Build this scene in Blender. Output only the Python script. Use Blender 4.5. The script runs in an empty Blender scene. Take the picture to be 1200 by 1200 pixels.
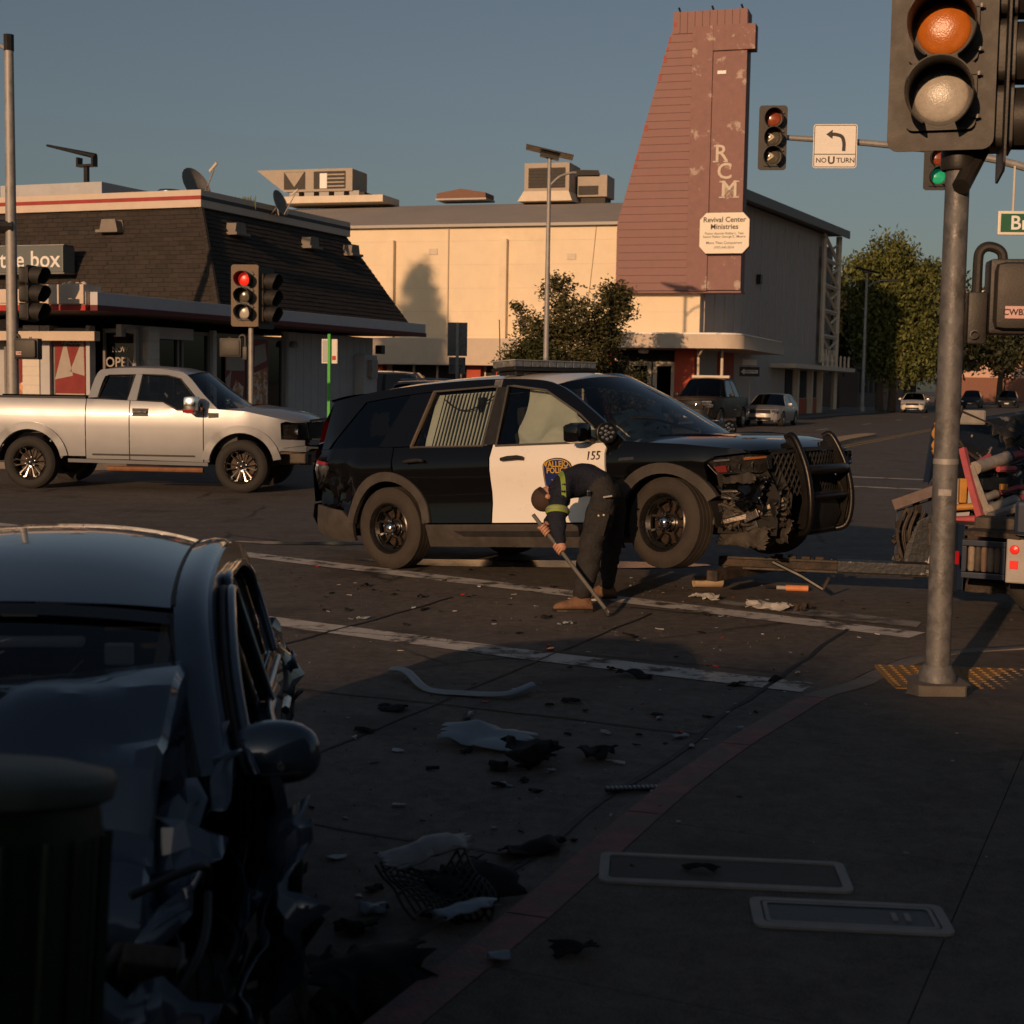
import bpy, bmesh, math, random
import numpy as np
from mathutils import Vector, Matrix, noise as mnoise

random.seed(7); RNG = np.random.default_rng(11)
S = bpy.context.scene
COL = S.collection
PI = math.pi
rad = math.radians

# ---------------------------------------------------------------- camera
cam_d = bpy.data.cameras.new('camera'); cam = bpy.data.objects.new('camera', cam_d); COL.objects.link(cam)
cam_d.sensor_width = 36; cam_d.lens = 52.5; cam_d.clip_start = 0.05; cam_d.clip_end = 3000
PITCH = math.atan(151/1750.0); ROLL = 0.0165
_f = Vector((0, math.cos(PITCH), -math.sin(PITCH))); _r = Vector((1, 0, 0)); _u = _r.cross(_f)
_r2 = _r*math.cos(ROLL)+_u*math.sin(ROLL); _u2 = -_r*math.sin(ROLL)+_u*math.cos(ROLL)
_m = Matrix((_r2, _u2, -_f)).transposed().to_4x4(); _m.translation = Vector((0, 0, 1.75))
cam.matrix_world = _m
cam_d.dof.use_dof = True; cam_d.dof.focus_distance = 12.8; cam_d.dof.aperture_fstop = 5.6
S.camera = cam

# ---------------------------------------------------------------- world, sun, exposure
SUN_EL = rad(12.5); SUN_AZ = rad(23)          # light travels towards (sin az, cos az)
W = bpy.data.worlds.new('World'); S.world = W; W.use_nodes = True
nt = W.node_tree; bg = nt.nodes['Background']
sky = nt.nodes.new('ShaderNodeTexSky'); sky.sky_type = 'NISHITA'; sky.sun_disc = False
sky.sun_elevation = SUN_EL; sky.sun_rotation = SUN_AZ+PI; sky.air_density = 1.0; sky.dust_density = 1.75; sky.ozone_density = 1.5
hs = nt.nodes.new('ShaderNodeHueSaturation'); hs.inputs['Saturation'].default_value = .78; hs.inputs['Value'].default_value = 1.0
nt.links.new(sky.outputs[0], hs.inputs['Color']); nt.links.new(hs.outputs[0], bg.inputs[0]); bg.inputs[1].default_value = 0.0455
sun_d = bpy.data.lights.new('sun', 'SUN'); sun = bpy.data.objects.new('sun', sun_d); COL.objects.link(sun)
sun_d.energy = 3.4; sun_d.angle = rad(0.55); sun_d.color = (1.0, 0.60, 0.33)
_d = Vector((math.sin(SUN_AZ)*math.cos(SUN_EL), math.cos(SUN_AZ)*math.cos(SUN_EL), -math.sin(SUN_EL)))
sun.rotation_euler = _d.to_track_quat('-Z', 'Y').to_euler(); sun.location = (-20, -40, 30)
vs = S.view_settings; vs.view_transform = 'Standard'; vs.look = 'None'; vs.exposure = 0.0; vs.gamma = 1.0; vs.use_curve_mapping = False
S.render.engine = 'CYCLES'
S.cycles.use_denoising = True
S.cycles.max_bounces = 8; S.cycles.transparent_max_bounces = 12; S.cycles.transmission_bounces = 6
S.cycles.sample_clamp_indirect = 4.0

# ---------------------------------------------------------------- mesh helpers
def lerp(a, b, t): return a+(b-a)*t
def ip(tab, x):
    return float(np.interp(x, [t[0] for t in tab], [t[1] for t in tab]))
def cr(pts, n=6):
    """dense Catmull-Rom curve through the points"""
    P = [Vector(p) for p in pts]; out = []
    for i in range(len(P)-1):
        p0 = P[max(i-1, 0)]; p1 = P[i]; p2 = P[i+1]; p3 = P[min(i+2, len(P)-1)]
        for k in range(n):
            t = k/n
            out.append(0.5*((2*p1)+(p2-p0)*t+(2*p0-5*p1+4*p2-p3)*t*t+(3*p1-p0-3*p2+p3)*t*t*t))
    out.append(P[-1].copy())
    return [tuple(p) for p in out]
def arc2(cx, cz, r, a0, a1, n=14):
    return [(cx+r*math.cos(rad(lerp(a0, a1, i/n))), cz+r*math.sin(rad(lerp(a0, a1, i/n)))) for i in range(n+1)]
def rrect(w, h, r, n=4, cx=0, cy=0):
    o = []
    for sx, sy, a in ((1, 1, 0), (-1, 1, 90), (-1, -1, 180), (1, -1, 270)):
        o += arc2(cx+sx*(w/2-r), cy+sy*(h/2-r), r, a, a+90, n)
    return o

def tag(o, label=None, cat=None, group=None, kind=None):
    if label: o['label'] = label
    if cat: o['category'] = cat
    if group: o['group'] = group
    if kind: o['kind'] = kind
    return o
def empty(name, loc=(0, 0, 0), rot=(0, 0, 0), parent=None):
    o = bpy.data.objects.new(name, None); COL.objects.link(o); o.location = loc; o.rotation_euler = rot
    o.empty_display_size = 0.2
    if parent: o.parent = parent
    return o
def thing(name, label, cat, loc=(0, 0, 0), rz=0, group=None):
    o = empty(name, loc, (0, 0, rz)); return tag(o, label, cat, group)
def finish(me, mat, smooth=35):
    if smooth:
        me.polygons.foreach_set('use_smooth', [True]*len(me.polygons))
        me.set_sharp_from_angle(angle=rad(smooth))
    if mat is not None:
        for m in (mat if isinstance(mat, (list, tuple)) else [mat]): me.materials.append(m)
def link(name, me, parent=None, loc=(0, 0, 0), rot=(0, 0, 0)):
    o = bpy.data.objects.new(name, me); COL.objects.link(o); o.location = loc; o.rotation_euler = rot
    if parent: o.parent = parent
    return o

class MB:
    def __init__(s): s.v = []; s.f = []
    def add(s, vs, fs):
        n = len(s.v); s.v += [tuple(v) for v in vs]; s.f += [tuple(i+n for i in f) for f in fs]; return s
    def box(s, c, d, rz=0.0, rot=None):
        x, y, z = d[0]/2, d[1]/2, d[2]/2
        m = rot if rot is not None else (Matrix.Rotation(rz, 3, 'Z') if rz else None)
        vs = []
        for q in ((-x, -y, -z), (x, -y, -z), (x, y, -z), (-x, y, -z), (-x, -y, z), (x, -y, z), (x, y, z), (-x, y, z)):
            q = Vector(q)
            if m is not None: q = m @ q
            vs.append(q+Vector(c))
        return s.add(vs, [(0, 3, 2, 1), (4, 5, 6, 7), (0, 1, 5, 4), (1, 2, 6, 5), (2, 3, 7, 6), (3, 0, 4, 7)])
    def bb(s, x0, x1, y0, y1, z0, z1):
        return s.box(((x0+x1)/2, (y0+y1)/2, (z0+z1)/2), (x1-x0, y1-y0, z1-z0))
    def tube(s, pts, r, n=8, closed=False, caps=True):
        P = [Vector(p) for p in pts]; k = len(P); vs = []; fs = []
        up = None
        for i in range(k):
            if closed: t = P[(i+1) % k]-P[i-1]
            else: t = P[min(i+1, k-1)]-P[max(i-1, 0)]
            if t.length < 1e-9: t = Vector((0, 0, 1))
            t.normalize()
            if up is None:
                up = Vector((0, 0, 1)) if abs(t.z) < .9 else Vector((1, 0, 0))
            a = up-t*up.dot(t)
            if a.length < 1e-6: a = t.orthogonal()
            a.normalize(); b = t.cross(a); up = a
            rr = r[i] if isinstance(r, (list, tuple)) else r
            for j in range(n):
                an = 2*PI*j/n; vs.append(P[i]+(a*math.cos(an)+b*math.sin(an))*rr)
        m = k if closed else k-1
        for i in range(m):
            for j in range(n):
                i2 = (i+1) % k
                fs.append((i*n+j, i*n+(j+1) % n, i2*n+(j+1) % n, i2*n+j))
        if caps and not closed:
            fs.append(tuple(range(n-1, -1, -1))); fs.append(tuple((k-1)*n+j for j in range(n)))
        return s.add(vs, fs)
    def lathe(s, prof, n=24, o=(0, 0, 0), axis='Z', a0=0, a1=360):
        full = abs(a1-a0) >= 360; m = n if full else n+1; vs = []; fs = []
        for r, h in prof:
            for j in range(m):
                a = rad(a0+(a1-a0)*j/n); c, d = r*math.cos(a), r*math.sin(a)
                p = {'Z': (c, d, h), 'Y': (c, h, d), 'X': (h, c, d)}[axis]
                vs.append((p[0]+o[0], p[1]+o[1], p[2]+o[2]))
        for i in range(len(prof)-1):
            for j in range(n):
                j2 = (j+1) % m
                fs.append((i*m+j, i*m+j2, (i+1)*m+j2, (i+1)*m+j))
        return s.add(vs, fs)
    def prism(s, poly, a, b, ax='Y'):
        """extrude a 2D polygon along an axis: ax Y -> (x,z), Z -> (x,y), X -> (y,z)"""
        n = len(poly)
        def P(q, t): return {'Y': (q[0], t, q[1]), 'Z': (q[0], q[1], t), 'X': (t, q[0], q[1])}[ax]
        vs = [P(q, a) for q in poly]+[P(q, b) for q in poly]
        fs = [tuple(range(n)), tuple(range(2*n-1, n-1, -1))]+[(i, (i+1) % n, n+(i+1) % n, n+i) for i in range(n)]
        return s.add(vs, fs)
    def grid(s, P):
        r, c = len(P), len(P[0]); vs = [q for row in P for q in row]
        return s.add(vs, [(i*c+j, i*c+j+1, (i+1)*c+j+1, (i+1)*c+j) for i in range(r-1) for j in range(c-1)])
    def mesh(s, name, mat=None, smooth=35, fix=True, bevel=0):
        me = bpy.data.meshes.new(name); me.from_pydata(s.v, [], s.f)
        if fix or bevel:
            bm = bmesh.new(); bm.from_mesh(me)
            if bevel:
                bmesh.ops.bevel(bm, geom=[e for e in bm.edges if len(e.link_faces) == 2 and e.calc_face_angle(0) > .6], offset=bevel, segments=2, profile=.6, affect='EDGES', clamp_overlap=True)
            bmesh.ops.recalc_face_normals(bm, faces=bm.faces); bm.to_mesh(me); bm.free()
        finish(me, mat, smooth); return me
    def build(s, name, mat, parent=None, smooth=35, bevel=0, loc=(0, 0, 0), rot=(0, 0, 0), fix=True):
        return link(name, s.mesh(name, mat, smooth, fix, bevel), parent, loc, rot)

def copy_tree(o, parent=None, loc=None, rz=None, label=None):
    c = o.copy(); COL.objects.link(c); c.parent = parent
    if loc is not None: c.location = loc
    if rz is not None: c.rotation_euler = (o.rotation_euler[0], o.rotation_euler[1], rz)
    if label: c['label'] = label
    for ch in list(o.children): copy_tree(ch, c)
    return c

def text(body, size, mat, parent, loc, rot, name='lettering', ext=.004, bold=0.0, spacing=1.0, align='CENTER', sx=1.0, shear=0.0):
    cu = bpy.data.curves.new('t', 'FONT'); cu.body = body; cu.size = size; cu.extrude = ext; cu.offset = bold
    cu.align_x = align; cu.align_y = 'CENTER'; cu.space_character = spacing; cu.resolution_u = 3; cu.shear = shear
    tmp = bpy.data.objects.new('t', cu); COL.objects.link(tmp)
    dg = bpy.context.evaluated_depsgraph_get(); dg.update()
    me = bpy.data.meshes.new_from_object(tmp.evaluated_get(dg)); bpy.data.objects.remove(tmp); bpy.data.curves.remove(cu)
    me.materials.clear()
    if sx != 1.0: me.transform(Matrix.Diagonal((sx, 1, 1, 1)))
    finish(me, mat, 0)
    return link(name, me, parent, loc, rot)

# ---------------------------------------------------------------- materials
MATS = {}
def mat(name, col, rough=.6, metal=0., var=.12, scale=6., bump=0., bscale=None, coat=0., spec=.5, emit=None, es=0., alpha=1., trans=0., col2=None, mix=(.5, .62), rvar=.1, island=0., detail=6., ior=1.45, sheen=0.):
    """principled with noise driven variation of colour, gloss and fine relief"""
    if name in MATS: return MATS[name]
    m = bpy.data.materials.new(name); m.use_nodes = True; t = m.node_tree; N = t.nodes; L = t.links
    b = N['Principled BSDF']; c = (col[0], col[1], col[2], 1)
    b.inputs['Roughness'].default_value = rough; b.inputs['Metallic'].default_value = metal
    b.inputs['Specular IOR Level'].default_value = spec; b.inputs['IOR'].default_value = ior
    if coat: b.inputs['Coat Weight'].default_value = coat; b.inputs['Coat Roughness'].default_value = .04
    if trans: b.inputs['Transmission Weight'].default_value = trans
    if alpha < 1: b.inputs['Alpha'].default_value = alpha
    if sheen: b.inputs['Sheen Weight'].default_value = sheen
    if emit: b.inputs['Emission Color'].default_value = (*emit, 1); b.inputs['Emission Strength'].default_value = es
    b.inputs['Base Color'].default_value = c
    tc = N.new('ShaderNodeTexCoord'); out = None
    if var or rvar:
        no = N.new('ShaderNodeTexNoise'); no.inputs['Scale'].default_value = scale; no.inputs['Detail'].default_value = detail; no.inputs['Roughness'].default_value = .65
        L.new(tc.outputs['Object'], no.inputs['Vector'])
        if var:
            r = N.new('ShaderNodeValToRGB'); r.color_ramp.elements[0].position = .3; r.color_ramp.elements[1].position = .7
            r.color_ramp.elements[0].color = tuple(max(0, v*(1-var)) for v in c[:3])+(1,); r.color_ramp.elements[1].color = tuple(min(1, v*(1+var)) for v in c[:3])+(1,)
            L.new(no.outputs['Fac'], r.inputs['Fac']); out = r.outputs['Color']
        if rvar:
            mr = N.new('ShaderNodeMapRange'); mr.inputs['From Min'].default_value = .3; mr.inputs['From Max'].default_value = .7
            mr.inputs['To Min'].default_value = max(.02, rough*(1-rvar)); mr.inputs['To Max'].default_value = min(1, rough*(1+rvar))
            L.new(no.outputs['Fac'], mr.inputs['Value']); L.new(mr.outputs[0], b.inputs['Roughness'])
    if col2:
        n2 = N.new('ShaderNodeTexNoise'); n2.inputs['Scale'].default_value = scale*.45; n2.inputs['Detail'].default_value = 9; n2.inputs['Roughness'].default_value = .7
        L.new(tc.outputs['Object'], n2.inputs['Vector'])
        r2 = N.new('ShaderNodeValToRGB'); r2.color_ramp.elements[0].position = mix[0]; r2.color_ramp.elements[1].position = mix[1]
        L.new(n2.outputs['Fac'], r2.inputs['Fac'])
        mx = N.new('ShaderNodeMix'); mx.data_type = 'RGBA'; L.new(r2.outputs['Color'], mx.inputs[0])
        if out: L.new(out, mx.inputs[6])
        else: mx.inputs[6].default_value = c
        mx.inputs[7].default_value = (*col2, 1); out = mx.outputs[2]
    if island:
        g = N.new('ShaderNodeNewGeometry'); mr = N.new('ShaderNodeMapRange'); mr.inputs['To Min'].default_value = 1-island; mr.inputs['To Max'].default_value = 1+island
        L.new(g.outputs['Random Per Island'], mr.inputs['Value'])
        mx = N.new('ShaderNodeMix'); mx.data_type = 'RGBA'; mx.blend_type = 'MULTIPLY'; mx.inputs[0].default_value = 1
        if out: L.new(out, mx.inputs[6])
        else: mx.inputs[6].default_value = c
        L.new(mr.outputs[0], mx.inputs[7]); out = mx.outputs[2]
    if out: L.new(out, b.inputs['Base Color'])
    if bump:
        nb = N.new('ShaderNodeTexNoise'); nb.inputs['Scale'].default_value = bscale or scale*6; nb.inputs['Detail'].default_value = 5
        L.new(tc.outputs['Object'], nb.inputs['Vector'])
        bp = N.new('ShaderNodeBump'); bp.inputs['Strength'].default_value = bump; bp.inputs['Distance'].default_value = .02
        L.new(nb.outputs['Fac'], bp.inputs['Height']); L.new(bp.outputs[0], b.inputs['Normal'])
    MATS[name] = m; return m

def ground_mat(name, col, col2, crack=.5, spots=.4, stain=.5, scale=1.0):
    m = bpy.data.materials.new(name); m.use_nodes = True; t = m.node_tree; N = t.nodes; L = t.links; b = N['Principled BSDF']
    tc = N.new('ShaderNodeTexCoord')
    def noise(sc, det=6, ro=.6, vec=None):
        n = N.new('ShaderNodeTexNoise'); n.inputs['Scale'].default_value = sc; n.inputs['Detail'].default_value = det; n.inputs['Roughness'].default_value = ro
        L.new(vec or tc.outputs['Object'], n.inputs['Vector']); return n
    def ramp(src, p0, p1, c0=(0, 0, 0, 1), c1=(1, 1, 1, 1)):
        r = N.new('ShaderNodeValToRGB'); e = r.color_ramp.elements; e[0].position = p0; e[1].position = p1; e[0].color = c0; e[1].color = c1
        L.new(src, r.inputs['Fac']); return r.outputs['Color']
    def mixc(fac, a, bb, blend='MIX'):
        x = N.new('ShaderNodeMix'); x.data_type = 'RGBA'; x.blend_type = blend
        if isinstance(fac, float): x.inputs[0].default_value = fac
        else: L.new(fac, x.inputs[0])
        for sck, v in ((6, a), (7, bb)):
            if isinstance(v, tuple): x.inputs[sck].default_value = v
            else: L.new(v, x.inputs[sck])
        return x.outputs[2]
    big = noise(.35*scale, 7, .62); mid = noise(2.6*scale, 8, .7); fine = noise(140, 3, .6); grit = noise(420, 2, .5)
    base = mixc(ramp(big.outputs['Fac'], .35, .68), (*col, 1), (*col2, 1))
    base = mixc(ramp(mid.outputs['Fac'], .34, .68), base, (*[v*.58 for v in col], 1))
    blot = noise(11*scale, 8, .75); base = mixc(ramp(blot.outputs['Fac'], .42, .70), base, (*[v*1.35 for v in col2], 1))
    base = mixc(ramp(fine.outputs['Fac'], .45, .75), base, (*[v*1.7 for v in col2], 1))
    base = mixc(ramp(grit.outputs['Fac'], .66, .7), base, (*[min(1, v*2.6+.02) for v in col2], 1))
    # oil stains
    st = noise(.9*scale, 4, .5); mxs = N.new('ShaderNodeMath'); mxs.operation = 'MULTIPLY'; mxs.inputs[1].default_value = stain
    L.new(ramp(st.outputs['Fac'], .58, .72), mxs.inputs[0]); base = mixc(mxs.outputs[0], base, (*[v*.35 for v in col], 1))
    # spots of gum and drips
    vs_ = N.new('ShaderNodeTexVoronoi'); vs_.inputs['Scale'].default_value = 3.2; L.new(tc.outputs['Object'], vs_.inputs['Vector'])
    ns_ = noise(30, 2, .5); sm = N.new('ShaderNodeMath'); sm.operation = 'MULTIPLY_ADD'; sm.inputs[1].default_value = .06; L.new(ns_.outputs['Fac'], sm.inputs[0]); L.new(vs_.outputs['Distance'], sm.inputs[2])
    sp = ramp(sm.outputs[0], .085, .10, (1, 1, 1, 1), (0, 0, 0, 1)); s2_ = N.new('ShaderNodeMath'); s2_.operation = 'MULTIPLY'; s2_.inputs[1].default_value = spots; L.new(sp, s2_.inputs[0])
    base = mixc(s2_.outputs[0], base, (*[v*.30 for v in col], 1))
    pv = noise(.8*scale, 5, .6); pm = N.new('ShaderNodeMath'); pm.operation = 'MULTIPLY'; pm.inputs[1].default_value = .5; L.new(ramp(pv.outputs['Fac'], .60, .74), pm.inputs[0]); base = mixc(pm.outputs[0], base, (*[v*1.5 for v in col2], 1))
    # cracks
    vo = N.new('ShaderNodeTexVoronoi'); vo.feature = 'DISTANCE_TO_EDGE'; vo.inputs['Scale'].default_value = .42*scale
    dist = noise(1.7, 6, .7); ad = N.new('ShaderNodeMix'); ad.data_type = 'VECTOR'; ad.inputs[0].default_value = .22
    L.new(tc.outputs['Object'], ad.inputs[4]); L.new(dist.outputs['Color'], ad.inputs[5]); L.new(ad.outputs[1], vo.inputs['Vector'])
    ck = ramp(vo.outputs['Distance'], .0, .012, (1, 1, 1, 1), (0, 0, 0, 1)); mk = noise(.5, 3, .5); mm = N.new('ShaderNodeMath'); mm.operation = 'MULTIPLY'
    L.new(ck, mm.inputs[0]); L.new(ramp(mk.outputs['Fac'], .48, .6), mm.inputs[1]); m2 = N.new('ShaderNodeMath'); m2.operation = 'MULTIPLY'; m2.inputs[1].default_value = crack
    L.new(mm.outputs[0], m2.inputs[0]); base = mixc(m2.outputs[0], base, (*[v*.2 for v in col], 1))
    L.new(base, b.inputs['Base Color'])
    rr = N.new('ShaderNodeMapRange'); rr.inputs['To Min'].default_value = .55; rr.inputs['To Max'].default_value = .95; L.new(mid.outputs['Fac'], rr.inputs['Value']); L.new(rr.outputs[0], b.inputs['Roughness'])
    b.inputs['Specular IOR Level'].default_value = .35
    bp = N.new('ShaderNodeBump'); bp.inputs['Strength'].default_value = .55; bp.inputs['Distance'].default_value = .006; L.new(fine.outputs['Fac'], bp.inputs['Height'])
    b2 = N.new('ShaderNodeBump'); b2.inputs['Strength'].default_value = .6; b2.inputs['Distance'].default_value = -.008; L.new(m2.outputs[0], b2.inputs['Height']); L.new(bp.outputs[0], b2.inputs['Normal'])
    L.new(b2.outputs[0], b.inputs['Normal'])
    MATS[name] = m; return m

def glass_mat(name, tint=(.03, .04, .045), alpha=.55, rough=.03):
    """thin glazing: mirror-like reflection over a tinted see-through sheet"""
    if name in MATS: return MATS[name]
    m = bpy.data.materials.new(name); m.use_nodes = True; t = m.node_tree; N = t.nodes; L = t.links
    for n in list(N): N.remove(n)
    o = N.new('ShaderNodeOutputMaterial'); fr = N.new('ShaderNodeFresnel'); fr.inputs[0].default_value = 1.5
    gl = N.new('ShaderNodeBsdfGlossy'); gl.inputs['Roughness'].default_value = rough; gl.inputs['Color'].default_value = (.95, .97, 1, 1)
    tr = N.new('ShaderNodeBsdfTransparent'); tr.inputs[0].default_value = (*[lerp(1, v, alpha) for v in tint], 1)
    mx = N.new('ShaderNodeMixShader'); L.new(fr.outputs[0], mx.inputs[0]); L.new(tr.outputs[0], mx.inputs[1]); L.new(gl.outputs[0], mx.inputs[2]); L.new(mx.outputs[0], o.inputs[0])
    MATS[name] = m; return m

ASPH = ground_mat('asphalt', (.046, .040, .036), (.098, .085, .075), .9, .5, .7)
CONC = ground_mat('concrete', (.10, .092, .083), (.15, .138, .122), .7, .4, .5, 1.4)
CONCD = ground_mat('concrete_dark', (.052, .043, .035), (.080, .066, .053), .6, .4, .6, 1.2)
APRON = ground_mat('apron', (.070, .060, .051), (.105, .090, .076), .6, .4, .5, 1.2)
M_STEEL = mat('galvanised', (.15, .15, .154), .62, .45, .3, 12, .15, 60, rvar=.35, col2=(.09, .088, .085), mix=(.52, .66))
M_STEELD = mat('galvanised_dull', (.30, .29, .28), .6, .4, .2, 6, .05)
M_BLKMET = mat('black_metal', (.012, .012, .012), .45, .2, .3, 8)
M_BLKPL = mat('black_plastic', (.014, .014, .014), .55, 0, .3, 12, .1, 90)
M_DKPL = mat('dusty_plastic', (.045, .040, .036), .7, 0, .3, 7, .15, 60)
M_SIG = mat('signal_black', (.022, .020, .018), .5, 0, .25, 9, .08, 80)
M_BROWN = mat('signal_brown', (.034, .029, .024), .55, 0, .2, 9, .08, 80)
M_WHITEP = mat('white_paint', (.75, .73, .70), .5, 0, .06, 4)
M_CREAM = mat('cream_stucco', (.745, .625, .455), .85, 0, .05, 1.2, .15, 25, col2=(.64, .51, .35), mix=(.55, .80))
M_CREAMD = mat('cream_trim', (.60, .52, .42), .8, 0, .08, 2, .08, 20)
M_REDP = mat('red_brick_paint', (.42, .07, .035), .75, 0, .15, 5, .2, 30)
M_GREYW = mat('grey_siding', (.42, .425, .44), .75, 0, .08, 3, .05, 40)
M_GLASSD = glass_mat('shop_glass', (.02, .022, .025), .8)
M_DARK = mat('dark_interior', (.012, .011, .010), .8, 0, .3, 3)
M_CHROME = mat('chrome', (.72, .72, .72), .12, 1.0, .1, 8, rvar=.4)
M_RUBBER = mat('rubber', (.022, .020, .018), .82, 0, .3, 10, .2, 80)
M_RUBDUST = mat('rubber_dusty', (.034, .028, .023), .85, 0, .3, 6, .2, 70)
M_AMBER = mat('amber_lens', (.47, .135, .018), .25, 0, .08, 20, .12, 110, coat=.5)
M_CLEARL = mat('clear_lens', (.40, .37, .33), .28, 0, .15, 20, .12, 110, coat=.5)
M_REDL = mat('red_lens', (.45, .012, .010), .2, 0, .1, 20, coat=.6)
# ================================================================ SETTING
def patch(poly, mapf, step=.3, fold=None, name='patch', m=None, parent=None, smooth=35, flip=False, rot=0.0, raw=False):
    """fill a 2D outline, cut it into cells, map it into 3D and fold its rim back"""
    bm = bmesh.new()
    vs = [bm.verts.new((p[0], p[1], 0)) for p in poly]
    bm.faces.new(vs)
    xs = [p[0] for p in poly]; ys = [p[1] for p in poly]
    sx, sy = (step if isinstance(step, tuple) else (step, step))
    for ax, lo, hi, st in ((0, min(xs), max(xs), sx), (1, min(ys), max(ys), sy)):
        if not st: continue
        k = math.ceil((lo+1e-4)/st)
        while k*st < hi-1e-4:
            co = [0, 0, 0]; co[ax] = k*st; no = [0, 0, 0]; no[ax] = 1
            bmesh.ops.bisect_plane(bm, geom=bm.verts[:]+bm.edges[:]+bm.faces[:], dist=1e-5, plane_co=co, plane_no=no); k += 1
    bmesh.ops.triangulate(bm, faces=[f for f in bm.faces if len(f.verts) > 4])
    for v in bm.verts: v.co = Vector(mapf(v.co.x, v.co.y))
    if flip:
        bmesh.ops.reverse_faces(bm, faces=bm.faces)
    if fold is not None:
        be = [e for e in bm.edges if e.is_boundary]
        g = bmesh.ops.extrude_edge_only(bm, edges=be)
        for v in [q for q in g['geom'] if isinstance(q, bmesh.types.BMVert)]:
            v.co += Vector(fold(v.co) if callable(fold) else fold)
    bm.normal_update()
    me = bpy.data.meshes.new(name); bm.to_mesh(me); bm.free()
    finish(me, m, smooth)
    return link(name, me, parent)

def split_poly(poly, lines):
    """cut a polygon by a family of lines -> list of polygons"""
    bm = bmesh.new(); bm.faces.new([bm.verts.new((p[0], p[1], 0)) for p in poly])
    for co, no in lines:
        bmesh.ops.bisect_plane(bm, geom=bm.verts[:]+bm.edges[:]+bm.faces[:], dist=1e-5, plane_co=(*co, 0), plane_no=(*no, 0))
    out = [[(v.co.x, v.co.y) for v in f.verts] for f in bm.faces]; bm.free(); return out
def shrink(poly, d):
    n = len(poly); a = sum(poly[i][0]*poly[(i+1) % n][1]-poly[(i+1) % n][0]*poly[i][1] for i in range(n)); s = 1 if a > 0 else -1
    o = []
    for i in range(n):
        p, q, r = Vector(poly[i-1]), Vector(poly[i]), Vector(poly[(i+1) % n])
        e1 = (q-p); e2 = (r-q)
        if e1.length < 1e-6 or e2.length < 1e-6: o.append(tuple(q)); continue
        n1 = Vector((-e1.y, e1.x)).normalized()*s; n2 = Vector((-e2.y, e2.x)).normalized()*s
        b = n1+n2
        if b.length < 1e-3: o.append(tuple(q)); continue
        b = b/max(b.dot(n1), .35); o.append(tuple(q+b*d))
    return o

# road: one sheet out to the horizon
road = MB().grid([[(x, y, 0) for x in (-900, -60, -10, 0, 10, 60, 900)] for y in (-300, -20, 0, 10, 30, 80, 300, 1500)]).build('road', ASPH, smooth=0)
tag(road, kind='structure')

# sidewalk on the near corner, with kerb, ramp and slabs
KE = [(-6.4, -10.5), (-4.3, -5.5), (-2.0, 0), (-.218, 4.05), (.02, 4.59), (.332, 5.357), (.617, 6.04), (.962, 6.77), (1.30, 7.40), (1.72, 8.2), (2.2, 9.1), (2.75, 9.8), (3.4, 10.1), (4.2, 10.05), (5.4, 9.6), (9, 7.95), (16, 4.9), (30, -1.4)]
KEd = cr(KE[2:-1], 5); KEd = [KE[0], KE[1]]+KEd+[KE[-1]]
def side_h(x, y):
    d = math.hypot(x-2.75, y-9.35); t = min(1, max(0, (d-.75)/1.3)); t = t*t*(3-2*t)
    return .014+.106*t
def offs(pl, d):
    o = []
    for i in range(len(pl)):
        t = Vector(pl[min(i+1, len(pl)-1)])-Vector(pl[max(i-1, 0)]); t.normalize(); o.append((pl[i][0]+t.y*d, pl[i][1]-t.x*d))
    return o
KI = offs(KEd, .16)
M_KERB = mat('kerb_red', (.215, .110, .106), .85, 0, .35, 11, .5, 70, col2=(.145, .118, .108), mix=(.46, .58))
M_KERBG = mat('kerb_grey', (.16, .145, .13), .85, 0, .2, 5, .3, 70)
kerb = tag(empty('kerb'), kind='structure')
acc = 0; seg = [0]
for i in range(1, len(KEd)):
    acc += math.dist(KEd[i], KEd[i-1])
    if acc > 1.15 or i == len(KEd)-1: seg.append(i); acc = 0
for a, b in zip(seg[:-1], seg[1:]):
    rows = []
    for i in range(a, b+1):
        (xo, yo), (xi, yi) = KEd[i], KI[i]
        t = (Vector(KEd[min(i+1, b)])-Vector(KEd[max(i-1, a)])).normalized(); s = .004 if i == a else (-.004 if i == b else 0)
        ox, oy = t.x*s, t.y*s; h = side_h(xo, yo)
        rows.append([(xo+ox, yo+oy, -.02), (xo+ox, yo+oy, h-.02), (lerp(xo, xi, .12)+ox, lerp(yo, yi, .12)+oy, h-.002), (xi+ox, yi+oy, h+.003), (xi+ox, yi+oy, h-.06)])
    y = KEd[(a+b)//2][1]; x = KEd[(a+b)//2][0]
    MB().grid(rows).build('kerb_section', M_KERB if (x < 1.75) else M_KERBG, kerb, 50)
sidewalk = tag(empty('sidewalk'), kind='structure')
inner = [(p[0], p[1]) for p in KI]+[(30, -14), (-6.5, -14)]
U = Vector((.404, .915)); V = Vector((.915, -.404))
lines = []
for k in range(-12, 14):
    lines.append(((U*(k*1.55+.6))[:], U[:])); 
for k in range(-2, 16):
    lines.append(((V*(k*1.45-.55))[:], V[:]))
for pl in split_poly(inner, lines):
    cx = sum(p[0] for p in pl)/len(pl); cy = sum(p[1] for p in pl)/len(pl)
    big = math.hypot(cx, cy) > 16
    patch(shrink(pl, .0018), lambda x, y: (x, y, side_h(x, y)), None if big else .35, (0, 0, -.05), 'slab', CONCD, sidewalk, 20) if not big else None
patch(inner, lambda x, y: (x, y, side_h(x, y)-.012), (4.0, 4.0), None, 'bedding', CONCD, sidewalk, 0)
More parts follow.
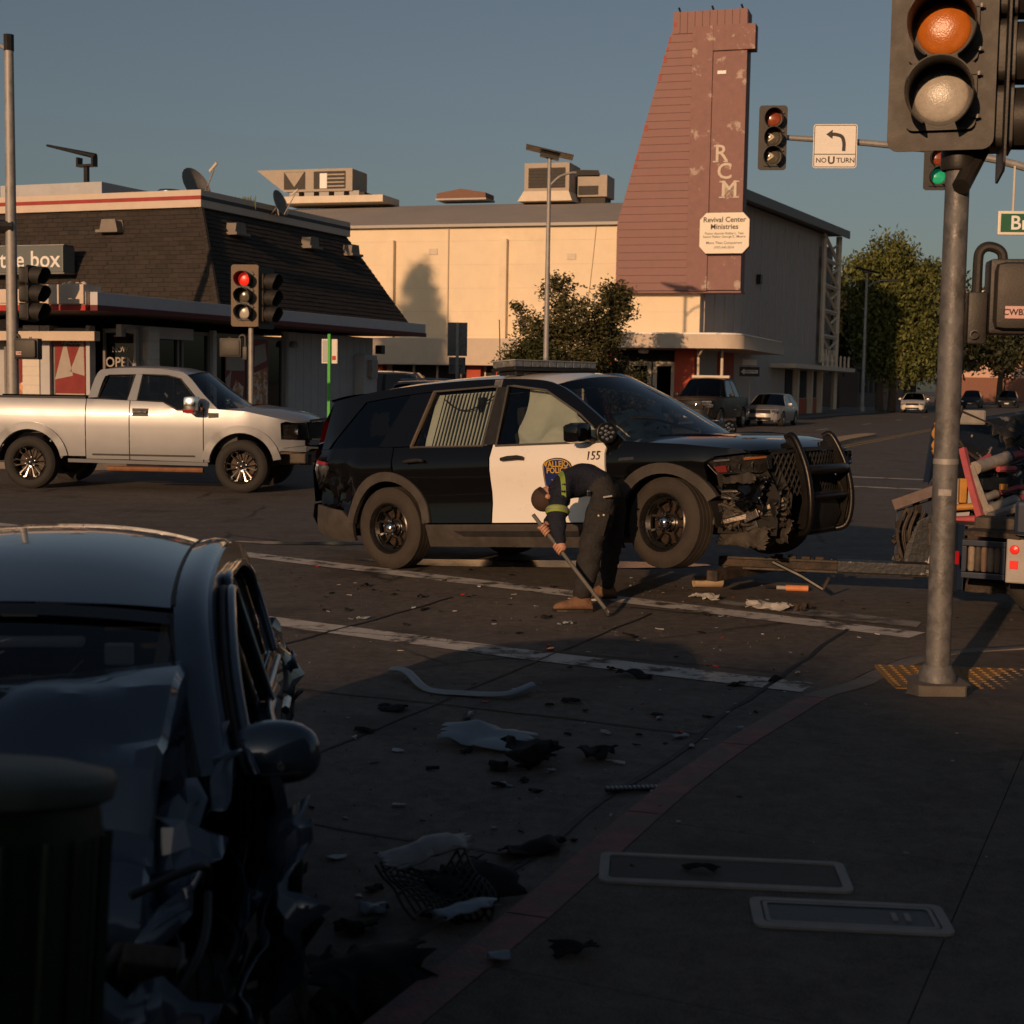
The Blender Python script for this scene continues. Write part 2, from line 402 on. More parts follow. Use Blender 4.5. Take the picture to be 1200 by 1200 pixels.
# gutter pan beside the kerb
gut = []
GO = []
for p_ in KEd:
    d_ = Vector((.894, -.447)); w_ = (Vector(p_)-Vector((.15, 5.43))).dot(d_); GO.append(tuple(Vector(p_)-d_*w_) if (.1 < w_ < 1.0 and p_[1] < 10.2) else offs(KEd, -.2)[KEd.index(p_)])
gutter = MB().grid([[(*GO[i], .004), (*KEd[i], .006)] for i in range(len(KEd))]).build('gutter', APRON, smooth=0); tag(gutter, kind='structure')
# concrete bay joints in the near lane, sealed with tar
M_TAR = mat('tar', (.010, .009, .009), .6, 0, .3, 9)
joints = tag(empty('pavement_joint'), kind='structure')
def strip(pl, w, z, m, name, parent, jit=0.0, sub=.25):
    P = []
    for i in range(len(pl)-1):
        n = max(1, int(math.dist(pl[i], pl[i+1])/sub))
        for k in range(n): P.append((lerp(pl[i][0], pl[i+1][0], k/n), lerp(pl[i][1], pl[i+1][1], k/n)))
    P.append(pl[-1])
    rows = []
    for i in range(len(P)):
        t = (Vector(P[min(i+1, len(P)-1)])-Vector(P[max(i-1, 0)])).normalized(); n = Vector((-t.y, t.x))
        j = jit*mnoise.noise((P[i][0]*1.7, P[i][1]*1.7, 3)); a = w/2*(1+.5*mnoise.noise((P[i][0]*3, P[i][1]*3, 9))*(1 if jit else .12))
        p = Vector(P[i])+n*j
        rows.append([(*(p+n*a), z), (*(p-n*a), z)])
    return MB().grid(rows).build(name, m, parent, 0)
for o, w in ((.0, .03), (-1.5, .018), (-3.2, .025)):
    p0 = Vector((-.33, 4.47))+V*o; strip([(p0-U*3)[:], (p0+U*6.9)[:]], w, .005, M_TAR, 'joint', joints, .04)
for k, w in ((1.0, .016), (3.2, .02), (5.0, .014)):
    p0 = Vector((-.33, 4.47))+U*k; strip([p0[:], (p0-V*5.5)[:]], w, .0052, M_TAR, 'joint', joints, .06)
# painted crossing lines and lane lines
M_LINE = mat('road_paint', (.47, .45, .42), .75, 0, .15, 8, .2, 90, col2=(.055, .05, .046), mix=(.50, .60))
M_LINEY = mat('road_paint_yellow', (.36, .24, .06), .75, 0, .15, 8, col2=(.06, .05, .045), mix=(.5, .6))
mark = tag(empty('road_marking'), kind='structure')
strip([(-9.2, 19.8), (-3.08, 15.13), (.16, 12.67), (2.91, 10.56)], .30, .0045, M_LINE, 'crossing_line', mark)
strip([(-6.6, 13.6), (-1.62, 10.66), (.13, 9.53), (1.75, 8.62)], .30, .0045, M_LINE, 'crossing_line', mark)
Ub = Vector((.3746, .9272)); Vb = Vector((.9272, -.3746))
strip([(4.2, 27.6), (12.0, 24.2)], .28, .0045, M_LINE, 'stop_line', mark); strip([(4.6, 30.6), (12.6, 27.2)], .28, .0045, M_LINE, 'stop_line', mark)
for o in (0, .28):
    p = Vector((8.6+o, 42)); strip([p[:], (p+Ub*90)[:]], .11, .0045, M_LINEY, 'centre_line', mark, 0, 4)
for k in range(7):
    p = Vector((13.2, 40))+Ub*k*12; strip([p[:], (p+Ub*3)[:]], .12, .0045, M_LINE, 'lane_dash', mark, 0, 2)
    p = Vector((3.6, 40))+Ub*k*12; strip([p[:], (p+Ub*3)[:]], .12, .0045, M_LINE, 'lane_dash', mark, 0, 2)
# pale median nose
isl = cr([(9.0, 44), (9.4, 46.5), (10.6, 50), (12.9, 55.5), (13.4, 55.3), (11.2, 49.6), (9.8, 45.6), (9.0, 44)], 4)
med = MB().prism(isl[:-1], 0, .1, 'Z').build('median', mat('median_paint', (.34, .26, .16), .85, 0, .25, 2), smooth=20, bevel=.02); tag(med, kind='structure')

# the block across the cross street: kerbs, footway, lots
FK = [(-90, 60.2), (-30, 36.0), (-10.6, 28.2), (-8.6, 27.6), (-7.3, 28.2), (-6.4, 29.8), (-.24, 44.9), (16.86, 87), (41.1, 147), (122, 347)]
far = MB(); n = len(FK)
poly = FK+[(-300, 700), (-300, 100)]
b_ = bmesh.new(); f_ = b_.faces.new([b_.verts.new((*p, .13)) for p in poly]); bmesh.ops.triangulate(b_, faces=[f_]); me = bpy.data.meshes.new('footway'); b_.to_mesh(me); b_.free()
finish(me, CONC, 0); fw = link('footway', me); tag(fw, kind='structure')
FKi = offs(FK, -.16)
fk = MB().grid([[(*FK[i], -.02), (*FK[i], .125), (*FKi[i], .136), (*FKi[i], .05)] for i in range(n)]).build('kerb', M_KERBG, smooth=0); tag(fk, kind='structure')
lot = MB().add([(-80, 62, .14), (-11.5, 31.5, .14), (2, 66, .14), (-60, 90, .14)], [(0, 1, 2, 3)]).build('parking_lot', ASPH, smooth=0); tag(lot, kind='structure')
# the block on the other side of the avenue, out of frame and far off
RK = [(11.4, 27.2), (12.6, 27.8), (14.6, 32), (60, 144), (150, 367)]
rb = MB().add([(*p, .13) for p in RK]+[(300, 367, .13), (300, -90, .13)], [tuple(range(7))]).build('footway', CONC, smooth=0); tag(rb, kind='structure')
rk = MB().grid([[(*p, -.02), (*p, .13)] for p in RK]).build('kerb', M_KERBG, smooth=0); tag(rk, kind='structure')

# ---------------------------------------------------------------- utility covers in the sidewalk
M_RIM = mat('cover_rim', (.27, .255, .24), .8, 0, .2, 7, .2, 80); M_LID = mat('cover_lid', (.075, .066, .058), .8, 0, .3, 5, .2, 60); M_LIDM = mat('cover_lid_blue', (.085, .088, .092), .6, .1, .3, 5, .15, 60)
def cover(name, label, c, w, d, rz, lidm, inner=False):
    t = thing(name, label, 'utility cover', (c[0], c[1], side_h(*c)+.002), rz, 'utility covers in the sidewalk')
    o = rrect(w, d, .035, 4); i = rrect(w-.065, d-.065, .02, 4); nn = len(o); mb = MB()
    mb.v = [(x, y, .006) for x, y in o]+[(x, y, .008) for x, y in i]+[(x, y, -.03) for x, y in i]+[(x*1.006, y*1.006, -.03) for x, y in o]
    for k in range(nn):
        k2 = (k+1) % nn; mb.f += [(k, k2, nn+k2, nn+k), (nn+k, nn+k2, 2*nn+k2, 2*nn+k), (k2, k, 3*nn+k, 3*nn+k2)]
    mb.build('rim', M_RIM, t, 30)
    MB().prism(rrect(w-.072, d-.072, .018, 4), -.03, .003, 'Z').build('lid', lidm, t, 30)
    if inner:
        o = rrect(w-.078, d-.078, .018, 3); i = rrect(w-.105, d-.105, .012, 3); nn = len(o); mb = MB(); mb.v = [(x, y, .0065) for x, y in o]+[(x, y, .0065) for x, y in i]
        mb.f = [(k, (k+1) % nn, nn+(k+1) % nn, nn+k) for k in range(nn)]; mb.build('lid_border', M_RIM, t, 0)
        for k in (-1, 1): MB().box((w*.26+k*.02, 0, .006), (.016, .06, .006)).build('lid_mark', M_RIM, t, 0)
    return t
cover('utility_cover', 'long concrete utility cover with pale rim and plain dark lid', (.73, 4.90), .83, .31, rad(-5), M_LID)
cover('utility_cover', 'smaller utility cover with pale double border and blue grey lid', (1.065, 4.50), .60, .26, rad(-5), M_LIDM, True)
# tactile paving at the ramp
M_TACT = mat('tactile_yellow', (.23, .135, .048), .8, 0, .25, 6, .2, 60)
tp = thing('tactile_paving', 'yellow ribbed tactile paving pad set in the kerb ramp', 'tactile paving', (3.06, 8.84, 0), rad(-4))
for k in range(8):
    xx = -.70+k*.2; c_ = Vector((3.06, 8.84))+Matrix.Rotation(rad(-4), 2) @ Vector((xx, 0))
    MB().box((xx, 0, side_h(*c_)+.006), (.194, .72, .02)).build('tile', M_TACT, tp, 0, bevel=.003)
dm = MB()
for i in range(24):
    for j in range(10):
        p = Vector((-.77+i*.067, -.32+j*.071)); c_ = Vector((3.06, 8.84))+Matrix.Rotation(rad(-4), 2) @ p
        z = side_h(*c_)+.0165; dm.lathe([(.018, 0), (.012, .007), (0, .008)], 6, (p.x, p.y, z))
dom = dm.build('dome', M_TACT, tp, 40, fix=False); tag(dom, kind='stuff')

# ================================================================ RESTAURANT WITH MANSARD ROOF
JB = thing('restaurant', 'low restaurant with dark shingled mansard roof and cream roof band', 'restaurant', (-8.4, 29.8, .13), rad(-22))
M_SHING = mat('shingle', (.036, .0295, .0255), .9, 0, .12, 3, .25, 60, island=.16)
ZB, ZT, Y0, Y1, X0, X1, INS = 3.05, 5.72, 4.7, 14.9, -26.0, -.1, 1.5
mb = MB()
def mans(s):  # s 0..1 up the slope -> rectangle
    return (X0+INS*s, X1-INS*s, Y0+INS*s, Y1-INS*s, lerp(ZB, ZT, s))
r0, r1 = mans(0), mans(1)
mb.v = [(r0[0], r0[2], r0[4]), (r0[1], r0[2], r0[4]), (r0[1], r0[3], r0[4]), (r0[0], r0[3], r0[4]), (r1[0], r1[2], r1[4]), (r1[1], r1[2], r1[4]), (r1[1], r1[3], r1[4]), (r1[0], r1[3], r1[4])]
mb.f = [(0, 1, 5, 4), (1, 2, 6, 5), (2, 3, 7, 6), (3, 0, 4, 7), (4, 5, 6, 7)]
mroof = mb.build('mansard_roof', M_SHING, JB, 0)
# shingles: courses of tabs with their own butt edges (too fine to pick apart singly)
def shingles(A, B, C, D, n_course, tab):
    """A,B bottom edge ends, D,C top edge ends"""
    A, B, C, D = map(Vector, (A, B, C, D)); nrm = (B-A).cross(D-A).normalized(); mb = MB()
    for c in range(n_course):
        s0 = c/n_course; s1 = (c+1.25)/n_course
        a, b = A.lerp(D, s0), B.lerp(C, s0); a1, b1 = A.lerp(D, min(1, s1)), B.lerp(C, min(1, s1)); Lh = (b-a).length; k = int(Lh/tab); off = (c % 2)*.5
        for i in range(k+1):
            t0 = max(0, (i-off)/k); t1 = min(1, (i+1-off)/k)
            if t1-t0 < .15/k: continue
            g = .006/Lh; h = .02+random.uniform(0, .012); dr = random.uniform(-.012, .012)
            p = [a.lerp(b, t0+g), a.lerp(b, t1-g), a1.lerp(b1, t1-g), a1.lerp(b1, t0+g)]
            dn = (A-D).normalized()*dr
            p[0] = p[0]+dn; p[1] = p[1]+dn
            q = [p[0]+nrm*h, p[1]+nrm*h, p[2]+nrm*.006, p[3]+nrm*.006]
            mb.add(p[:2]+q, [(2, 3, 4, 5), (0, 1, 3, 2)])
    return mb
fr = shingles((X0, Y0, ZB), (X1, Y0, ZB), (X1-INS, Y0+INS, ZT), (X0+INS, Y0+INS, ZT), 24, .30)
sd = shingles((X1, Y0, ZB), (X1, Y1, ZB), (X1-INS, Y1-INS, ZT), (X1-INS, Y0+INS, ZT), 24, .30)
for m_ in (fr, sd):
    o = m_.build('shingles', M_SHING, mroof, 0, fix=False); tag(o, kind='stuff')
# hip cap
hc = MB()
for k in range(26):
    a = Vector((X1, Y0, ZB)).lerp(Vector((X1-INS, Y0+INS, ZT)), k/26); b = Vector((X1, Y0, ZB)).lerp(Vector((X1-INS, Y0+INS, ZT)), (k+1.2)/26)
    hc.tube([a+Vector((0, 0, .05)), b+Vector((0, 0, .03))], .07, 6)
hc.build('hip_cap', M_SHING, mroof, 30)
# parapet band on top
M_REDSTR = mat('red_stripe', (.30, .035, .03), .6, 0, .15, 4); M_CAPW = mat('band_cream', (.56, .47, .39), .6, 0, .06, 3)
x0, x1, y0, y1, z = r1
MB().bb(x0, x1+.12, y0-.16, y0+.02, z-.05, z+.36).build('roof_band', M_CAPW, JB, 0, .01)
MB().bb(x0, x1+.125, y0-.168, y0-.155, z+.13, z+.22).build('band_stripe', M_REDSTR, JB, 0)
MB().bb(x1-.04, x1+.12, y0+.03, y1+.1, z-.05, z+.36).build('roof_band', M_CAPW, JB, 0, .01)
MB().bb(x1-.02, x1+.128, y0-.165, y1+.1, z+.13, z+.22).build('band_stripe', mat('shaded_stripe', (.05, .05, .055), .6), JB, 0)  # band stripe painted dark to stand for shade on the side
MB().bb(x0, x1-.03, y0+.03, y1+.1, z-.04, z+.1).build('roof_deck', M_STEELD, JB, 0)
# eaves
M_EAVEG = mat('eave_grey', (.52, .51, .53), .7, 0, .06, 3); M_EAVER = mat('eave_red_shaded', (.13, .025, .025), .7, 0, .12, 3)  # side trim red carries the shade of that flank in its colour
MB().bb(-.12, .06, .12, Y1+.4, ZB-.02, ZB+.24).build('eave_fascia', M_EAVEG, JB, 0, .008)
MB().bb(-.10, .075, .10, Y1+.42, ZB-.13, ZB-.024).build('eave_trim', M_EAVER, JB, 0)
MB().bb(X0, -.13, 0, .18, ZB-.02, ZB+.24).build('eave_fascia', M_CAPW, JB, 0, .008)
MB().bb(X0, -.13, -.015, .16, ZB-.13, ZB-.024).build('eave_trim', mat('eave_red_sunlit', (.40, .03, .025), .6, 0, .1, 4), JB, 0)  # same trim red on the front, sunlight put into the colour
MB().bb(X0, -.125, .19, Y0-.01, ZB+.1, ZB+.2).build('porch_roof', mat('roofing_felt', (.12, .115, .11), .9, 0, .2, 2), JB, 0)
MB().bb(X0, -.13, .2, Y1+.3, ZB-.12, ZB-.04).build('soffit', mat('soffit', (.12, .09, .075), .8), JB, 0)
# lumpy cream ornament on the porch corner
orn = MB(); orn.bb(-1.15, -.14, -.06, .5, ZB+.0, ZB+.38)
for k, (xx, r_) in enumerate(((-.72, .06), (-.58, .08), (-.40, .07), (-.25, .08))): orn.lathe([(0, -r_), (r_*.7, -r_*.7), (r_, 0), (r_*.7, r_*.7), (0, r_)], 10, (xx, .1, ZB+.37))
orn.build('porch_ornament', M_CAPW, JB, 60)
MB().bb(X0, -1.6, -.04, .4, ZB+.02, ZB+.3).build('porch_parapet', M_CAPW, JB, 0, .01)
# lower beams
MB().bb(X0, -1.05, 1.45, 1.65, 2.36, 2.56).build('porch_beam', M_CAPW, JB, 0, .01)
for a_, b_ in ((2.2, 4.9), ): MB().bb(-1.06, -.92, a_, b_, 2.48, 2.74).build('porch_beam', M_EAVEG, JB, 0, .01)
# walls with block courses
M_BLOCK = mat('white_block', (.62, .57, .50), .8, 0, .08, 5, .1, 50, island=.1)
def block_pier(x, y, w, d, h, m=M_BLOCK, ch=.20):
    p = empty('pier', (x, y, 0), (0, 0, 0), JB)
    k = int(h/ch)
    for i in range(k): MB().bb(-w/2+.004, w/2-.004, -d/2+.004, d/2-.004, i*ch+.006, (i+1)*ch-.004).build('block', m, p, 0, .006)
    MB().bb(-w/2+.015, w/2-.015, -d/2+.015, d/2-.015, 0, h).build('mortar', M_EAVEG, p, 0)
block_pier(-3.05, 2.05, .46, .4, 2.7); block_pier(-.95, 2.9, .75, .4, 2.7); block_pier(-4.6, 2.05, .46, .4, 2.7)
MB().bb(-2.86, -2.58, 1.9, 2.2, 0, 2.7).build('column', M_GREYW, JB, 0, .01); MB().bb(-1.62, -1.52, 1.9, 2.1, 0, 2.7).build('column', M_GREYW, JB, 0, .01)
MB().bb(-26, -3.9, 2.3, 2.5, 0, 2.85).build('wall', M_GREYW, JB, 0)
MB().bb(-1.28, -1.1, 9.4, 14.2, 0, 2.85).build('wall', M_GREYW, JB, 0)
bt = MB()
for k in range(12): bt.bb(-1.09, -1.075, 9.45+k*.4, 9.49+k*.4, 0.0, 2.84)
for k in range(12):
    MB().bb(-1.098, -1.07, 9.42+k*.395, 9.42+k*.395+.378, 0.02, 2.84).build('siding_board', M_GREYW, JB, 0, .004)
MB().bb(-26, -1.3, 14.0, 14.2, 0, 2.85).build('wall', M_GREYW, JB, 0)
MB().bb(-25, -1.32, 2.6, 13.9, 0.05, .12).build('floor', M_DARK, JB, 0)
MB().bb(-22, -4.5, 6.5, 6.7, 0.0, 2.85).build('inner_wall', mat('inner_wall', (.05, .04, .035), .8), JB, 0)
# side glazing from the corner to the siding: panes, mullions
for k, (a_, b_) in enumerate(((3.35, 4.65), (4.75, 5.9), (6.1, 7.6), (7.7, 9.3))):
    fr_ = MB(); fr_.bb(-1.24, -1.14, a_, a_+.07, 0, 2.7); fr_.bb(-1.24, -1.14, b_-.07, b_, 0, 2.7); fr_.bb(-1.23, -1.15, a_+.071, b_-.071, 2.62, 2.7); fr_.bb(-1.23, -1.15, a_+.071, b_-.071, .0, .12 if k < 2 else .75)
    w_ = fr_.build('window', mat('window_frame', (.20, .19, .18), .5, .3), JB, 0)
    MB().bb(-1.20, -1.19, a_+.07, b_-.07, .12 if k < 2 else .75, 2.62).build('pane', M_GLASSD, w_, 0)
MB().bb(-1.18, -1.06, 5.93, 6.07, 0, 2.75).build('post', M_EAVEG, JB, 0)
# front glazing
for k, (a_, b_) in enumerate(((-2.55, -1.65), (-1.48, -.62+.0), (-3.9, -3.3))):
    fr_ = MB(); yy = 2.0 if k != 1 else 2.3
    fr_.bb(a_, a_+.06, yy, yy+.1, 0, 2.65); fr_.bb(b_-.06, b_, yy, yy+.1, 0, 2.65); fr_.bb(a_+.061, b_-.061, yy+.01, yy+.09, 2.56, 2.65); fr_.bb(a_+.061, b_-.061, yy+.01, yy+.09, 0, .1)
    w_ = fr_.build('window' if k != 1 else 'door', mat('window_frame', (.20, .19, .18), .5, .3), JB, 0)
    MB().bb(a_+.06, b_-.06, yy+.045, yy+.055, .1, 2.56).build('pane', M_GLASSD, w_, 0)
# posters (flat print) : food picture posters, opening hours
M_PRED = mat('poster_red', (.20, .022, .02), .5, 0, .2, 3); M_PWH = mat('poster_white', (.34, .30, .27), .5, 0, .1, 3); M_PFOOD = mat('poster_food', (.45, .17, .05), .5, 0, .6, 9, col2=(.65, .6, .5), mix=(.48, .55)); M_PDK = mat('poster_dark', (.03, .025, .025), .5, 0, .2, 3)
def poster(cx, cy, z0, z1, w, along, rows):
    p = empty('poster', (cx, cy, 0), (0, 0, 0 if along == 'x' else rad(90)), JB)
    MB().bb(-w/2, w/2, -.006, 0, z0, z1).build('sheet', M_PRED, p, 0)
    for (m_, pl) in rows:
        MB().prism([(-w/2+u*w, z0+v*(z1-z0)) for u, v in pl], -.010, -.0065, 'Y').build('print', m_, p, 0)
    return p
tri1 = [(.0, .45), (.35, .95), (.6, .5)]; tri2 = [(.5, .55), (.95, .98), (.98, .5)]
p1 = poster(-2.1, 1.985, .75, 2.5, .80, 'x', [(M_PWH, [(.02, .02), (.98, .02), (.98, .28), (.02, .28)]), (M_PFOOD, [(.35, .08), (.6, .2), (.9, .22), (.95, .06), (.6, .03)]), (M_PWH, tri1), (M_PWH, tri2), (M_PDK, [(.25, .86), (.85, .86), (.85, .97), (.25, .97)])])
text('TACOS', .16, M_PWH, p1, (0.03, -.0125, 2.35), (PI/2, 0, 0), 'print', .001, .004)
for k, (tx, zz, sz) in enumerate((('NOW', 2.2, .16), ('OPEN', 1.92, .3), ('24 HRS', 1.6, .16))):
    text(tx, sz, M_PWH, JB, (-1.05, 2.335, zz), (PI/2, 0, 0), 'window_lettering', .001, .004)
poster(-1.14, 7.0, .7, 2.5, .9, 'y', [(M_PWH, [(.05, .62), (.95, .62), (.95, .98), (.05, .98)]), (M_PFOOD, [(.1, .1), (.5, .5), (.9, .4), (.8, .05)]), (M_PWH, [(.0, .5), (.3, .62), (.2, .3)])])
poster(-1.14, 8.15, .9, 2.6, .75, 'y', [(M_PFOOD, [(.05, .05), (.95, .05), (.95, .6), (.05, .5)]), (M_PWH, [(.1, .6), (.9, .7), (.8, .95), (.15, .9)])])
poster(-3.6, 2.02, .4, 2.2, .5, 'x', [(M_PFOOD, [(.05, .05), (.95, .05), (.95, .6), (.05, .5)])])
# meter cabinet and lamp on the side wall
MB().bb(-1.06, -.72, 13.0, 13.75, .1, 2.35).build('meter_cabinet', M_GREYW, JB, 0, .02); MB().bb(-.71, -.56, 13.15, 13.5, 1.7, 2.2).build('meter_box', M_STEELD, JB, 0, .01)
MB().bb(-1.1, -.9, 14.35, 14.6, 2.4, 2.65).build('wall_lamp', M_BROWN, JB, 0, .02)
lam = MB().lathe([(0, .12), (.1, .1), (.14, 0), (.12, -.05), (0, -.06)], 12, (-1.0, 9.55, 2.5)).build('wall_lamp', M_STEELD, JB)
# roof vents on the slopes
def roof_vent(loc, rz):
    v = empty('roof_vent', loc, (0, 0, rz), JB)
    MB().prism([(-.24, 0), (.24, 0), (.18, .25), (-.18, .25)], -.26, .02, 'Y').build('hood', M_CAPW if False else mat('vent_tan', (.20, .175, .15), .7, 0, .12, 5), v, 0, .02)
    MB().bb(-.32, .32, -.34, .06, -.05, .02).build('flashing', MATS['vent_tan'], v, 0, .01)
roof_vent((-3.85, Y0+INS*.80, lerp(ZB, ZT, .78)), 0)
for yy in (7.1, 10.7, 13.0): roof_vent((X1-INS*.80, yy, lerp(ZB, ZT, .78)), rad(90))
# shop sign with lettering
SG = thing('shop_sign', 'grey green box sign reading in the box on shingled roof', 'sign', (0, 0, 0), rad(-22))
E_ = Vector((-8.4, 29.8)); UX = Vector((math.cos(rad(-22)), math.sin(rad(-22)))); UY = Vector((-UX.y, UX.x))
p_ = E_+UX*(-6.25)+UY*4.95; SG.location = (p_.x, p_.y, 4.52)
M_SGN = mat('sign_slate', (.115, .135, .135), .5, 0, .06, 3)
MB().bb(-3.4, 1.78, -.22, .22, -.32, .32).build('sign_box', M_SGN, SG, 0, .02)
MB().bb(-3.42, 1.80, -.20, .20, -.345, -.323).build('sign_frame', M_STEELD, SG, 0); MB().bb(-3.42, 1.80, -.20, .20, .323, .345).build('sign_frame', M_STEELD, SG, 0)
text('in the box', .56, M_WHITEP, SG, (1.70, -.224, -.02), (PI/2, 0, 0), 'lettering', .006, .006, 1.02, 'RIGHT')
for xx in (-2.5, -.5, 1.2): MB().bb(xx-.04, xx+.04, .22, 1.15, -.04, .04).build('bracket', M_BLKMET, SG, 0)
# rooftop things
def on_jb(x, y): q = E_+UX*x+UY*y; return (q.x, q.y)
def rooftop(name, label, cat, x, y, z, group=None): return thing(name, label, cat, (*on_jb(x, y), z), rad(-22), group)
rt = rooftop('duct_housing', 'grey duct box on restaurant roof with swivel antenna on it', 'duct', -6.5, 8.6, 6.1)
MB().bb(-2.2, 1.05, -1.1, 1.1, 0, .62).build('housing', M_GREYW, rt, 0, .015)
MB().bb(.45, .56, -1.05, -.95, .63, 1.02).build('post', M_BLKMET, rt, 0)
o_ = MB(); o_.bb(.25, .78, -1.1, -.9, 1.02, 1.08); o_.bb(.25, .31, -1.1, -.9, 1.08, 1.26); o_.bb(.72, .78, -1.1, -.9, 1.08, 1.28); o_.build('yoke', M_BLKMET, rt, 0)
MB().tube([(.8, -1, 1.28), (.35, -1, 1.38), (-.75, -1, 1.62)], [.07, .06, .03], 6).build('antenna_arm', M_BLKMET, rt)
rt = rooftop('roof_vent_cap', 'round shiny metal vent cap behind cream roof band', 'vent', -3.3, 7.4, 5.95)
MB().lathe([(.18, 0), (.18, .25), (.33, .27), (.33, .42), (.28, .47), (0, .48)], 20).build('cap', M_CHROME, rt)
def dish(label, x, y, z, s, rz, tilt):
    t = rooftop('satellite_dish', label, 'satellite dish', x, y, z, 'satellite dishes on the restaurant roof'); t.rotation_euler = (0, 0, rz)
    M_ = Matrix.Rotation(tilt, 4, 'Y')
    mb = MB(); P = []
    for i in range(8):
        r = i/7*.75*s; row = []
        for j in range(20): a = 2*PI*j/20; v = M_ @ Vector((.32*(r/.75/s)**2*.75*s, r*math.cos(a), r*math.sin(a))); row.append((v.x, v.y, v.z+.62*s))
        row.append(row[0]); P.append(row)
    mb.grid(P).build('reflector', mat('dish_grey', (.20, .19, .18), .6, .3, .2, 5), t)
    a = M_ @ Vector((.1, 0, -.7*s)); b = M_ @ Vector((1.25*s, 0, .12*s))
    MB().tube([(a.x, 0, a.z+.62*s), (b.x, 0, b.z+.62*s)], .03*s, 6).build('feed_arm', M_STEELD, t)
    c = M_ @ Vector((1.05*s, 0, .16*s)); d = M_ @ Vector((1.5*s, 0, .28*s))
    MB().tube([(c.x, 0, c.z+.62*s), (d.x, 0, d.z+.62*s)], .06*s, 8).build('feed_horn', M_CREAMD, t)
    mm = MB(); mm.tube([(0, 0, .5*s), (-.25*s, .3*s, 0)], .03*s, 6); mm.tube([(0, 0, .5*s), (-.25*s, -.3*s, 0)], .03*s, 6); mm.tube([(0, 0, .62*s), (.1*s, 0, 0)], .04*s, 6); mm.build('mount', M_STEELD, t)
dish('big mesh satellite dish tilted up on restaurant roof corner', -2.5, 7.2, 6.02, .64, rad(-30), rad(-25))
dish('smaller satellite dish beside the tuft behind the big dish', -1.35, 9.3, 5.95, .46, rad(-20), rad(-20))
# weeds on the roof
tf = MB()
for k in range(120):
    a = random.uniform(0, 2*PI); r = random.uniform(0, .3); h = random.uniform(.08, .32); q = Vector((r*math.cos(a), r*math.sin(a)*.6, 0)); d = Vector((random.uniform(-.1, .1), random.uniform(-.1, .1), h))
    tf.add([q+Vector((-.03, 0, 0)), q+Vector((.03, 0, 0)), q+d*1.2, q+d+Vector((-.01, 0, .02))], [(0, 1, 2, 3)])
tfo = tf.build('weed_tuft', mat('weed', (.10, .12, .025), .8), None, 0, loc=(*on_jb(-1.75, 8.4), 6.0), rot=(0, 0, rad(-22)), fix=False); tag(tfo, 'tuft of green weeds growing between the satellite dishes', 'weeds')

# ================================================================ CHURCH
CH = thing('church', 'cream church hall with arched grey roof and red pillars', 'church', (8.7, 71, .13), rad(-17))
D_ = Vector((math.sin(rad(5)), math.cos(rad(5))))     # side wall direction in the hall's frame
HT = 9.3
MB().bb(-40, 0, 0, .4, 0, HT).build('front_wall', M_CREAM, CH, 0)
for xx in (-21.6, -15.6, -9.7):
    MB().bb(xx-.19, xx+.19, -.30, -.005, 3.5, 8.62).build('pilaster', M_CREAM, CH, 0, .02)
for k in range(5):
    MB().bb(-40, -.05, -.014, -.003, 3.95+k*1.15, 3.962+k*1.15).build('wall_joint', M_CREAMD, CH, 0)
M_CRACK = mat('crack', (.30, .22, .14), .9)
MB().tube([(-5.1, -.01, 9.2), (-5.2, -.01, 8), (-5.35, -.01, 6.4), (-5.5, -.01, 5.2)], .018, 4).build('cable', M_CRACK, CH)
for xx, z1 in ((-18.2, 8.9), (-12.6, 9.2), (-7.4, 7.0)):
    MB().tube([(xx, -.06, 3.8), (xx, -.06, z1)], .035, 6).build('conduit', M_CREAMD, CH)
for xx, zz_ in ((-13.4, 7.9), (-6.3, 7.6), (-19.6, 7.8)): MB().bb(xx-.22, xx+.22, -.05, -.004, zz_, zz_+.3).build('wall_vent', M_CREAMD, CH, 0, .01)
# arched roof
M_ROOFC = mat('roof_membrane', (.34, .305, .275), .75, 0, .1, .6, .05, 8)
RP = []
for i in range(13):
    t = i/12; row = []
    for j in range(15):
        s = j/14; x = lerp(-40, D_.x*26*t, s); xm = abs((x+17)/23)
        z = HT+.03+(3.25*math.sin(min(1, t*1.15)*PI/2))*(1-.16*max(0, xm)**2.2*min(1, t*1.6)); row.append((x, -.25+26*t, z))
    RP.append(row)
MB().grid(RP).build('roof', M_ROOFC, CH, 60)
MB().bb(-40, .15, -.32, -.26, HT-.08, HT+.06).build('roof_edge', M_STEELD, CH, 0)
# long side wall in shade + end lattice
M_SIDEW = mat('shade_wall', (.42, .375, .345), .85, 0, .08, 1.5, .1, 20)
def along(t, o=0.0): t = t*1.2; return (D_.x*t+D_.y*o, D_.y*t-D_.x*o)
def side_box(name, t0, t1, o0, o1, z0, z1, m, z0b=None, z1b=None):
    pts = [along(t0, o0), along(t1, o0), along(t1, o1), along(t0, o1)]; zb = [z0, z0 if z0b is None else z0b]; zt = [z1, z1 if z1b is None else z1b]
    mb = MB(); mb.v = [(*pts[0], zb[0]), (*pts[1], zb[1]), (*pts[2], zb[1]), (*pts[3], zb[0]), (*pts[0], zt[0]), (*pts[1], zt[1]), (*pts[2], zt[1]), (*pts[3], zt[0])]
    mb.f = [(0, 3, 2, 1), (4, 5, 6, 7), (0, 1, 5, 4), (1, 2, 6, 5), (2, 3, 7, 6), (3, 0, 4, 7)]
    return mb.build(name, m, CH, 0)
side_box('side_wall', 0.36, 26.5, -.4, 0, 0, 10.9, M_SIDEW, 0, 11.7)
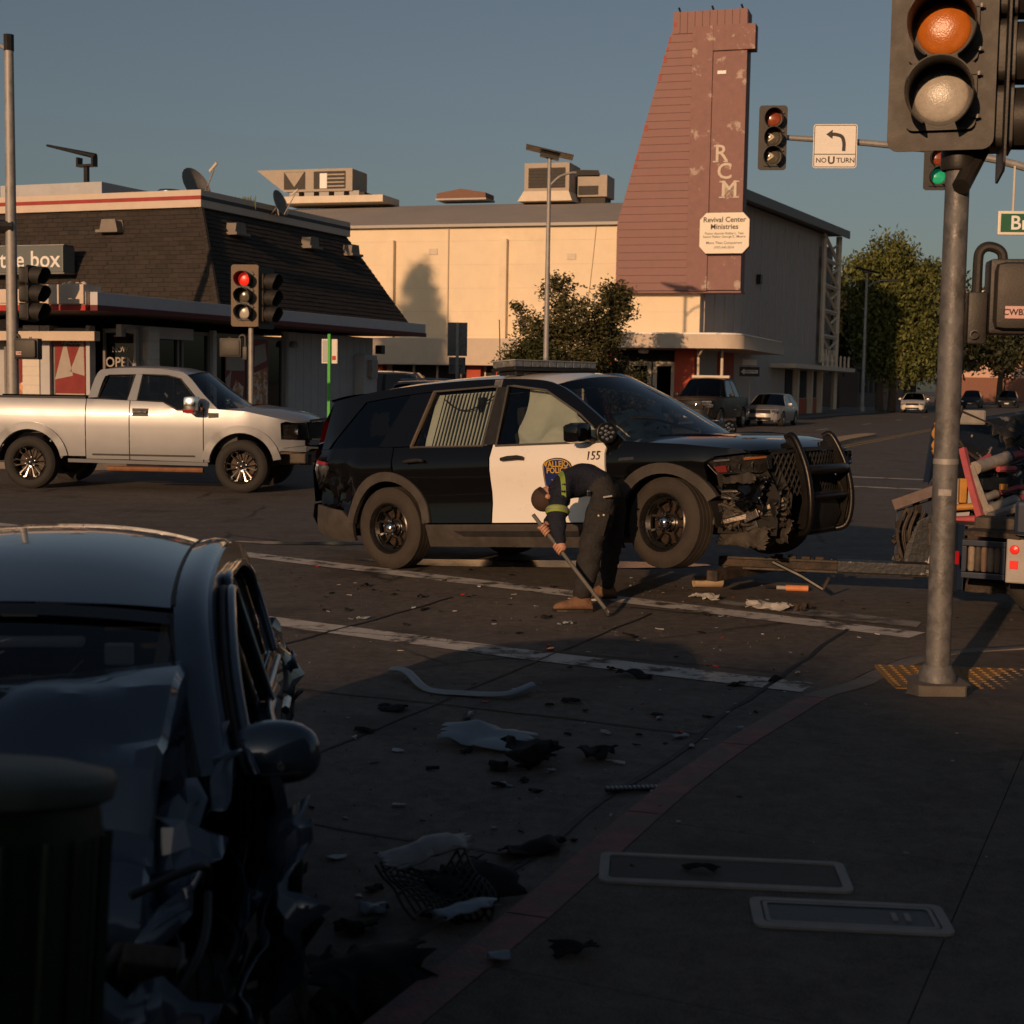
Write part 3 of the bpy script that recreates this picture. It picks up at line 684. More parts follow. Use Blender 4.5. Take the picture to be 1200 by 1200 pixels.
for k in range(16): side_box('wall_rib', .6+k*1.65, .66+k*1.65, .002, .05, 4.2, 10.9, M_SIDEW, 4.2, 10.95)
# overhanging metal roof edge of the side
side_box('side_roof', 2.0, 29.0, -3, .9, 11.0, 11.25, mat('metal_roof', (.13, .135, .14), .5, .5, .1, 2), 11.95, 12.25)
side_box('roof_fascia', 2.0, 29.2, .9, 1.0, 10.8, 11.3, mat('fascia_dark', (.22, .21, .20), .7), 11.8, 12.3)
# lattice screen
LT = empty('lattice', (0, 0, 0), (0, 0, 0), CH)
def lbar(a, b, w=.28):
    (t0, z0), (t1, z1) = a, b; p, q = Vector((*along(t0, .35), z0)), Vector((*along(t1, .35), z1)); d = (q-p); 
    MB().tube([p, q], w/2, 4).build('lattice_bar', M_CREAMD, LT, 0)
lbar((28.8, 0.2), (28.8, 11.9), .4); lbar((24.4, 3.3), (24.4, 11.3), .3)
for k in range(5):
    z = 3.4+k*1.65; lbar((24.4, z), (28.8, z)); lbar((24.4, z+1.55), (28.8, z+.1), .26); lbar((26.6, z+.8), (28.8, z+1.4), .2)
for k in range(5): lbar((25+k*.8, 3.0), (25+k*.8, 4.2), .16)
side_box('lattice_back', 24.4, 28.6, -.1, .0, 3.4, 10.8, mat('lattice_back', (.30, .28, .26), .8), 3.4, 11.2)
# canopies
M_CAN = mat('canopy_tan', (.55, .46, .37), .8, 0, .07, 2, .08, 20)
can = MB(); pts = [(-4.2, -2.4), (1.2, -2.4)]+arc2(1.2, -1.2, 1.2, -90, -12, 8)+[along(9, 1.8), along(9, 0.0), (0, -.02), (-4.2, -.02)]
can.prism(pts, 3.35, 3.98, 'Z').build('canopy', M_CAN, CH, 40, .03)
MB().prism(shrink(pts, .12), 3.98, 4.06, 'Z').build('canopy_top', M_WHITEP, CH, 0)
MB().bb(-40, -4.4, -1.6, -.02, 2.45, 3.75).build('canopy', M_CAN, CH, 0, .03)
side_box('side_canopy', 13, 30, 0.01, 1.5, 2.75, 3.0, M_CREAMD)
for k in range(7): side_box('balustrade', 20.5+k*1.3, 20.6+k*1.3, 1.3, 1.42, 3.0, 3.75, M_CREAMD)
# ground floor behind the canopies
for x_, w_ in ((-16.3, 1.0), (-11.0, .72), (-9.6, .5), (-.55, .95), (-20, .8), (-4.3, .4)):
    MB().bb(x_-w_/2, x_+w_/2, -.62, -.02, 0, 2.44 if x_ < -4.4 else 3.34).build('red_pillar', M_REDP, CH, 0, .02)
for k in range(9):
    a_ = -15.5+k*1.25
    if a_ > -5.2: break
    w_ = MB().bb(a_, a_+1.12, -.05, -.008, 0, 2.44).build('window', M_DARK, CH, 0)
    MB().bb(a_+1.13, a_+1.23, -.14, -.012, 0, 2.44).build('mullion', M_CREAMD, CH, 0)
MB().bb(-3.9, -1.1, -.06, -.008, 0, 3.3).build('recess', M_DARK, CH, 0)
for a_ in (-3.3, -2.15):
    d_ = MB(); d_.bb(a_, a_+.2, -.16, -.07, 0, 2.75); d_.bb(a_+.88, a_+1.08, -.16, -.07, 0, 2.75); d_.bb(a_+.2, a_+.88, -.155, -.075, 2.55, 2.75); d_.bb(a_+.2, a_+.88, -.155, -.075, 0, .3)
    q_ = d_.build('door', M_CREAMD, CH, 0, .01); MB().bb(a_+.2, a_+.88, -.12, -.11, .3, 2.55).build('pane', M_GLASSD, q_, 0)
MB().lathe([(0, .1), (.2, .1), (.26, 0), (.2, -.1), (0, -.12)], 14, (-2.4, -1.2, 3.22)).build('canopy_lamp', M_WHITEP, CH)
MB().tube([(0.5, -1.9, 3.3), (.35, -1.6, 3.1), (.12, -.7, 3.0), (.12, -.65, .1)], .06, 8).build('downpipe', M_CREAMD, CH)
MB().tube([(1.2, -.5, 0), (1.2, -.5, 3.3)], .07, 8).build('post', M_CREAMD, CH)
side_box('red_panel', 3.0, 5.6, .0, .08, 0, 3.3, M_REDP)
for k, t_ in enumerate((16.5, 20.2, 23.0)):
    side_box('window', t_, t_+1.7, .01, .05, 1.0, 2.7, M_DARK); side_box('red_panel', t_-.1, t_+1.8, .005, .07, .02, .95, M_REDP)
    side_box('column', t_+2.1, t_+2.5, .01, .3, 0, 2.74, M_CREAMD)
side_box('wall_lamp', 9.6, 10.0, .0, .25, 7.2, 7.7, M_BLKMET)
# rooftop units
E2 = Vector((8.7, 71)); a17 = rad(-17); VX = Vector((math.cos(a17), math.sin(a17))); VY = Vector((-VX.y, VX.x))
def on_ch(x, y): q = E2+VX*x+VY*y; return (q.x, q.y)
M_ACT = mat('ac_tan', (.34, .295, .245), .7, .1, .12, 3); M_ACD = mat('ac_dark', (.05, .045, .04), .8, 0, .3, 6)
ac = thing('rooftop_unit', 'long tan rooftop air unit with wedge hood and open louvre bays', 'air conditioner', (*on_ch(-24.3, 11.6), 12.2), a17)
MB().prism([(-4.0, 1.75), (2.0, 1.75), (2.0, .5), (-2.3, .5)], -1.1, 1.1, 'Y').build('casing', M_ACT, ac, 0, .02)
for a_, b_ in ((-2.3, -.95), (-.4, 1.6)):
    MB().bb(a_, b_, -1.13, -1.05, .62, 1.62).build('opening', M_ACD, ac, 0)
    if a_ < -1: MB().prism([(a_+.05, 1.6), (b_-.05, 1.6), ((a_+b_)/2, .75)], -1.16, -1.131, 'Y').build('baffle', M_ACT, ac, 0)
    else:
        for k in range(4): MB().bb(a_+.85, b_-.05, -1.17, -1.131, .72+k*.22, .80+k*.22).build('louvre', M_ACT, ac, 0)
        MB().bb(a_+.4, a_+.85, -1.17, -1.131, .64, 1.5).build('motor_panel', M_WHITEP, ac, 0)
MB().bb(-2.6, 4.0, -1.3, 1.3, -.2, .2).build('curb', M_CREAMD, ac, 0, .02)
for k in range(5): MB().bb(-2.0+k*.95, -1.4+k*.95, -1.0, 1.0, .2, .5).build('support', M_STEELD, ac, 0)
MB().bb(2.05, 2.7, -.9, .9, .2, .42).build('side_box', M_ACD, ac, 0)
ac = thing('rooftop_unit', 'square tan evaporative cooler with wide dark intake on roof', 'air conditioner', (*on_ch(-10.7, 12), 12.0), a17)
MB().bb(-1.3, 1.3, -1.2, 1.2, .45, 2.0).build('casing', M_ACT, ac, 0, .02); MB().bb(-1.05, 1.08, -1.23, -1.15, .62, 1.72).build('opening', M_ACD, ac, 0)
for k in range(6): MB().bb(-1.05, 1.08, -1.26, -1.231, .66+k*.18, .72+k*.18).build('louvre', M_ACD, ac, 0)
MB().prism([(-1.65, -.1), (1.5, -.1), (1.3, .44), (-1.3, .44)], -1.3, 1.3, 'Y').build('curb', M_CREAMD, ac, 0)
ac = thing('rooftop_unit', 'small tan cooler box behind the square evaporative cooler', 'air conditioner', (*on_ch(-8.4, 13), 11.9), a17)
MB().bb(-.85, .85, -.9, .9, .35, 1.55).build('casing', M_ACT, ac, 0, .02); MB().bb(-.8, .35, -.93, -.85, .45, .95).build('opening', M_ACD, ac, 0); MB().bb(-.7, .7, -.7, .7, -.2, .34).build('curb', M_ACD, ac, 0)
rh = thing('roof_hatch', 'small brown roof hatch with low peak on church roof', 'hatch', (*on_ch(-16.4, 13.5), 12.4), a17)
MB().prism([(-1.5, 0), (1.5, 0), (1.5, .3), (0, .55), (-1.5, .3)], -.8, .8, 'Y').build('hood', mat('hatch_brown', (.17, .09, .065), .8), rh, 0)
MB().bb(-1.55, 1.55, -.85, .85, -.1, .0).build('curb', M_STEELD, rh, 0)

# ---------------------------------------------------------------- tall fin sign with boards
M_FIN = mat('fin_red', (.235, .130, .122), .75, 0, .10, 1.5, .12, 18)
M_FINP = mat('fin_peeling', (.23, .127, .118), .8, 0, .14, 3, .2, 18, col2=(.40, .31, .27), mix=(.585, .63))
M_FINP2 = mat('fin_red_patch', (.30, .075, .055), .75, 0, .2, 6)
FN = thing('tower_sign', 'tall tapering red fin sign with peeling paint over church entrance', 'sign', (*on_ch(0, -.6), 0), a17)
TH = 1.3
zb, zt = 6.2, 18.95
def xl(z): return ip([(6.2, -3.95), (9.3, -3.95), (zt, -1.35)], z)
core = [(-3.9, zb), (1.95, zb), (1.95, zt), (-1.32, zt), (xl(9.3)+.05, 9.3)]
MB().prism(core, .03, TH, 'Y').build('core', M_FIN, FN, 0)
nb = 33; zz = np.linspace(zb, 17.95, nb+1)
for i in range(nb):
    z0, z1 = zz[i]+.007, zz[i+1]-.007; x1 = -.56
    a0, a1 = xl(z0), xl(z1)
    mb = MB(); mb.v = [(a0, -.024, z0), (x1, -.024, z0), (x1, -.012, z1), (a1, -.012, z1), (a0, .04, z0), (x1, .04, z0), (x1, .04, z1), (a1, .04, z1)]
    mb.f = [(0, 1, 2, 3), (4, 7, 6, 5), (0, 4, 5, 1), (3, 2, 6, 7), (0, 3, 7, 4), (1, 5, 6, 2)]
    mb.build('board', M_FIN, FN, 0)
for k in range(10):
    a_ = -1.5+k*.345; MB().bb(max(a_, xl(18.0)), a_+.325, -.03, .04, 17.98, zt+.02).build('top_board', M_FIN, FN, 0)
MB().bb(-.54, .42, -.20, .035, zb-.02, 18.22).build('frame_upright', M_FINP, FN, 0, .015)
MB().bb(.425, 2.35, -.22, .6, 17.1, 18.24).build('frame_head', M_FINP, FN, 0, .015)
MB().bb(.43, 1.98, -.10, .035, zb+.02, 17.09).build('letter_panel', M_FINP, FN, 0, .01)
MB().bb(-3.98, 2.0, -.03, TH+.02, zb-.10, zb-.022).build('bottom_trim', M_FIN, FN, 0)
for z_ in (18.3, 17.2, 16.7, 15.9, 13.6, 12.3, 11.9, 17.6): MB().bb(xl(z_)+.05, xl(z_)+random.uniform(.12, .22), -.034, -.026, z_, z_+random.uniform(.12, .34)).build('rust_patch', M_FINP2, FN, 0)
M_LET = mat('letter_cream', (.55, .48, .40), .7, 0, .12, 4)
for ch_, x_, z_ in (('R', .92, 12.45), ('C', 1.1, 11.62), ('M', 1.34, 10.82)):
    text(ch_, 1.02, M_LET, FN, (x_, -.12, z_), (PI/2, 0, 0), 'letter', .012, .012)
    if ch_ == 'R':
        for dx, dz, w in ((-.24, -.36, .26), (-.24, .35, .2), (.22, -.36, .2)): MB().bb(x_+dx-w/2, x_+dx+w/2, -.14, -.105, z_+dz-.03, z_+dz+.03).build('serif', M_LET, FN, 0)
    if ch_ == 'M':
        for dx, dz in ((-.32, -.36), (.32, -.36), (-.32, .35), (.32, .35)): MB().bb(x_+dx-.14, x_+dx+.14, -.14, -.105, z_+dz-.03, z_+dz+.03).build('serif', M_LET, FN, 0)
    if ch_ == 'C':
        MB().bb(x_+.24, x_+.29, -.14, -.105, z_+.1, z_+.36).build('serif', M_LET, FN, 0)
MB().bb(.65, 1.05, -.15, -.105, 16.05, 16.2).build('lamp_remnant', M_WHITEP, FN, 0)
for x_ in (-1.2, .35, 1.7):
    MB().tube([(x_, .3, zt), (x_-.1, .25, zt+.28)], .05, 5).build('spike', M_BLKMET, FN)
PL = thing('church_plaque', 'cream eight sided plaque naming Revival Center Ministries on red fin', 'plaque', (*on_ch(1.22, -.72), 8.8), a17)
oc = [(-1.16, -.62), (-.86, -.94), (.86, -.94), (1.16, -.62), (1.16, .62), (.86, .94), (-.86, .94), (-1.16, .62)]
MB().prism(oc, -.30, 0, 'Y').build('board', mat('plaque_edge', (.12, .05, .04), .7), PL, 0)
MB().prism([(x*.985, z*.985) for x, z in oc], -.325, -.301, 'Y').build('face', mat('plaque_cream', (.74, .68, .58), .6, 0, .05, 2), PL, 0)
M_INK = mat('ink', (.045, .028, .025), .7)
for s_, z_, sz in (('Revival Center', .60, .33), ('Ministries', .28, .33), ('Pastor Apostle Bobby L. Tate', -.02, .15), ('Senior Pastor George C. Moore', -.17, .15), ('More Than Conquerors', -.45, .17), ('(707) 643-2010', -.66, .15)):
    text(s_, sz, M_INK, PL, (0, -.327, z_), (PI/2, 0, 0), 'lettering', .002, .006 if sz > .2 else .001, 1.0)

# ================================================================ BUILDINGS BEHIND THE VIEWER (they throw the shade on the crossing)
def shade_building(label, p0, p1, h, depth):
    a = Vector(p0); b = Vector(p1); d = (b-a); L_ = d.length; ang = math.atan2(d.y, d.x)
    t = thing('unseen_building', label, 'building', (a.x, a.y, 0), ang, 'buildings behind the viewer')
    MB().bb(0, L_, -depth, 0, 0, h-.35).build('wall', M_CREAMD, t, 0)
    MB().bb(-.15, L_+.15, -depth-.15, .15, h-.35, h).build('parapet', M_GREYW, t, 0)
    k = int(L_/3)
    for i in range(k): 
        w = MB().bb(.8+i*3, 2.6+i*3, .02, .06, .9, 2.8).build('window', M_GREYW, t, 0); MB().bb(.9+i*3, 2.5+i*3, .061, .07, 1.0, 2.7).build('pane', M_GLASSD, w, 0)
def skylight_blocker():  # added unseen block, dims the skylight over the near sidewalk
    t = thing('unseen_building', 'unseen dark brick block added to keep skylight off near sidewalk', 'building', (5.2, 3.0, .12), rad(66), 'buildings behind the viewer')
    mb_ = mat('dark_brick', (.055, .035, .028), .85, 0, .2, 4, .3, 30)
    MB().bb(-26, 0, -14, 0, 0, 6.2).build('wall', mb_, t, 0); MB().bb(-26.1, .1, -14.1, .12, 6.2, 6.6).build('parapet', M_GREYW, t, 0)
    for i in range(7):
        w = MB().bb(-3.2-i*3.6, -.8-i*3.6, .02, .08, .5, 2.9).build('window', M_BLKMET, t, 0); MB().bb(-3.1-i*3.6, -.9-i*3.6, .081, .09, .6, 2.8).build('pane', M_GLASSD, w, 0)
skylight_blocker()
# ================================================================ SHADE from behind the viewer: corner shops set back on the street grid
shade_building('long cream shop block behind the viewer across the avenue', (-58, -42), (-21.3, -31.9), 9.6, 12)
shade_building('tall cream shop block behind the viewer next to the avenue', (-21.0, -31.8), (-14.6, -29.2), 9.3, 12)
shade_building('low cream shop behind the viewer beside the sidewalk', (-14.4, -29.1), (6, -20.5), 7.2, 12)

# ================================================================ TREES
def leaf_mesh(name, clumps, n, size, m, seed, droop=0.0, flat=.5):
    """clumps: (x,y,z,rx,ry,rz,weight) ellipsoids filled with small folded leaves, thinner towards the middle, broken into twig tufts"""
    r = np.random.default_rng(seed); w = np.array([c[6] if len(c) > 6 else c[3]*c[4]*c[5] for c in clumps], float); w /= w.sum()
    V_ = []; 
    nt_ = max(8, n//44)
    idx = r.choice(len(clumps), nt_, p=w); cl = np.array([c[:6] for c in clumps], float)[idx]
    d = r.normal(size=(nt_, 3)); d /= np.linalg.norm(d, axis=1)[:, None]; rr = r.uniform(.12, 1, nt_)**.42
    tuft = cl[:, :3]+d*rr[:, None]*cl[:, 3:6]
    ti = r.integers(0, nt_, n); sp = cl[ti, 3:6].mean(axis=1)*.15+size*.8
    pos = tuft[ti]+r.normal(size=(n, 3))*sp[:, None]*np.array([1, 1, .8])
    if droop: pos[:, 2] -= np.abs(r.normal(size=n))*droop
    a = r.normal(size=(n, 3)); a[:, 2] *= flat
    if droop: a[:, 2] -= 1.1
    a /= np.linalg.norm(a, axis=1)[:, None]; b = np.cross(a, r.normal(size=(n, 3))); b /= np.linalg.norm(b, axis=1)[:, None]
    s = size*r.uniform(.6, 1.4, n)[:, None]
    c = np.cross(a, b)*.25
    v = np.empty((n, 4, 3)); v[:, 0] = pos-a*s; v[:, 1] = pos+b*s*.45+c*s; v[:, 2] = pos+a*s; v[:, 3] = pos-b*s*.45+c*s
    me = bpy.data.meshes.new(name); me.vertices.add(4*n); me.vertices.foreach_set('co', v.reshape(-1))
    me.loops.add(4*n); me.loops.foreach_set('vertex_index', np.arange(4*n, dtype=np.int32)); me.polygons.add(n); me.polygons.foreach_set('loop_start', np.arange(0, 4*n, 4, dtype=np.int32))
    me.update(calc_edges=True); me.validate(); me.materials.append(m)
    return me
def leafm(name, c):
    m = mat(name, c, .6, 0, .25, 1.2, island=.45, spec=.3); return m
M_BARK = mat('bark', (.075, .055, .042), .9, 0, .3, 6, .6, 30)
def tree(name, label, loc, clumps, n, size, m, seed, trunk_r, fork_z, droop=0, group=None, stems=1, flat=.5):
    t = thing(name, label, 'tree', loc, 0, group); r = random.Random(seed); mb = MB()
    for s in range(stems):
        bx = (s-(stems-1)/2)*trunk_r*3.2
        base = [(bx, 0, -.1), (bx+r.uniform(-.1, .1), r.uniform(-.1, .1), fork_z*.5), (bx*.8+r.uniform(-.15, .15), r.uniform(-.15, .15), fork_z)]
        mb.tube(cr(base, 4), [lerp(trunk_r*1.25, trunk_r*.75, i/8) for i in range(9)], 8)
        top = Vector(base[-1])
        for c in clumps[s::stems]:
            e = Vector(c[:3]); mid = top.lerp(e, .5)+Vector((r.uniform(-.2, .2), r.uniform(-.2, .2), -.1*abs(e.z-top.z)))
            pts = cr([top, mid, e+Vector((0, 0, c[5]*.4))], 4); mb.tube(pts, [lerp(trunk_r*.55, trunk_r*.08, i/8) for i in range(9)], 6)
            for q in range(4):
                f = e+Vector((r.uniform(-1, 1)*c[3], r.uniform(-1, 1)*c[4], r.uniform(-.3, 1)*c[5]))*.8; mb.tube([mid.lerp(e, .6), f], [trunk_r*.16, trunk_r*.04], 4)
    mb.build('trunk', M_BARK, t)
    link('crown', leaf_mesh('crown', clumps, n, size, m, seed, droop, flat), t); return t
L_OLIVE = leafm('leaf_olive', (.060, .058, .022)); L_YEL = leafm('leaf_yellowgreen', (.088, .098, .026)); L_DK = leafm('leaf_dark', (.030, .034, .016)); L_HEDGE = leafm('leaf_hedge', (.045, .050, .016))
tree('street_tree', 'small olive green street tree with ragged crown before cream church wall', (2.3, 62, .13),
     [(-1.7, 0, 4.1, .75, .8, .55, .5), (-.55, .1, 5.3, .7, .7, .85, .8), (.1, 0, 4.2, 1.3, 1.2, .95, 2.0), (1.75, .1, 4.9, .75, .8, .9, 1.2), (1.3, 0, 3.6, .9, .9, .7, 1), (-.9, .1, 3.3, 1.0, 1, .8, 1.2), (.4, 0, 2.8, 1.4, 1.2, .8, 1.5), (2.2, 0, 5.4, .4, .5, .5, .3), (-2.2, 0, 4.6, .35, .4, .3, .15)], 15000, .085, L_OLIVE, 3, .13, 1.9)
tree('street_tree', 'round dense dark green bush beside the solar lamp post', (.55, 60.5, .13), [(0, 0, 2.0, 1.05, 1.0, 1.45, 3), (.9, 0, 1.7, .9, .9, 1.3, 1.5)], 11000, .085, L_HEDGE, 5, .08, .8)
tree('street_tree', 'low dark green shrub under the tree near church doors', (4.5, 63.5, .13), [(-.3, 0, 1.6, 1.1, 1.0, 1.3, 2), (.7, 0, 1.2, .6, .8, 1.0, 1)], 6000, .085, L_DK, 6, .06, .6)
tree('street_tree', 'tall drooping yellow green street tree with two trunks by far kerb', (28.5, 114.8, .13),
     [(0, 0, 11.9, 2.0, 2, 1.7, 1.7), (-.9, 0, 9.6, 2.3, 2, 2.1, 2.4), (1.2, 0, 9.4, 2.3, 2, 2.2, 2.4), (-.5, 0, 6.6, 2.4, 2, 2.2, 2.4), (1.3, 0, 6.4, 2.1, 2, 2.2, 2.4), (.5, 0, 4.2, 2.4, 2, 1.6, 1.8), (-2.4, 0, 11.4, 1.2, 1, .7, .5), (2.9, 0, 11.0, .9, 1, .9, .5), (2.6, 0, 4.4, 1.2, 1.2, 1.3, .6)], 23000, .19, L_YEL, 8, .28, 3.0, .55, None, 2)
tree('street_tree', 'dark shaded tree behind the drooping yellow green tree', (26.6, 124, .13),
     [(0, 0, 9.0, 2.6, 2.5, 2.8, 2), (-1.6, 0, 6.0, 2.6, 2.4, 2.6, 2), (1.6, 0, 6.6, 3, 2.6, 3, 2), (-2.2, 0, 10.3, 1.6, 1.4, .9, .6)], 13000, .22, L_DK, 9, .3, 3.0, .3)
tree('street_tree', 'very dark broad tree over the far parked cars', (46.5, 164, .13), [(-3, 0, 11, 3.2, 3, 3.2, 2), (1, 0, 9.5, 4, 3.6, 4.6, 3), (5, 0, 8, 3.4, 3, 3.4, 2), (-2.5, 0, 6, 3, 3, 3, 2)], 15000, .3, L_DK, 10, .4, 3.4, .3)
tree('street_tree', 'dark broad tree with sunlit top farther along the avenue', (63.5, 196, .13), [(0, 0, 9, 4.5, 4, 3.4, 3), (5, 0, 8.6, 4, 4, 2.6, 2), (-5, 0, 7.5, 3.4, 3, 3, 2)], 12000, .34, L_OLIVE, 12, .4, 4.2, .3)
tree('street_tree', 'small thin street tree before the pink building', (70, 214, .13), [(0, 0, 6, 1.6, 1.6, 3.2, 2), (.4, 0, 9, 1.0, 1, 1.8, 1)], 3000, .3, L_OLIVE, 14, .15, 2.4)
tree('conifer', 'tall cone shaped conifer beside the restaurant', (-22.3, 33.4, .13), [(-.3, 0, 16.3, .6, .6, 1.3, 1), (-.1, 0, 14.7, 1.2, 1.2, 1.3, 2), (.2, 0, 13.0, 1.7, 1.7, 1.4, 3), (.0, 0, 11.3, 2.1, 2.0, 1.4, 4), (.4, 0, 9.8, 2.5, 2.3, 1.2, 4)], 18000, .16, L_DK, 15, .3, 7.5)

# far buildings down the avenue
def far_building(label, x, y, w, d, h, rz, m, wm, rows, cols, base=None):
    t = thing('far_building', label, 'building', (x, y, .13), rz, 'buildings along the far avenue')
    MB().bb(0, w, 0, d, 0, h).build('wall', m, t, 0); MB().bb(-.2, w+.2, -.2, d+.2, h, h+.5).build('cornice', M_CREAMD, t, 0)
    if base: MB().bb(.02, w-.02, -.08, -.005, 0, h*.22).build('plinth', base, t, 0)
    for i in range(rows):
        for j in range(cols):
            xx = w*(j+.25)/cols; zz = h*(.28+.68*i/max(1, rows)); wi = MB().bb(xx, xx+w*.5/cols, -.05, .02, zz, zz+h*.62/max(1, rows)*.75).build('window', wm, t, 0)
M_PINK = mat('pink_stucco', (.56, .36, .27), .85, 0, .06, 1)
far_building('pink sunlit three storey building at the end of the avenue', 71, 240, 26, 14, 17, rad(-10), M_PINK, M_DARK, 3, 6, mat('plinth_brown', (.20, .09, .06), .8, 0, .1, 2))
far_building('low brown shop beyond the dark trees', 41, 158, 11, 10, 5.2, rad(68), mat('brown_stucco', (.13, .10, .085), .85, 0, .1, 1), M_DARK, 1, 4)
far_building('pale shop annex beside the church with dark windows', 17.6, 101.5, 8, 12, 5.0, rad(68), M_CREAMD, M_DARK, 1, 4)
far_building('low dark shop past the drooping tree', 30.5, 133, 12, 10, 4.6, rad(68), MATS['brown_stucco'], M_DARK, 1, 4)

# ================================================================ SIGNALS
M_REDLIT = mat('red_lit', (.8, .02, .01), .3, emit=(1.0, .03, .015), es=.32)
M_GRNL = mat('green_lens', (.02, .42, .22), .2, 0, .08, 20, coat=.6, emit=(.0, .5, .25), es=.10)
M_ORL = mat('red_lens_sun', (.25, .052, .02), .2, 0, .1, 20, coat=.6)
M_DIM = mat('dim_lens', (.09, .08, .06), .2, 0, .1, 20, coat=.6); M_ARW = mat('arrow_lens', (.55, .48, .36), .3)
def signal(label, loc, rz, lenses, body=M_SIG, plate=M_SIG, group='traffic signals', arrows=(), bp=(.62, 1.30), visor=.28, n=28, arms=None):
    t = thing('traffic_signal', label, 'traffic signal', loc, rz, group)
    MB().prism(rrect(bp[0], bp[1], .06, 4), -.012, .0, 'Y').build('backplate', plate, t, 20)
    for k, lm in enumerate(lenses):
        z = .345*(1-k)
        s = MB(); s.prism(rrect(.345, .338, .035, 3, 0, z), -.05, .0, 'Y'); s.prism(rrect(.33, .325, .05, 3, 0, z), .001, .17, 'Y')
        so = s.build('section', body, t, 30, .006)
        dome = MB(); prof = [(.140*math.sin(a), -.045-.045*math.cos(a)) for a in np.linspace(0.0, PI/2, 9)]
        dome.lathe(prof, n, (0, 0, z), 'Y').build('lens', lm, so, 60)
        MB().lathe([(.140, -.045), (.152, -.052), (.170, -.05)], n, (0, 0, z), 'Y').build('lens_rim', body, so, 60)
        P = []
        for j in range(n+1):
            a = rad(-62+(304)*j/n); top = (math.sin(a)+1)/2; L_ = visor*(.55+.45*min(1, top*1.5))
            c_, s_ = math.cos(a), math.sin(a)
            P.append([(.166*c_, -.05, z+.166*s_), (.169*c_, -.05-L_*.5, z+.169*s_), (.173*c_, -.05-L_, z+.173*s_-.012), (.167*c_, -.05-L_, z+.167*s_-.012), (.163*c_, -.05-L_*.5, z+.163*s_), (.160*c_, -.05, z+.160*s_)])
        MB().grid(P).build('visor', body, so, 50)
        if k in arrows:
            for dz, ang in ((.035, 38), (-.035, -38)):
                MB().box((-.035, -.104, z+dz), (.12, .006, .03), rot=Matrix.Rotation(rad(ang), 3, 'Y')).build('arrow', M_ARW, so, 0)
        for dz in (-.11, .11):
            MB().lathe([(0, -.062), (.011, -.06), (.011, -.05)], 8, (.185, 0, z+dz), 'Y').build('latch', M_STEELD, so)
            MB().box((.178, -.055, z+dz), (.05, .012, .012)).build('hinge', body, so, 0)
    return t
sz0 = side_h(2.37, 8.17)
PG = thing('signal_pole', 'round galvanised signal pole with square foot on near sidewalk', 'pole', (2.37, 8.17, sz0))
MB().lathe([(.068, .12), (.066, 1.6), (.064, 2.86), (.064, 2.90)], 24).build('shaft', M_STEEL, PG)
MB().prism(rrect(.27, .27, .03, 3), 0, .10, 'Z').build('foot', mat('foot_concrete', (.14, .125, .11), .8, 0, .2, 8, .2, 60), PG, 20, .02)
MB().lathe([(.105, .10), (.10, .14), (.075, .19), (.069, .19)], 20).build('collar', M_STEEL, PG)
MB().lathe([(.085, 2.88), (.092, 2.90), (.092, 3.0), (.075, 3.04), (.07, 3.10)], 20).build('cap', M_SIG, PG)
MB().lathe([(.0668, 1.13), (.0678, 1.13), (.0678, 1.165), (.0668, 1.165)], 12, (0, 0, 0), 'Z', 225, 285).build('sticker', mat('sticker_pale', (.30, .29, .28), .7, 0, .3, 30), PG)
MB().lathe([(.0675, 1.30), (.0685, 1.30), (.0685, 1.33), (.0675, 1.33)], 24).build('band', M_STEELD, PG)
s1 = signal('large traffic signal on near pole with sunlit amber and clear lenses', (2.235, 8.06, 3.635), rad(-18), (M_REDL, M_AMBER, M_CLEARL), M_BROWN, M_BROWN, n=40, bp=(.545, 1.24))
MB().tube([(.09, .12, -.66), (.06, .1, -.45)], .05, 10).build('mount', M_SIG, s1)
s2 = signal('black traffic signal turned side on beside the large near signal', (2.60, 8.20, 3.55), rad(76), (M_REDL, M_DIM, M_DIM), M_SIG, M_SIG)
MB().tube([(-.2, .2, -.72), (0, .1, -.5)], .05, 10).build('mount', M_SIG, s2)
# pedestrian signal on the near pole
pd = thing('pedestrian_signal', 'black pedestrian signal box with sticker clamped to near pole', 'pedestrian signal', (2.37, 8.17, 2.2), rad(-8), 'pedestrian signals')
MB().box((.42, 0, .055), (.44, .30, .36)).build('housing', M_BROWN, pd, 30, .05); MB().box((.42, .02, .055), (.48, .20, .40)).build('door_frame', M_SIG, pd, 30, .02)
P_ = cr([(.125, 0, .02), (.125, 0, .24), (.135, 0, .30), (.17, 0, .325), (.22, 0, .315), (.25, 0, .285), (.255, 0, .22)], 4); MB().tube(P_, .027, 10).build('elbow', M_SIG, pd)
MB().box((.125, 0, -.06), (.10, .12, .28)).build('bracket', M_SIG, pd, 30, .015); MB().lathe([(.02, -.09), (.026, -.08), (.026, -.06)], 10, (.11, 0, -.15), 'Y').build('bolt', M_STEELD, pd)
MB().bb(.25, .36, -.156, -.1515, -.065, -.0).build('sticker', mat('sticker_pink', (.62, .40, .38), .6, 0, .1, 5), pd, 0)
text('CWBZ', .045, M_INK, pd, (.305, -.1575, -.033), (PI/2, 0, 0), 'sticker_print', .0005, .001)
for k in range(2): MB().box((.46+k*.03, 0, .27), (.012, .02, .03)).build('hinge_pin', M_SIG, pd, 0)

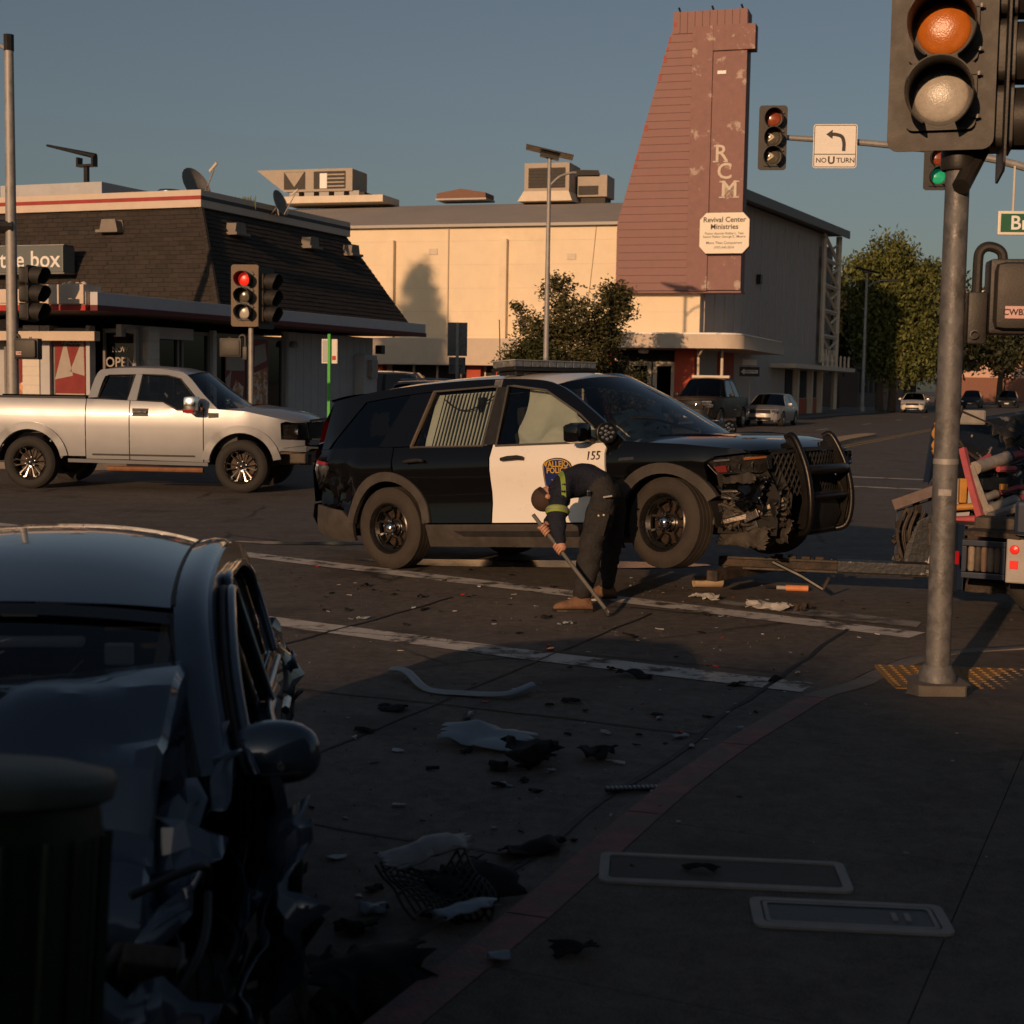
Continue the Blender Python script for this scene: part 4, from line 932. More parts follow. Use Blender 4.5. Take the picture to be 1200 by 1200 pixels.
# mast arm over the avenue
ma = thing('mast_arm', 'grey curved mast arm on a pole carrying signals and signs', 'mast arm', (12.9, 28.3, .13))
MB().lathe([(.2, 0), (.19, .3), (.16, .32), (.12, 7.6)], 16).build('pole', M_STEELD, ma)
apts = cr([(0, 0, 4.3), (-.9, 0, 4.85), (-2.4, 0, 5.45), (-4.0, .02, 5.92), (-6.0, .05, 6.16), (-7.9, .08, 6.27)], 5)
MB().tube(apts, [lerp(.11, .05, i/(len(apts)-1)) for i in range(len(apts))], 10).build('arm', M_STEELD, ma)
signal('traffic signal with arrow lenses at the tip of the mast arm', (4.72, 28.2, 6.36), rad(-6), (M_ORL, M_DIM, M_DIM), M_SIG, M_SIG, arrows=(1, 2), bp=(.52, 1.18))
signal('traffic signal with green lens hung on the mast arm', (7.78, 28.1, 6.03), rad(-6), (M_REDL, M_ORL, M_GRNL), M_SIG, M_SIG, bp=(.52, 1.18))
sg = thing('road_sign', 'white no u turn sign with curved left arrow on the mast arm', 'road sign', (5.87, 28.15, 6.22), rad(-6), 'road signs')
M_SGW = mat('sign_white', (.70, .66, .60), .45, 0, .05, 3); M_SGB = mat('sign_black', (.015, .014, .013), .5)
MB().prism(rrect(.80, .80, .05, 4), -.008, .004, 'Y').build('plate', M_SGW, sg, 20)
o_ = rrect(.77, .77, .04, 4); i_ = rrect(.745, .745, .03, 4); nn = len(o_); mb = MB(); mb.v = [(x, -.0095, z) for x, z in o_]+[(x, -.0095, z) for x, z in i_]; mb.f = [(k, (k+1) % nn, nn+(k+1) % nn, nn+k) for k in range(nn)]; mb.build('border', M_SGB, sg, 0)
MB().bb(-.375, .375, -.0105, -.0098, -.155, -.14).build('divider', M_SGB, sg, 0)
ar = cr([(.16, -.09), (.16, .06), (.12, .17), (.02, .21), (-.06, .215)], 5); L2, R2 = [], []
for i in range(len(ar)):
    t_ = (Vector(ar[min(i+1, len(ar)-1)])-Vector(ar[max(i-1, 0)])).normalized(); L2.append((ar[i][0]-t_.y*.032, ar[i][1]+t_.x*.032)); R2.append((ar[i][0]+t_.y*.032, ar[i][1]-t_.x*.032))
mb = MB(); k = len(ar); mb.v = [(x, -.0105, z) for x, z in L2]+[(x, -.0105, z) for x, z in R2]; mb.f = [(i, i+1, k+i+1, k+i) for i in range(k-1)]; mb.build('arrow', M_SGB, sg, 0)
MB().prism([(-.05, .30), (-.05, .13), (-.17, .215)], -.0105, -.0095, 'Y').build('arrow_head', M_SGB, sg, 0)
text('NO', .125, M_SGB, sg, (-.245, -.0105, -.262), (PI/2, 0, 0), 'lettering', .0005, .002); text('U', .19, M_SGB, sg, (-.06, -.0105, -.262), (PI/2, 0, 0), 'lettering', .0005, .006); text('TURN', .125, M_SGB, sg, (.2, -.0105, -.262), (PI/2, 0, 0), 'lettering', .0005, .002)
MB().bb(-.12, .12, .005, .05, -.03, .03).build('clamp', M_STEELD, sg, 0)
st = thing('street_sign', 'green Broadway street name sign with pale frame under mast arm', 'street sign', (10.0, 28.2, 4.88), rad(-4))
MB().bb(-1.02, 1.02, -.03, .03, -.22, .22).build('frame', mat('sign_frame', (.70, .64, .55), .5, .1, .05, 3), st, 0, .01); MB().bb(-.97, .97, -.036, -.031, -.17, .17).build('panel', mat('sign_green', (.012, .10, .045), .45, 0, .06, 3), st, 0)
text('Broadway', .36, M_WHITEP, st, (-.80, -.038, -.01), (PI/2, 0, 0), 'lettering', .001, .006, 1.0, 'LEFT')
for xx in (-.75, .75): MB().tube([(xx, 0, .22), (xx, 0, 1.05)], .02, 6).build('hanger', M_CREAMD, st)

# signals on the far corner
fp = thing('signal_pole', 'slim grey pole under the red lit signal on far corner', 'pole', (-5.62, 32, .13), 0)
MB().lathe([(.055, 0), (.055, 2.75)], 12).build('shaft', M_STEELD, fp); MB().lathe([(.13, 0), (.13, .12), (.056, .2)], 12).build('foot', M_STEELD, fp)
MB().lathe([(.12, 2.75), (.12, 2.85), (.05, 2.95)], 12).build('cap', M_SIG, fp)
s_ = signal('tan traffic signal with red light lit on far corner pole', (-5.72, 31.85, 3.50), rad(-6), (M_REDLIT, M_DIM, M_CLEARL), M_SIG, mat('plate_tan', (.15, .11, .075), .7, 0, .1, 5), bp=(.60, 1.30))
s_ = signal('black signal seen edge on beside the red lit signal', (-5.30, 32.0, 3.46), rad(66), (M_DIM, M_DIM, M_DIM), M_SIG, M_SIG, bp=(.60, 1.30))
pd2 = copy_tree(pd, None, (-5.62, 32, 2.35), rad(172), 'tan pedestrian signal box under the red lit signal')
lp = thing('light_pole', 'tall grey light pole beside the restaurant with black bracket on top', 'pole', (-9.70, 29, .13), 0)
MB().lathe([(.12, 0), (.105, 4), (.085, 7.95), (0, 7.97)], 14).build('shaft', M_STEELD, lp); MB().lathe([(.2, 0), (.2, .12), (.13, .2)], 12).build('foot', M_STEELD, lp)
MB().tube([(.0, 0, 8.05), (0, 0, 7.75)], .1, 8).build('bracket', M_BLKMET, lp); MB().tube(cr([(0, 0, 7.75), (-.3, 0, 7.9), (-1.6, 0, 8.3), (-2.2, 0, 8.35)], 4), .04, 8).build('arm', M_STEELD, lp)
MB().box((-2.4, 0, 8.34), (.6, .25, .1)).build('lamp_head', M_STEELD, lp, 30, .03); MB().tube([(-.25, 0, 4.45), (.06, 0, 4.45)], .13, 8).build('clamp', M_BLKMET, lp)
s_ = signal('black traffic signal in profile on the tall light pole', (-9.33, 29.05, 3.32), rad(70), (M_DIM, M_DIM, M_DIM), M_SIG, M_SIG, bp=(.36, 1.08))
MB().bb(-.05, .05, .1, .4, -.45, -.38).build('mount', M_SIG, s_, 0)
pd3 = copy_tree(pd, None, (-9.8, 29, 2.2), rad(-8), 'dark pedestrian signal box on the tall light pole')

# posts and small signs
gp = thing('sign_post', 'bright green sign post with white sign beside the restaurant', 'sign post', (-4.45, 36, .13), 0, 'sign posts')
MB().bb(-.035, .035, -.03, .03, 0, 2.72).build('post', mat('green_post', (.05, .42, .04), .5, 0, .1, 5), gp, 0, .008)
MB().bb(-.18, .2, .035, .045, 2.02, 2.6).build('plate', M_SGW, gp, 0, .003); MB().bb(-.16, -.05, .030, .0345, 2.05, 2.57).build('plate_text', M_GREYW, gp, 0); MB().bb(.07, .16, .030, .0345, 2.1, 2.2).build('plate_symbol', M_REDP, gp, 0)
bp_ = thing('sign_post', 'grey sign post with two plates seen from the back', 'sign post', (-1.93, 50.5, .13), 0, 'sign posts')
MB().bb(-.05, .05, -.03, .03, 0, 3.6).build('post', M_STEELD, bp_, 0); MB().bb(-.33, .33, .035, .045, 2.5, 3.62).build('plate', M_STEEL, bp_, 0, .003); MB().bb(-.28, .28, .035, .045, 1.9, 2.46).build('plate', M_STEEL, bp_, 0, .003)
for xx in (-.19, .12): text('7', .3, M_SGB, bp_, (xx, .033, 2.08), (PI/2, 0, 0), 'lettering', .0005)
ow = thing('sign_post', 'post with black one way arrow sign near church corner', 'sign post', (11.75, 75, .13), 0, 'sign posts')
MB().bb(-.05, .05, -.03, .03, 0, 2.85).build('post', M_STEELD, ow, 0); MB().bb(-.5, .5, -.045, -.033, 2.15, 2.62).build('plate', M_SGB, ow, 0); MB().bb(-.36, .36, -.045, -.033, 2.72, 3.0).build('name_plate', M_SGW, ow, 0)
MB().prism([(-.44, 2.385), (-.26, 2.54), (-.26, 2.47), (.42, 2.47), (.42, 2.30), (-.26, 2.30), (-.26, 2.23)], -.052, -.046, 'Y').build('arrow', M_SGW, ow, 0)
text('ONE WAY', .13, M_SGB, ow, (.07, -.054, 2.385), (PI/2, 0, 0), 'lettering', .0005, .002)
def lamp(label, loc, h, r, solar, armlen, rz=0):
    t = thing('street_lamp', label, 'street lamp', loc, rz, 'street lamps')
    MB().lathe([(r*1.5, 0), (r*1.5, .3), (r, .4), (r*.62, h)], 12).build('shaft', M_STEELD, t)
    z0 = h-1.0; pts = cr([(0, 0, z0), (armlen*.35, 0, z0+.35), (armlen*.75, 0, z0+.5), (armlen, 0, z0+.5)], 5); MB().tube(pts, .045, 8).build('arm', M_STEELD, t)
    MB().prism([(armlen-.05, z0+.42), (armlen+.75, z0+.44), (armlen+.7, z0+.56), (armlen-.05, z0+.56)], -.16, .16, 'Y').build('lamp_head', M_BLKMET, t, 0, .03)
    if solar:
        Q = Matrix.Rotation(rad(12), 3, 'Y'); MB().box((0, 0, h+.22), (1.75, 1.1, .05), rot=Q).build('solar_panel', M_BLKMET, t, 0)
        MB().tube([(0, 0, h-.05), (-.35, 0, h+.22)], .03, 6).build('brace', M_BLKMET, t); MB().tube([(0, 0, h-.05), (.35, 0, h+.1)], .03, 6).build('brace', M_BLKMET, t); MB().box((0, 0, h+.08), (.7, .3, .16), rot=Q).build('battery_box', M_BLKMET, t, 0)
lamp('grey street lamp with solar panel before the cream wall', (1.15, 55, .13), 9.75, .11, True, 1.05)
lamp('grey street lamp beside the drooping tree on far kerb', (25.2, 108.3, .13), 9.9, .13, True, 1.5)
lamp('pale lamp post before the pink building far down the avenue', (66.5, 205, .13), 11, .2, False, 1.6)
# ================================================================ CAR KIT
def paint(name, c, rough=.22, coat=1.0, metal=0., dust=None, dmix=(.52, .75)):
    return mat(name, c, rough, metal, .03, 2, 0.0, coat=coat, rvar=.08, col2=dust, mix=dmix, spec=.15 if max(c) < .02 else .5)
M_CARGL = glass_mat('car_glass', (.34, .42, .42), .6, .02); M_CARGLD = glass_mat('car_glass_tint', (.02, .025, .03), .95, .02)
M_SEAT = mat('seat_cloth', (.02, .019, .018), .85, 0, .3, 9)
M_BAG = mat('airbag_cloth', (.60, .60, .52), .85, 0, .08, 6, .25, 30)
M_HLGLASS = glass_mat('lamp_glass', (.8, .82, .85), .3, .03)
M_REFL = mat('lamp_reflector', (.55, .55, .55), .15, .9, .3, 14)
M_TAIL = mat('tail_lamp', (.30, .008, .010), .15, 0, .1, 12, coat=1)
M_TRIM = mat('window_trim', (.09, .085, .08), .45, .2, .15, 8)
M_DISC = mat('brake_disc', (.045, .030, .022), .6, .5, .5, 20)
M_RIMB = mat('rim_black', (.015, .014, .013), .28, .3, .3, 15, rvar=.4)

class Kit:
    def __init__(s, root, W, disp=None): s.r = root; s.W = W; s.disp = disp
    def mp(s, sd, off, push=None):
        def f(x, z):
            p = Vector((x, sd*(s.W(x, z)+off), z))
            if push: p = push(p, sd)
            if s.disp: p = s.disp(p)
            return p
        return f
    def side(s, name, poly, m, off=0.0, step=.12, sides=(-1, 1), depth=.035, parent=None, smooth=30, push=None):
        o = []
        for sd in sides:
            par = parent if parent is not None and not isinstance(parent, dict) else (parent[sd] if parent else s.r)
            o.append(patch(poly, s.mp(sd, off, push), step, (0, -sd*depth, 0), name, m, par, smooth, flip=(sd > 0)))
        return dict(zip(sides, o))
    def loft(s, name, rows, m, ns=14, parent=None, smooth=40, depth=None, half=None):
        """rows: (halfwidth, x_centre, x_edge, z_centre, z_edge, power)"""
        P = []
        lo, hi = (half if half else (-1, 1))
        for (hw, xc, xe, zc, ze, pw) in rows:
            row = []
            for j in range(ns+1):
                q = lerp(lo, hi, j/ns); t = abs(q)**pw
                p = Vector((lerp(xc, xe, t), q*hw, lerp(zc, ze, t)))
                if s.disp: p = s.disp(p)
                row.append(tuple(p))
            P.append(row)
        mb = MB().grid(P); me = bpy.data.meshes.new(name); me.from_pydata(mb.v, [], mb.f)
        if depth:
            bm = bmesh.new(); bm.from_mesh(me); g = bmesh.ops.extrude_edge_only(bm, edges=[e for e in bm.edges if e.is_boundary])
            for v in [q for q in g['geom'] if isinstance(q, bmesh.types.BMVert)]: v.co += Vector(depth)
            bm.to_mesh(me); bm.free()
        finish(me, m, smooth); return link(name, me, parent or s.r)
    def trim(s, poly, m, r=.012, off=0.004, sides=(-1, 1), closed=True, name='window_trim', parent=None):
        for sd in sides:
            f = s.mp(sd, off); MB().tube([f(x, z) for x, z in poly], r, 5, closed=closed).build(name, m, (parent[sd] if parent else s.r), 60)

def wheel(par, c, R, w, side, rimR, style, rm, tyre=M_RUBBER, steer=0, lugs=True, disc=True, camber=0):
    wl = empty('wheel', c, (rad(camber), 0, (PI if side > 0 else 0)+rad(steer)), par)
    h = w/2; pr = [(rimR-.012, -h*.78), (rimR+.012, -h*.96), (lerp(rimR, R, .45), -h*1.05), (R-.035, -h*.97), (R-.010, -h*.80)]
    for k in range(4):
        y0 = lerp(-h*.78, h*.78, k/4+.03); y1 = lerp(-h*.78, h*.78, (k+1)/4-.03); pr += [(R, y0), (R, y1), (R-.012, y1+.003), (R-.012, y1+.008)]
    pr += [(R-.010, h*.80), (R-.035, h*.97), (lerp(rimR, R, .45), h*1.05), (rimR-.012, h*.78)]
    MB().lathe(pr, 44, (0, 0, 0), 'Y').build('tyre', tyre, wl, 40)
    MB().lathe([(rimR+.006, -h*.93), (rimR-.004, -h*.98), (rimR-.014, -h*.90), (rimR-.03, -h*.5), (rimR-.045, h*.6)], 36, (0, 0, 0), 'Y').build('rim', rm, wl, 50)
    if style == 'steel':
        def hole(r, a): q = (math.degrees(a) % 72)/72; return .40 < r/rimR < .74 and .22 < q < .78
        d = lambda r: -h*.62+.055*math.sin(min(1, r/rimR)*PI*1.1)-.018*max(0, 1-r/(.33*rimR))*0
        N_ = 60; rs = [rimR*q for q in (.10, .30, .36, .42, .5, .6, .68, .75, .84, .97)]
    elif style == 'six':
        def hole(r, a): q = (math.degrees(a) % 60)/60; return r/rimR > .30 and (.26-.06*r/rimR < q < .74+.06*r/rimR) and r/rimR < .93
        d = lambda r: -h*.80+.05*(1-r/rimR)
        N_ = 72; rs = [rimR*q for q in (.08, .22, .31, .45, .6, .75, .88, .93, .97)]
    else:
        def hole(r, a): q = (math.degrees(a) % 72)/72; return r/rimR > .30 and (.27 < q < .73) and r/rimR < .90
        d = lambda r: -h*.78+.05*(1-r/rimR)
        N_ = 50; rs = [rimR*q for q in (.08, .22, .31, .5, .7, .9, .97)]
    mb = MB()
    for i in range(len(rs)-1):
        for j in range(N_):
            a0, a1 = 2*PI*j/N_, 2*PI*(j+1)/N_
            if hole((rs[i]+rs[i+1])/2, (a0+a1)/2): continue
            q = []
            for yy in (0, .03):
                for r, a in ((rs[i], a0), (rs[i+1], a0), (rs[i+1], a1), (rs[i], a1)): q.append((r*math.cos(a), d(r)+yy, r*math.sin(a)))
            mb.add(q, [(0, 1, 2, 3), (7, 6, 5, 4), (0, 4, 5, 1), (1, 5, 6, 2), (2, 6, 7, 3), (3, 7, 4, 0)])
    me = mb.mesh('spokes', None, 0, False); bm = bmesh.new(); bm.from_mesh(me); bmesh.ops.remove_doubles(bm, verts=bm.verts, dist=1e-5); 
    dead = [f for f in bm.faces if all(len(e.link_faces) > 2 for e in f.edges)]; bmesh.ops.delete(bm, geom=dead, context='FACES_ONLY'); bm.to_mesh(me); bm.free(); finish(me, rm, 40); link('spokes', me, wl)
    yh = d(0.0)
    hub = MB().lathe([(0, yh-.045), (rimR*.12, yh-.042), (rimR*.20, yh-.02), (rimR*.24, yh+.01)], 20, (0, 0, 0), 'Y').build('hub_cap', M_CHROME if style == 'steel' else rm, wl, 60)
    if lugs:
        for k in range(5 if style != 'six' else 6):
            a = 2*PI*k/(5 if style != 'six' else 6)+.3; MB().lathe([(0, yh-.03), (.011, yh-.028), (.012, yh)], 6, (rimR*.29*math.cos(a), 0, rimR*.29*math.sin(a)), 'Y').build('lug_nut', M_CHROME, wl, 0)
    if disc: MB().lathe([(.05, h*.05), (rimR*.72, h*.05), (rimR*.72, h*.2)], 30, (0, 0, 0), 'Y').build('brake_disc', M_DISC, wl, 40)
    MB().lathe([(0, h*.35), (rimR*.95, h*.35)], 20, (0, 0, 0), 'Y').build('hub_back', M_DARK, wl, 0)
    return wl
def seats(root, xs, y, z, m=M_SEAT, head=True):
    for x in xs:
        for yy in ((-y, y)):
            s_ = MB(); s_.box((x+.22, yy, z), (.5, .48, .16)); s_.box((x-.08, yy, z+.32), (.14, .46, .6), rot=Matrix.Rotation(rad(-14), 3, 'Y'))
            if head: s_.box((x-.2, yy, z+.74), (.10, .26, .18))
            s_.build('seat', m, root, 30, .04)
def steering(root, c, r=.19):
    P = [(c[0]+math.sin(t)*r*.35, c[1]+math.cos(t)*r, c[2]+math.sin(t)*r*.94) for t in np.linspace(0, 2*PI, 20)[:-1]]
    MB().tube(P, .016, 6, closed=True).build('steering_wheel', M_BLKPL, root, 60)
def crumple(p, amp, fr, seed=0):
    q = Vector((p.x*fr+seed, p.y*fr, p.z*fr)); n = mnoise.noise_vector(q)
    r = Vector((abs(n.x), abs(n.y), abs(n.z)))-Vector((.3, .3, .3))
    return r*amp+mnoise.noise_vector(q*2.7)*amp*.35
def crumpled_sheet(name, c, size, rot, m, parent, amp=.05, fr=5, n=14, seed=0, fold=0.0, smooth=25, th=0.004):
    R_ = Matrix.Rotation(rot[2], 3, 'Z') @ Matrix.Rotation(rot[1], 3, 'Y') @ Matrix.Rotation(rot[0], 3, 'X'); P = []
    rg = random.Random(seed)
    cut = [1-.5*abs(mnoise.noise((q*2.4/n*3, seed*1.7, 1)))-rg.uniform(0, .015) for q in range(n+1)]; cut2 = [1-.5*abs(mnoise.noise((q*2.4/n*3, seed*1.7, 5)))-rg.uniform(0, .015) for q in range(n+1)]
    for i in range(n+1):
        row = []
        for j in range(n+1):
            u, v = (i/n-.5), (j/n-.5); p = Vector((u*size[0]*cut[j], v*size[1]*cut2[i], 0)); p.z += size[2]*(1-4*v*v)*.5+fold*abs(u)
            p += crumple(p, amp, fr, seed*3.1); row.append(tuple(R_ @ p+Vector(c)))
        P.append(row)
    mb = MB().grid(P); me = bpy.data.meshes.new(name); me.from_pydata(mb.v, [], mb.f); finish(me, m, smooth); o = link(name, me, parent)
    if th: 
        md = o.modifiers.new('thick', 'SOLIDIFY'); md.thickness = th
    return o
def hose(pts, r, m, parent, name='hose'): return MB().tube(cr(pts, 5), r, 7).build(name, m, parent, 60)

# ================================================================ POLICE SUV
PV = empty('police_suv', (-.5276, 14.623, 0), (0, rad(-4.25), rad(-38)))
tag(PV, 'black and white police suv with smashed front corner lifted by tow bar', 'police car')
M_PB = paint('police_black', (.0028, .0029, .0033), .10, .85); M_PW = paint('police_white', (.74, .71, .66), .28, .8)
_zt = [(.18, .88), (.30, .955), (.38, .976), (.45, .980), (.52, .966), (.60, .954), (.70, .956), (.82, .975), (.92, .985), (.97, .982), (1.02, .965), (1.10, .925), (1.70, .655), (1.85, .57)]
_fx = [(-1.15, .26), (-1.05, .12), (-.8, .035), (-.4, .0), (2.9, 0), (3.3, .02), (3.6, .075), (3.8, .17), (3.95, .30)]
def Wp(x, z):
    w = ip(_zt, z)-ip(_fx, x)*(1 if z < 1.15 else max(.45, 1-(z-1.15)))
    return w+.008*math.exp(-((z-.97)/.05)**2)
K = Kit(PV, Wp)
AR = .455; RW = .382
# fender, doors, quarter
fender = [(2.49, .42), (2.572, .42)]+arc2(3.025, .38, AR, 175, 42, 14)+[(3.42, .76), (3.40, .90), (3.5, .945), (3.74, .965), (3.70, .99), (3.2, 1.05), (2.62, 1.095), (2.49, 1.10)]
K.side('fender', fender, M_PB, 0, .1)
fd = K.side('front_door', [(1.25, .43), (2.475, .43), (2.475, 1.10), (1.25, 1.115)], M_PW, 0, .1)
rd = K.side('rear_door', [(1.235, .43), (1.235, 1.115), (.06, 1.13), (.10, .9)]+arc2(0, .38, AR, 72, 6, 9)+[(.46, .43)], M_PB, 0, .1)
def qpush(p, sd):
    if sd < 0:
        k = max(0, 1-((p.x+.80)/.42)**2)*max(0, 1-((p.z-.76)/.26)**2)
        p = p+crumple(p, .17*k, 5.5, 2)+Vector((0, .11*k, 0))
    return p
K.side('quarter_panel', [(.045, 1.135), (.085, .9), (.10, .835)]+arc2(0, .38, AR, 76, 174, 14)+[(-.47, .46), (-.62, .56), (-1.03, .62), (-1.07, .86), (-.80, .92), (-.80, 1.03), (-1.03, 1.05), (-1.0, 1.14), (-.5, 1.145)], M_PB, 0, .05, push=qpush)
K.side('rear_bumper_side', [(-.45, .43), (-.47, .26), (-.62, .25), (-1.02, .34), (-1.07, .50), (-1.04, .61), (-.62, .55), (-.48, .455)], M_DKPL, .012, .08)
K.side('tail_light', [(-1.08, .865), (-.81, .925), (-.81, 1.025), (-1.035, 1.045)], M_TAIL, -.008, .08, sides=(1,))
tl = K.side('tail_light', [(-1.09, .78), (-1.0, .80), (-.81, .96), (-.81, 1.02), (-1.035, 1.045)], M_HLGLASS, -.006, .08, sides=(-1,)); K.side('tail_light_reflector', [(-1.09, .78), (-1.0, .80), (-.83, .96), (-.83, 1.01), (-1.035, 1.035)], M_REFL, -.05, .06, sides=(-1,), parent=tl)
K.side('tail_light_strip', [(-1.06, 1.01), (-.84, .995), (-.84, 1.02), (-1.035, 1.045)], M_TAIL, .0, .08, sides=(-1,), parent=tl)
K.side('sill', [(.45, .21), (2.58, .21), (2.565, .415), (.47, .415)], M_DKPL, .008, .2)
K.side('sill_groove', [(.9, .31), (2.4, .31), (2.4, .355), (.8, .355)], M_BLKPL, .012, .3, depth=.01)
for cx in (0, 3.025):
    ring = arc2(cx, .38, AR+.075, 6, 174, 20)+arc2(cx, .38, AR-.012, 174, 6, 20)
    if cx > 1: ring = arc2(cx, .38, AR+.075, 28, 174, 18)+arc2(cx, .38, AR-.012, 174, 28, 18)
    K.side('wheel_arch_trim', ring, M_DKPL, .018, 0, depth=.05)
    for sd in (-1, 1): MB().grid([[(cx+q[0], sd*yy, .38+q[1]) for yy in (.93, .60)] for q in arc2(0, 0, AR, 0, 180, 16)]).build('wheel_well', M_DARK, PV, 60)
# greenhouse
rail_o = cr([(2.66, 1.09), (2.25, 1.37), (1.82, 1.615), (1.4, 1.69), (.7, 1.715), (-.2, 1.69), (-.98, 1.61)], 5)
rail_i = cr([(2.50, 1.105), (2.15, 1.335), (1.72, 1.565), (1.35, 1.625), (.7, 1.645), (.0, 1.62), (-.45, 1.585)], 5)
K.side('roof_rail', rail_o+rail_i[::-1], M_PB, 0, .15)
K.side('door_pillar', [(1.13, 1.118), (1.28, 1.118), (1.27, 1.628), (1.14, 1.635)], M_BLKPL, .002, .15)
K.side('rear_pillar', [(-.14, 1.145), (.28, 1.135), (.40, 1.628), (.10, 1.618)], M_PB, 0, .12)
K.side('tail_pillar', [(-1.0, 1.145), (-.86, 1.145), (-.47, 1.58), (-.50, 1.655), (-.95, 1.61)], M_PB, 0, .12)
wf = [(1.285, 1.105), (2.49, 1.10), (2.14, 1.34), (1.71, 1.57), (1.34, 1.63), (1.265, 1.635)]
wr = [(.27, 1.125), (1.135, 1.112), (1.145, 1.64), (.39, 1.635)]
K.side('window', wf, M_CARGL, -.016, .15, depth=.004, parent=fd); K.side('window', wr, M_CARGL, -.016, .15, depth=.004, parent=rd)
K.side('quarter_window', [(-.87, 1.14), (-.13, 1.14), (.11, 1.625), (-.48, 1.60)], M_CARGLD, -.01, .15, depth=.004)
K.trim(wf, M_TRIM, .011, parent=fd); K.trim(wr, M_TRIM, .011, parent=rd)
K.trim([(.275, 1.13), (.395, 1.63)], mat('trim_bronze', (.20, .15, .11), .35, .7), .017, closed=False, parent=rd)
for sd in (-1, 1):
    for (x, z, dr) in ((1.42, .985, fd), (.27, .995, rd)):
        f = K.mp(sd, .032); MB().tube([f(x-.015, z), f(x+.05, z+.008), f(x+.16, z+.012), f(x+.225, z+.004)], [.016, .02, .02, .016], 8).build('handle', M_BLKPL, dr[sd], 60)
# quarter glass shows a torn pale patch behind it
crumpled_sheet('cargo_cloth', (-.33, -.66, 1.36), (.28, .26, .02), (rad(78), 0, 0), M_BAG, PV, .03, 6, 8, 4)
# roof, glass, hood
rrow = []
for x in (1.80, 1.6, 1.3, .9, .4, -.1, -.6, -.97):
    z = ip([(p[0], p[1]) for p in rail_o[::-1]], x)-.004; hw = Wp(x, z)+.0
    rrow.append((hw-.004, x+(.13 if x > 1.5 else (-.05 if x < -.9 else 0)), x, z+.065, z, 2.2))
K.loft('roof', rrow, M_PW, 16)
K.loft('windshield', [(.845, 2.98, 2.64, 1.13, 1.105, 2), (.79, 2.62, 2.36, 1.35, 1.30, 2), (.71, 2.24, 2.05, 1.56, 1.49, 2), (.645, 1.94, 1.81, 1.715, 1.625, 2)], M_CARGL, 14)
K.loft('rear_glass', [(.64, -1.02, -.96, 1.66, 1.605, 2), (.74, -1.16, -1.03, 1.40, 1.38, 2), (.80, -1.24, -1.06, 1.16, 1.15, 2)], M_CARGLD, 12)
K.loft('tailgate', [(.82, -1.245, -1.06, 1.155, 1.145, 2), (.85, -1.27, -1.09, .95, .94, 2), (.84, -1.25, -1.09, .64, .64, 2)], M_PB, 12)
K.loft('rear_bumper', [(.86, -1.27, -1.08, .635, .62, 2), (.87, -1.30, -1.10, .5, .5, 2), (.82, -1.22, -1.05, .3, .33, 2)], M_DKPL, 12)
K.loft('spoiler', [(.62, -.98, -.93, 1.70, 1.645, 2), (.60, -1.17, -1.05, 1.68, 1.63, 2), (.58, -1.16, -1.04, 1.655, 1.61, 2)], M_PB, 10)
hrow = []
for x, xc, zc in ((2.62, 2.96, 1.135), (2.9, 3.12, 1.13), (3.2, 3.36, 1.115), (3.5, 3.64, 1.085), (3.72, 3.84, 1.03), (3.76, 3.90, .985)):
    z = ip([(2.49, 1.10), (2.62, 1.095), (3.2, 1.05), (3.70, .99), (3.8, .96)], x); hrow.append((Wp(x, z)-.006, xc, x, zc, z+.003, 3.0))
hood = K.loft('hood', hrow, M_PB, 20, depth=(0, 0, -.02))
for sd in (-1, 1): MB().tube(cr([(2.75, sd*.55, 1.128), (3.2, sd*.52, 1.115), (3.7, sd*.42, 1.045)], 4), .012, 5).build('hood_crease', M_PB, hood, 60)
K.loft('cowl', [(.84, 2.95, 2.62, 1.12, 1.09, 2), (.84, 3.02, 2.66, 1.118, 1.088, 2)], M_BLKPL, 10)
for sd in (-1, 1): MB().tube([(2.86, sd*.1, 1.155), (2.62, sd*.45, 1.28), (2.5, sd*.62, 1.30)], .010, 5).build('wiper', M_BLKPL, PV, 60)
# interior
MB().bb(-1.0, 2.6, -.80, .80, .30, .36).build('floor', M_DARK, PV, 0)
MB().prism([(2.2, .95), (2.62, 1.06), (2.62, .5), (2.3, .5)], -.78, .78, 'Y').build('dashboard', M_BLKPL, PV, 0, .03)
seats(PV, (1.45, .35), .38, .62); steering(PV, (2.12, .38, 1.04))
MB().bb(.92, .97, -.70, .70, .6, 1.55).build('partition', M_DARK, PV, 0)
crumpled_sheet('airbag', (2.12, .38, 1.22), (.42, .5, .16), (0, rad(65), 0), M_BAG, PV, .06, 5, 14, 21)
crumpled_sheet('airbag', (2.28, -.25, 1.20), (.36, .45, .16), (0, rad(60), 0), M_BAG, PV, .05, 5, 14, 22)
def curtain(x0, x1, z0, z1, slope, seed, fo=.075):
    P = []
    for i in range(29):
        x = lerp(x0, x1, i/28); row = []
        for j in range(15):
            zt_ = z1-max(0, (x-1.55)*slope); z = lerp(z0, max(z0+.05, zt_), j/14); y = -(Wp(x, z)-.085)+fo*.65*mnoise.noise((x*4.5, z*2.6, seed))+fo*abs(math.sin(x*6+z*7+4*mnoise.noise((x*2.5, z*2.5, seed+4)))); row.append((x, y, z))
        P.append(row)
    mb = MB().grid(P); me = bpy.data.meshes.new('curtain_airbag'); me.from_pydata(mb.v, [], mb.f); finish(me, M_BAG, 60); link('curtain_airbag', me, PV)
curtain(1.42, 2.25, 1.07, 1.60, .55, 1.5); curtain(.36, 1.12, 1.10, 1.60, 0, 7.5, .012)
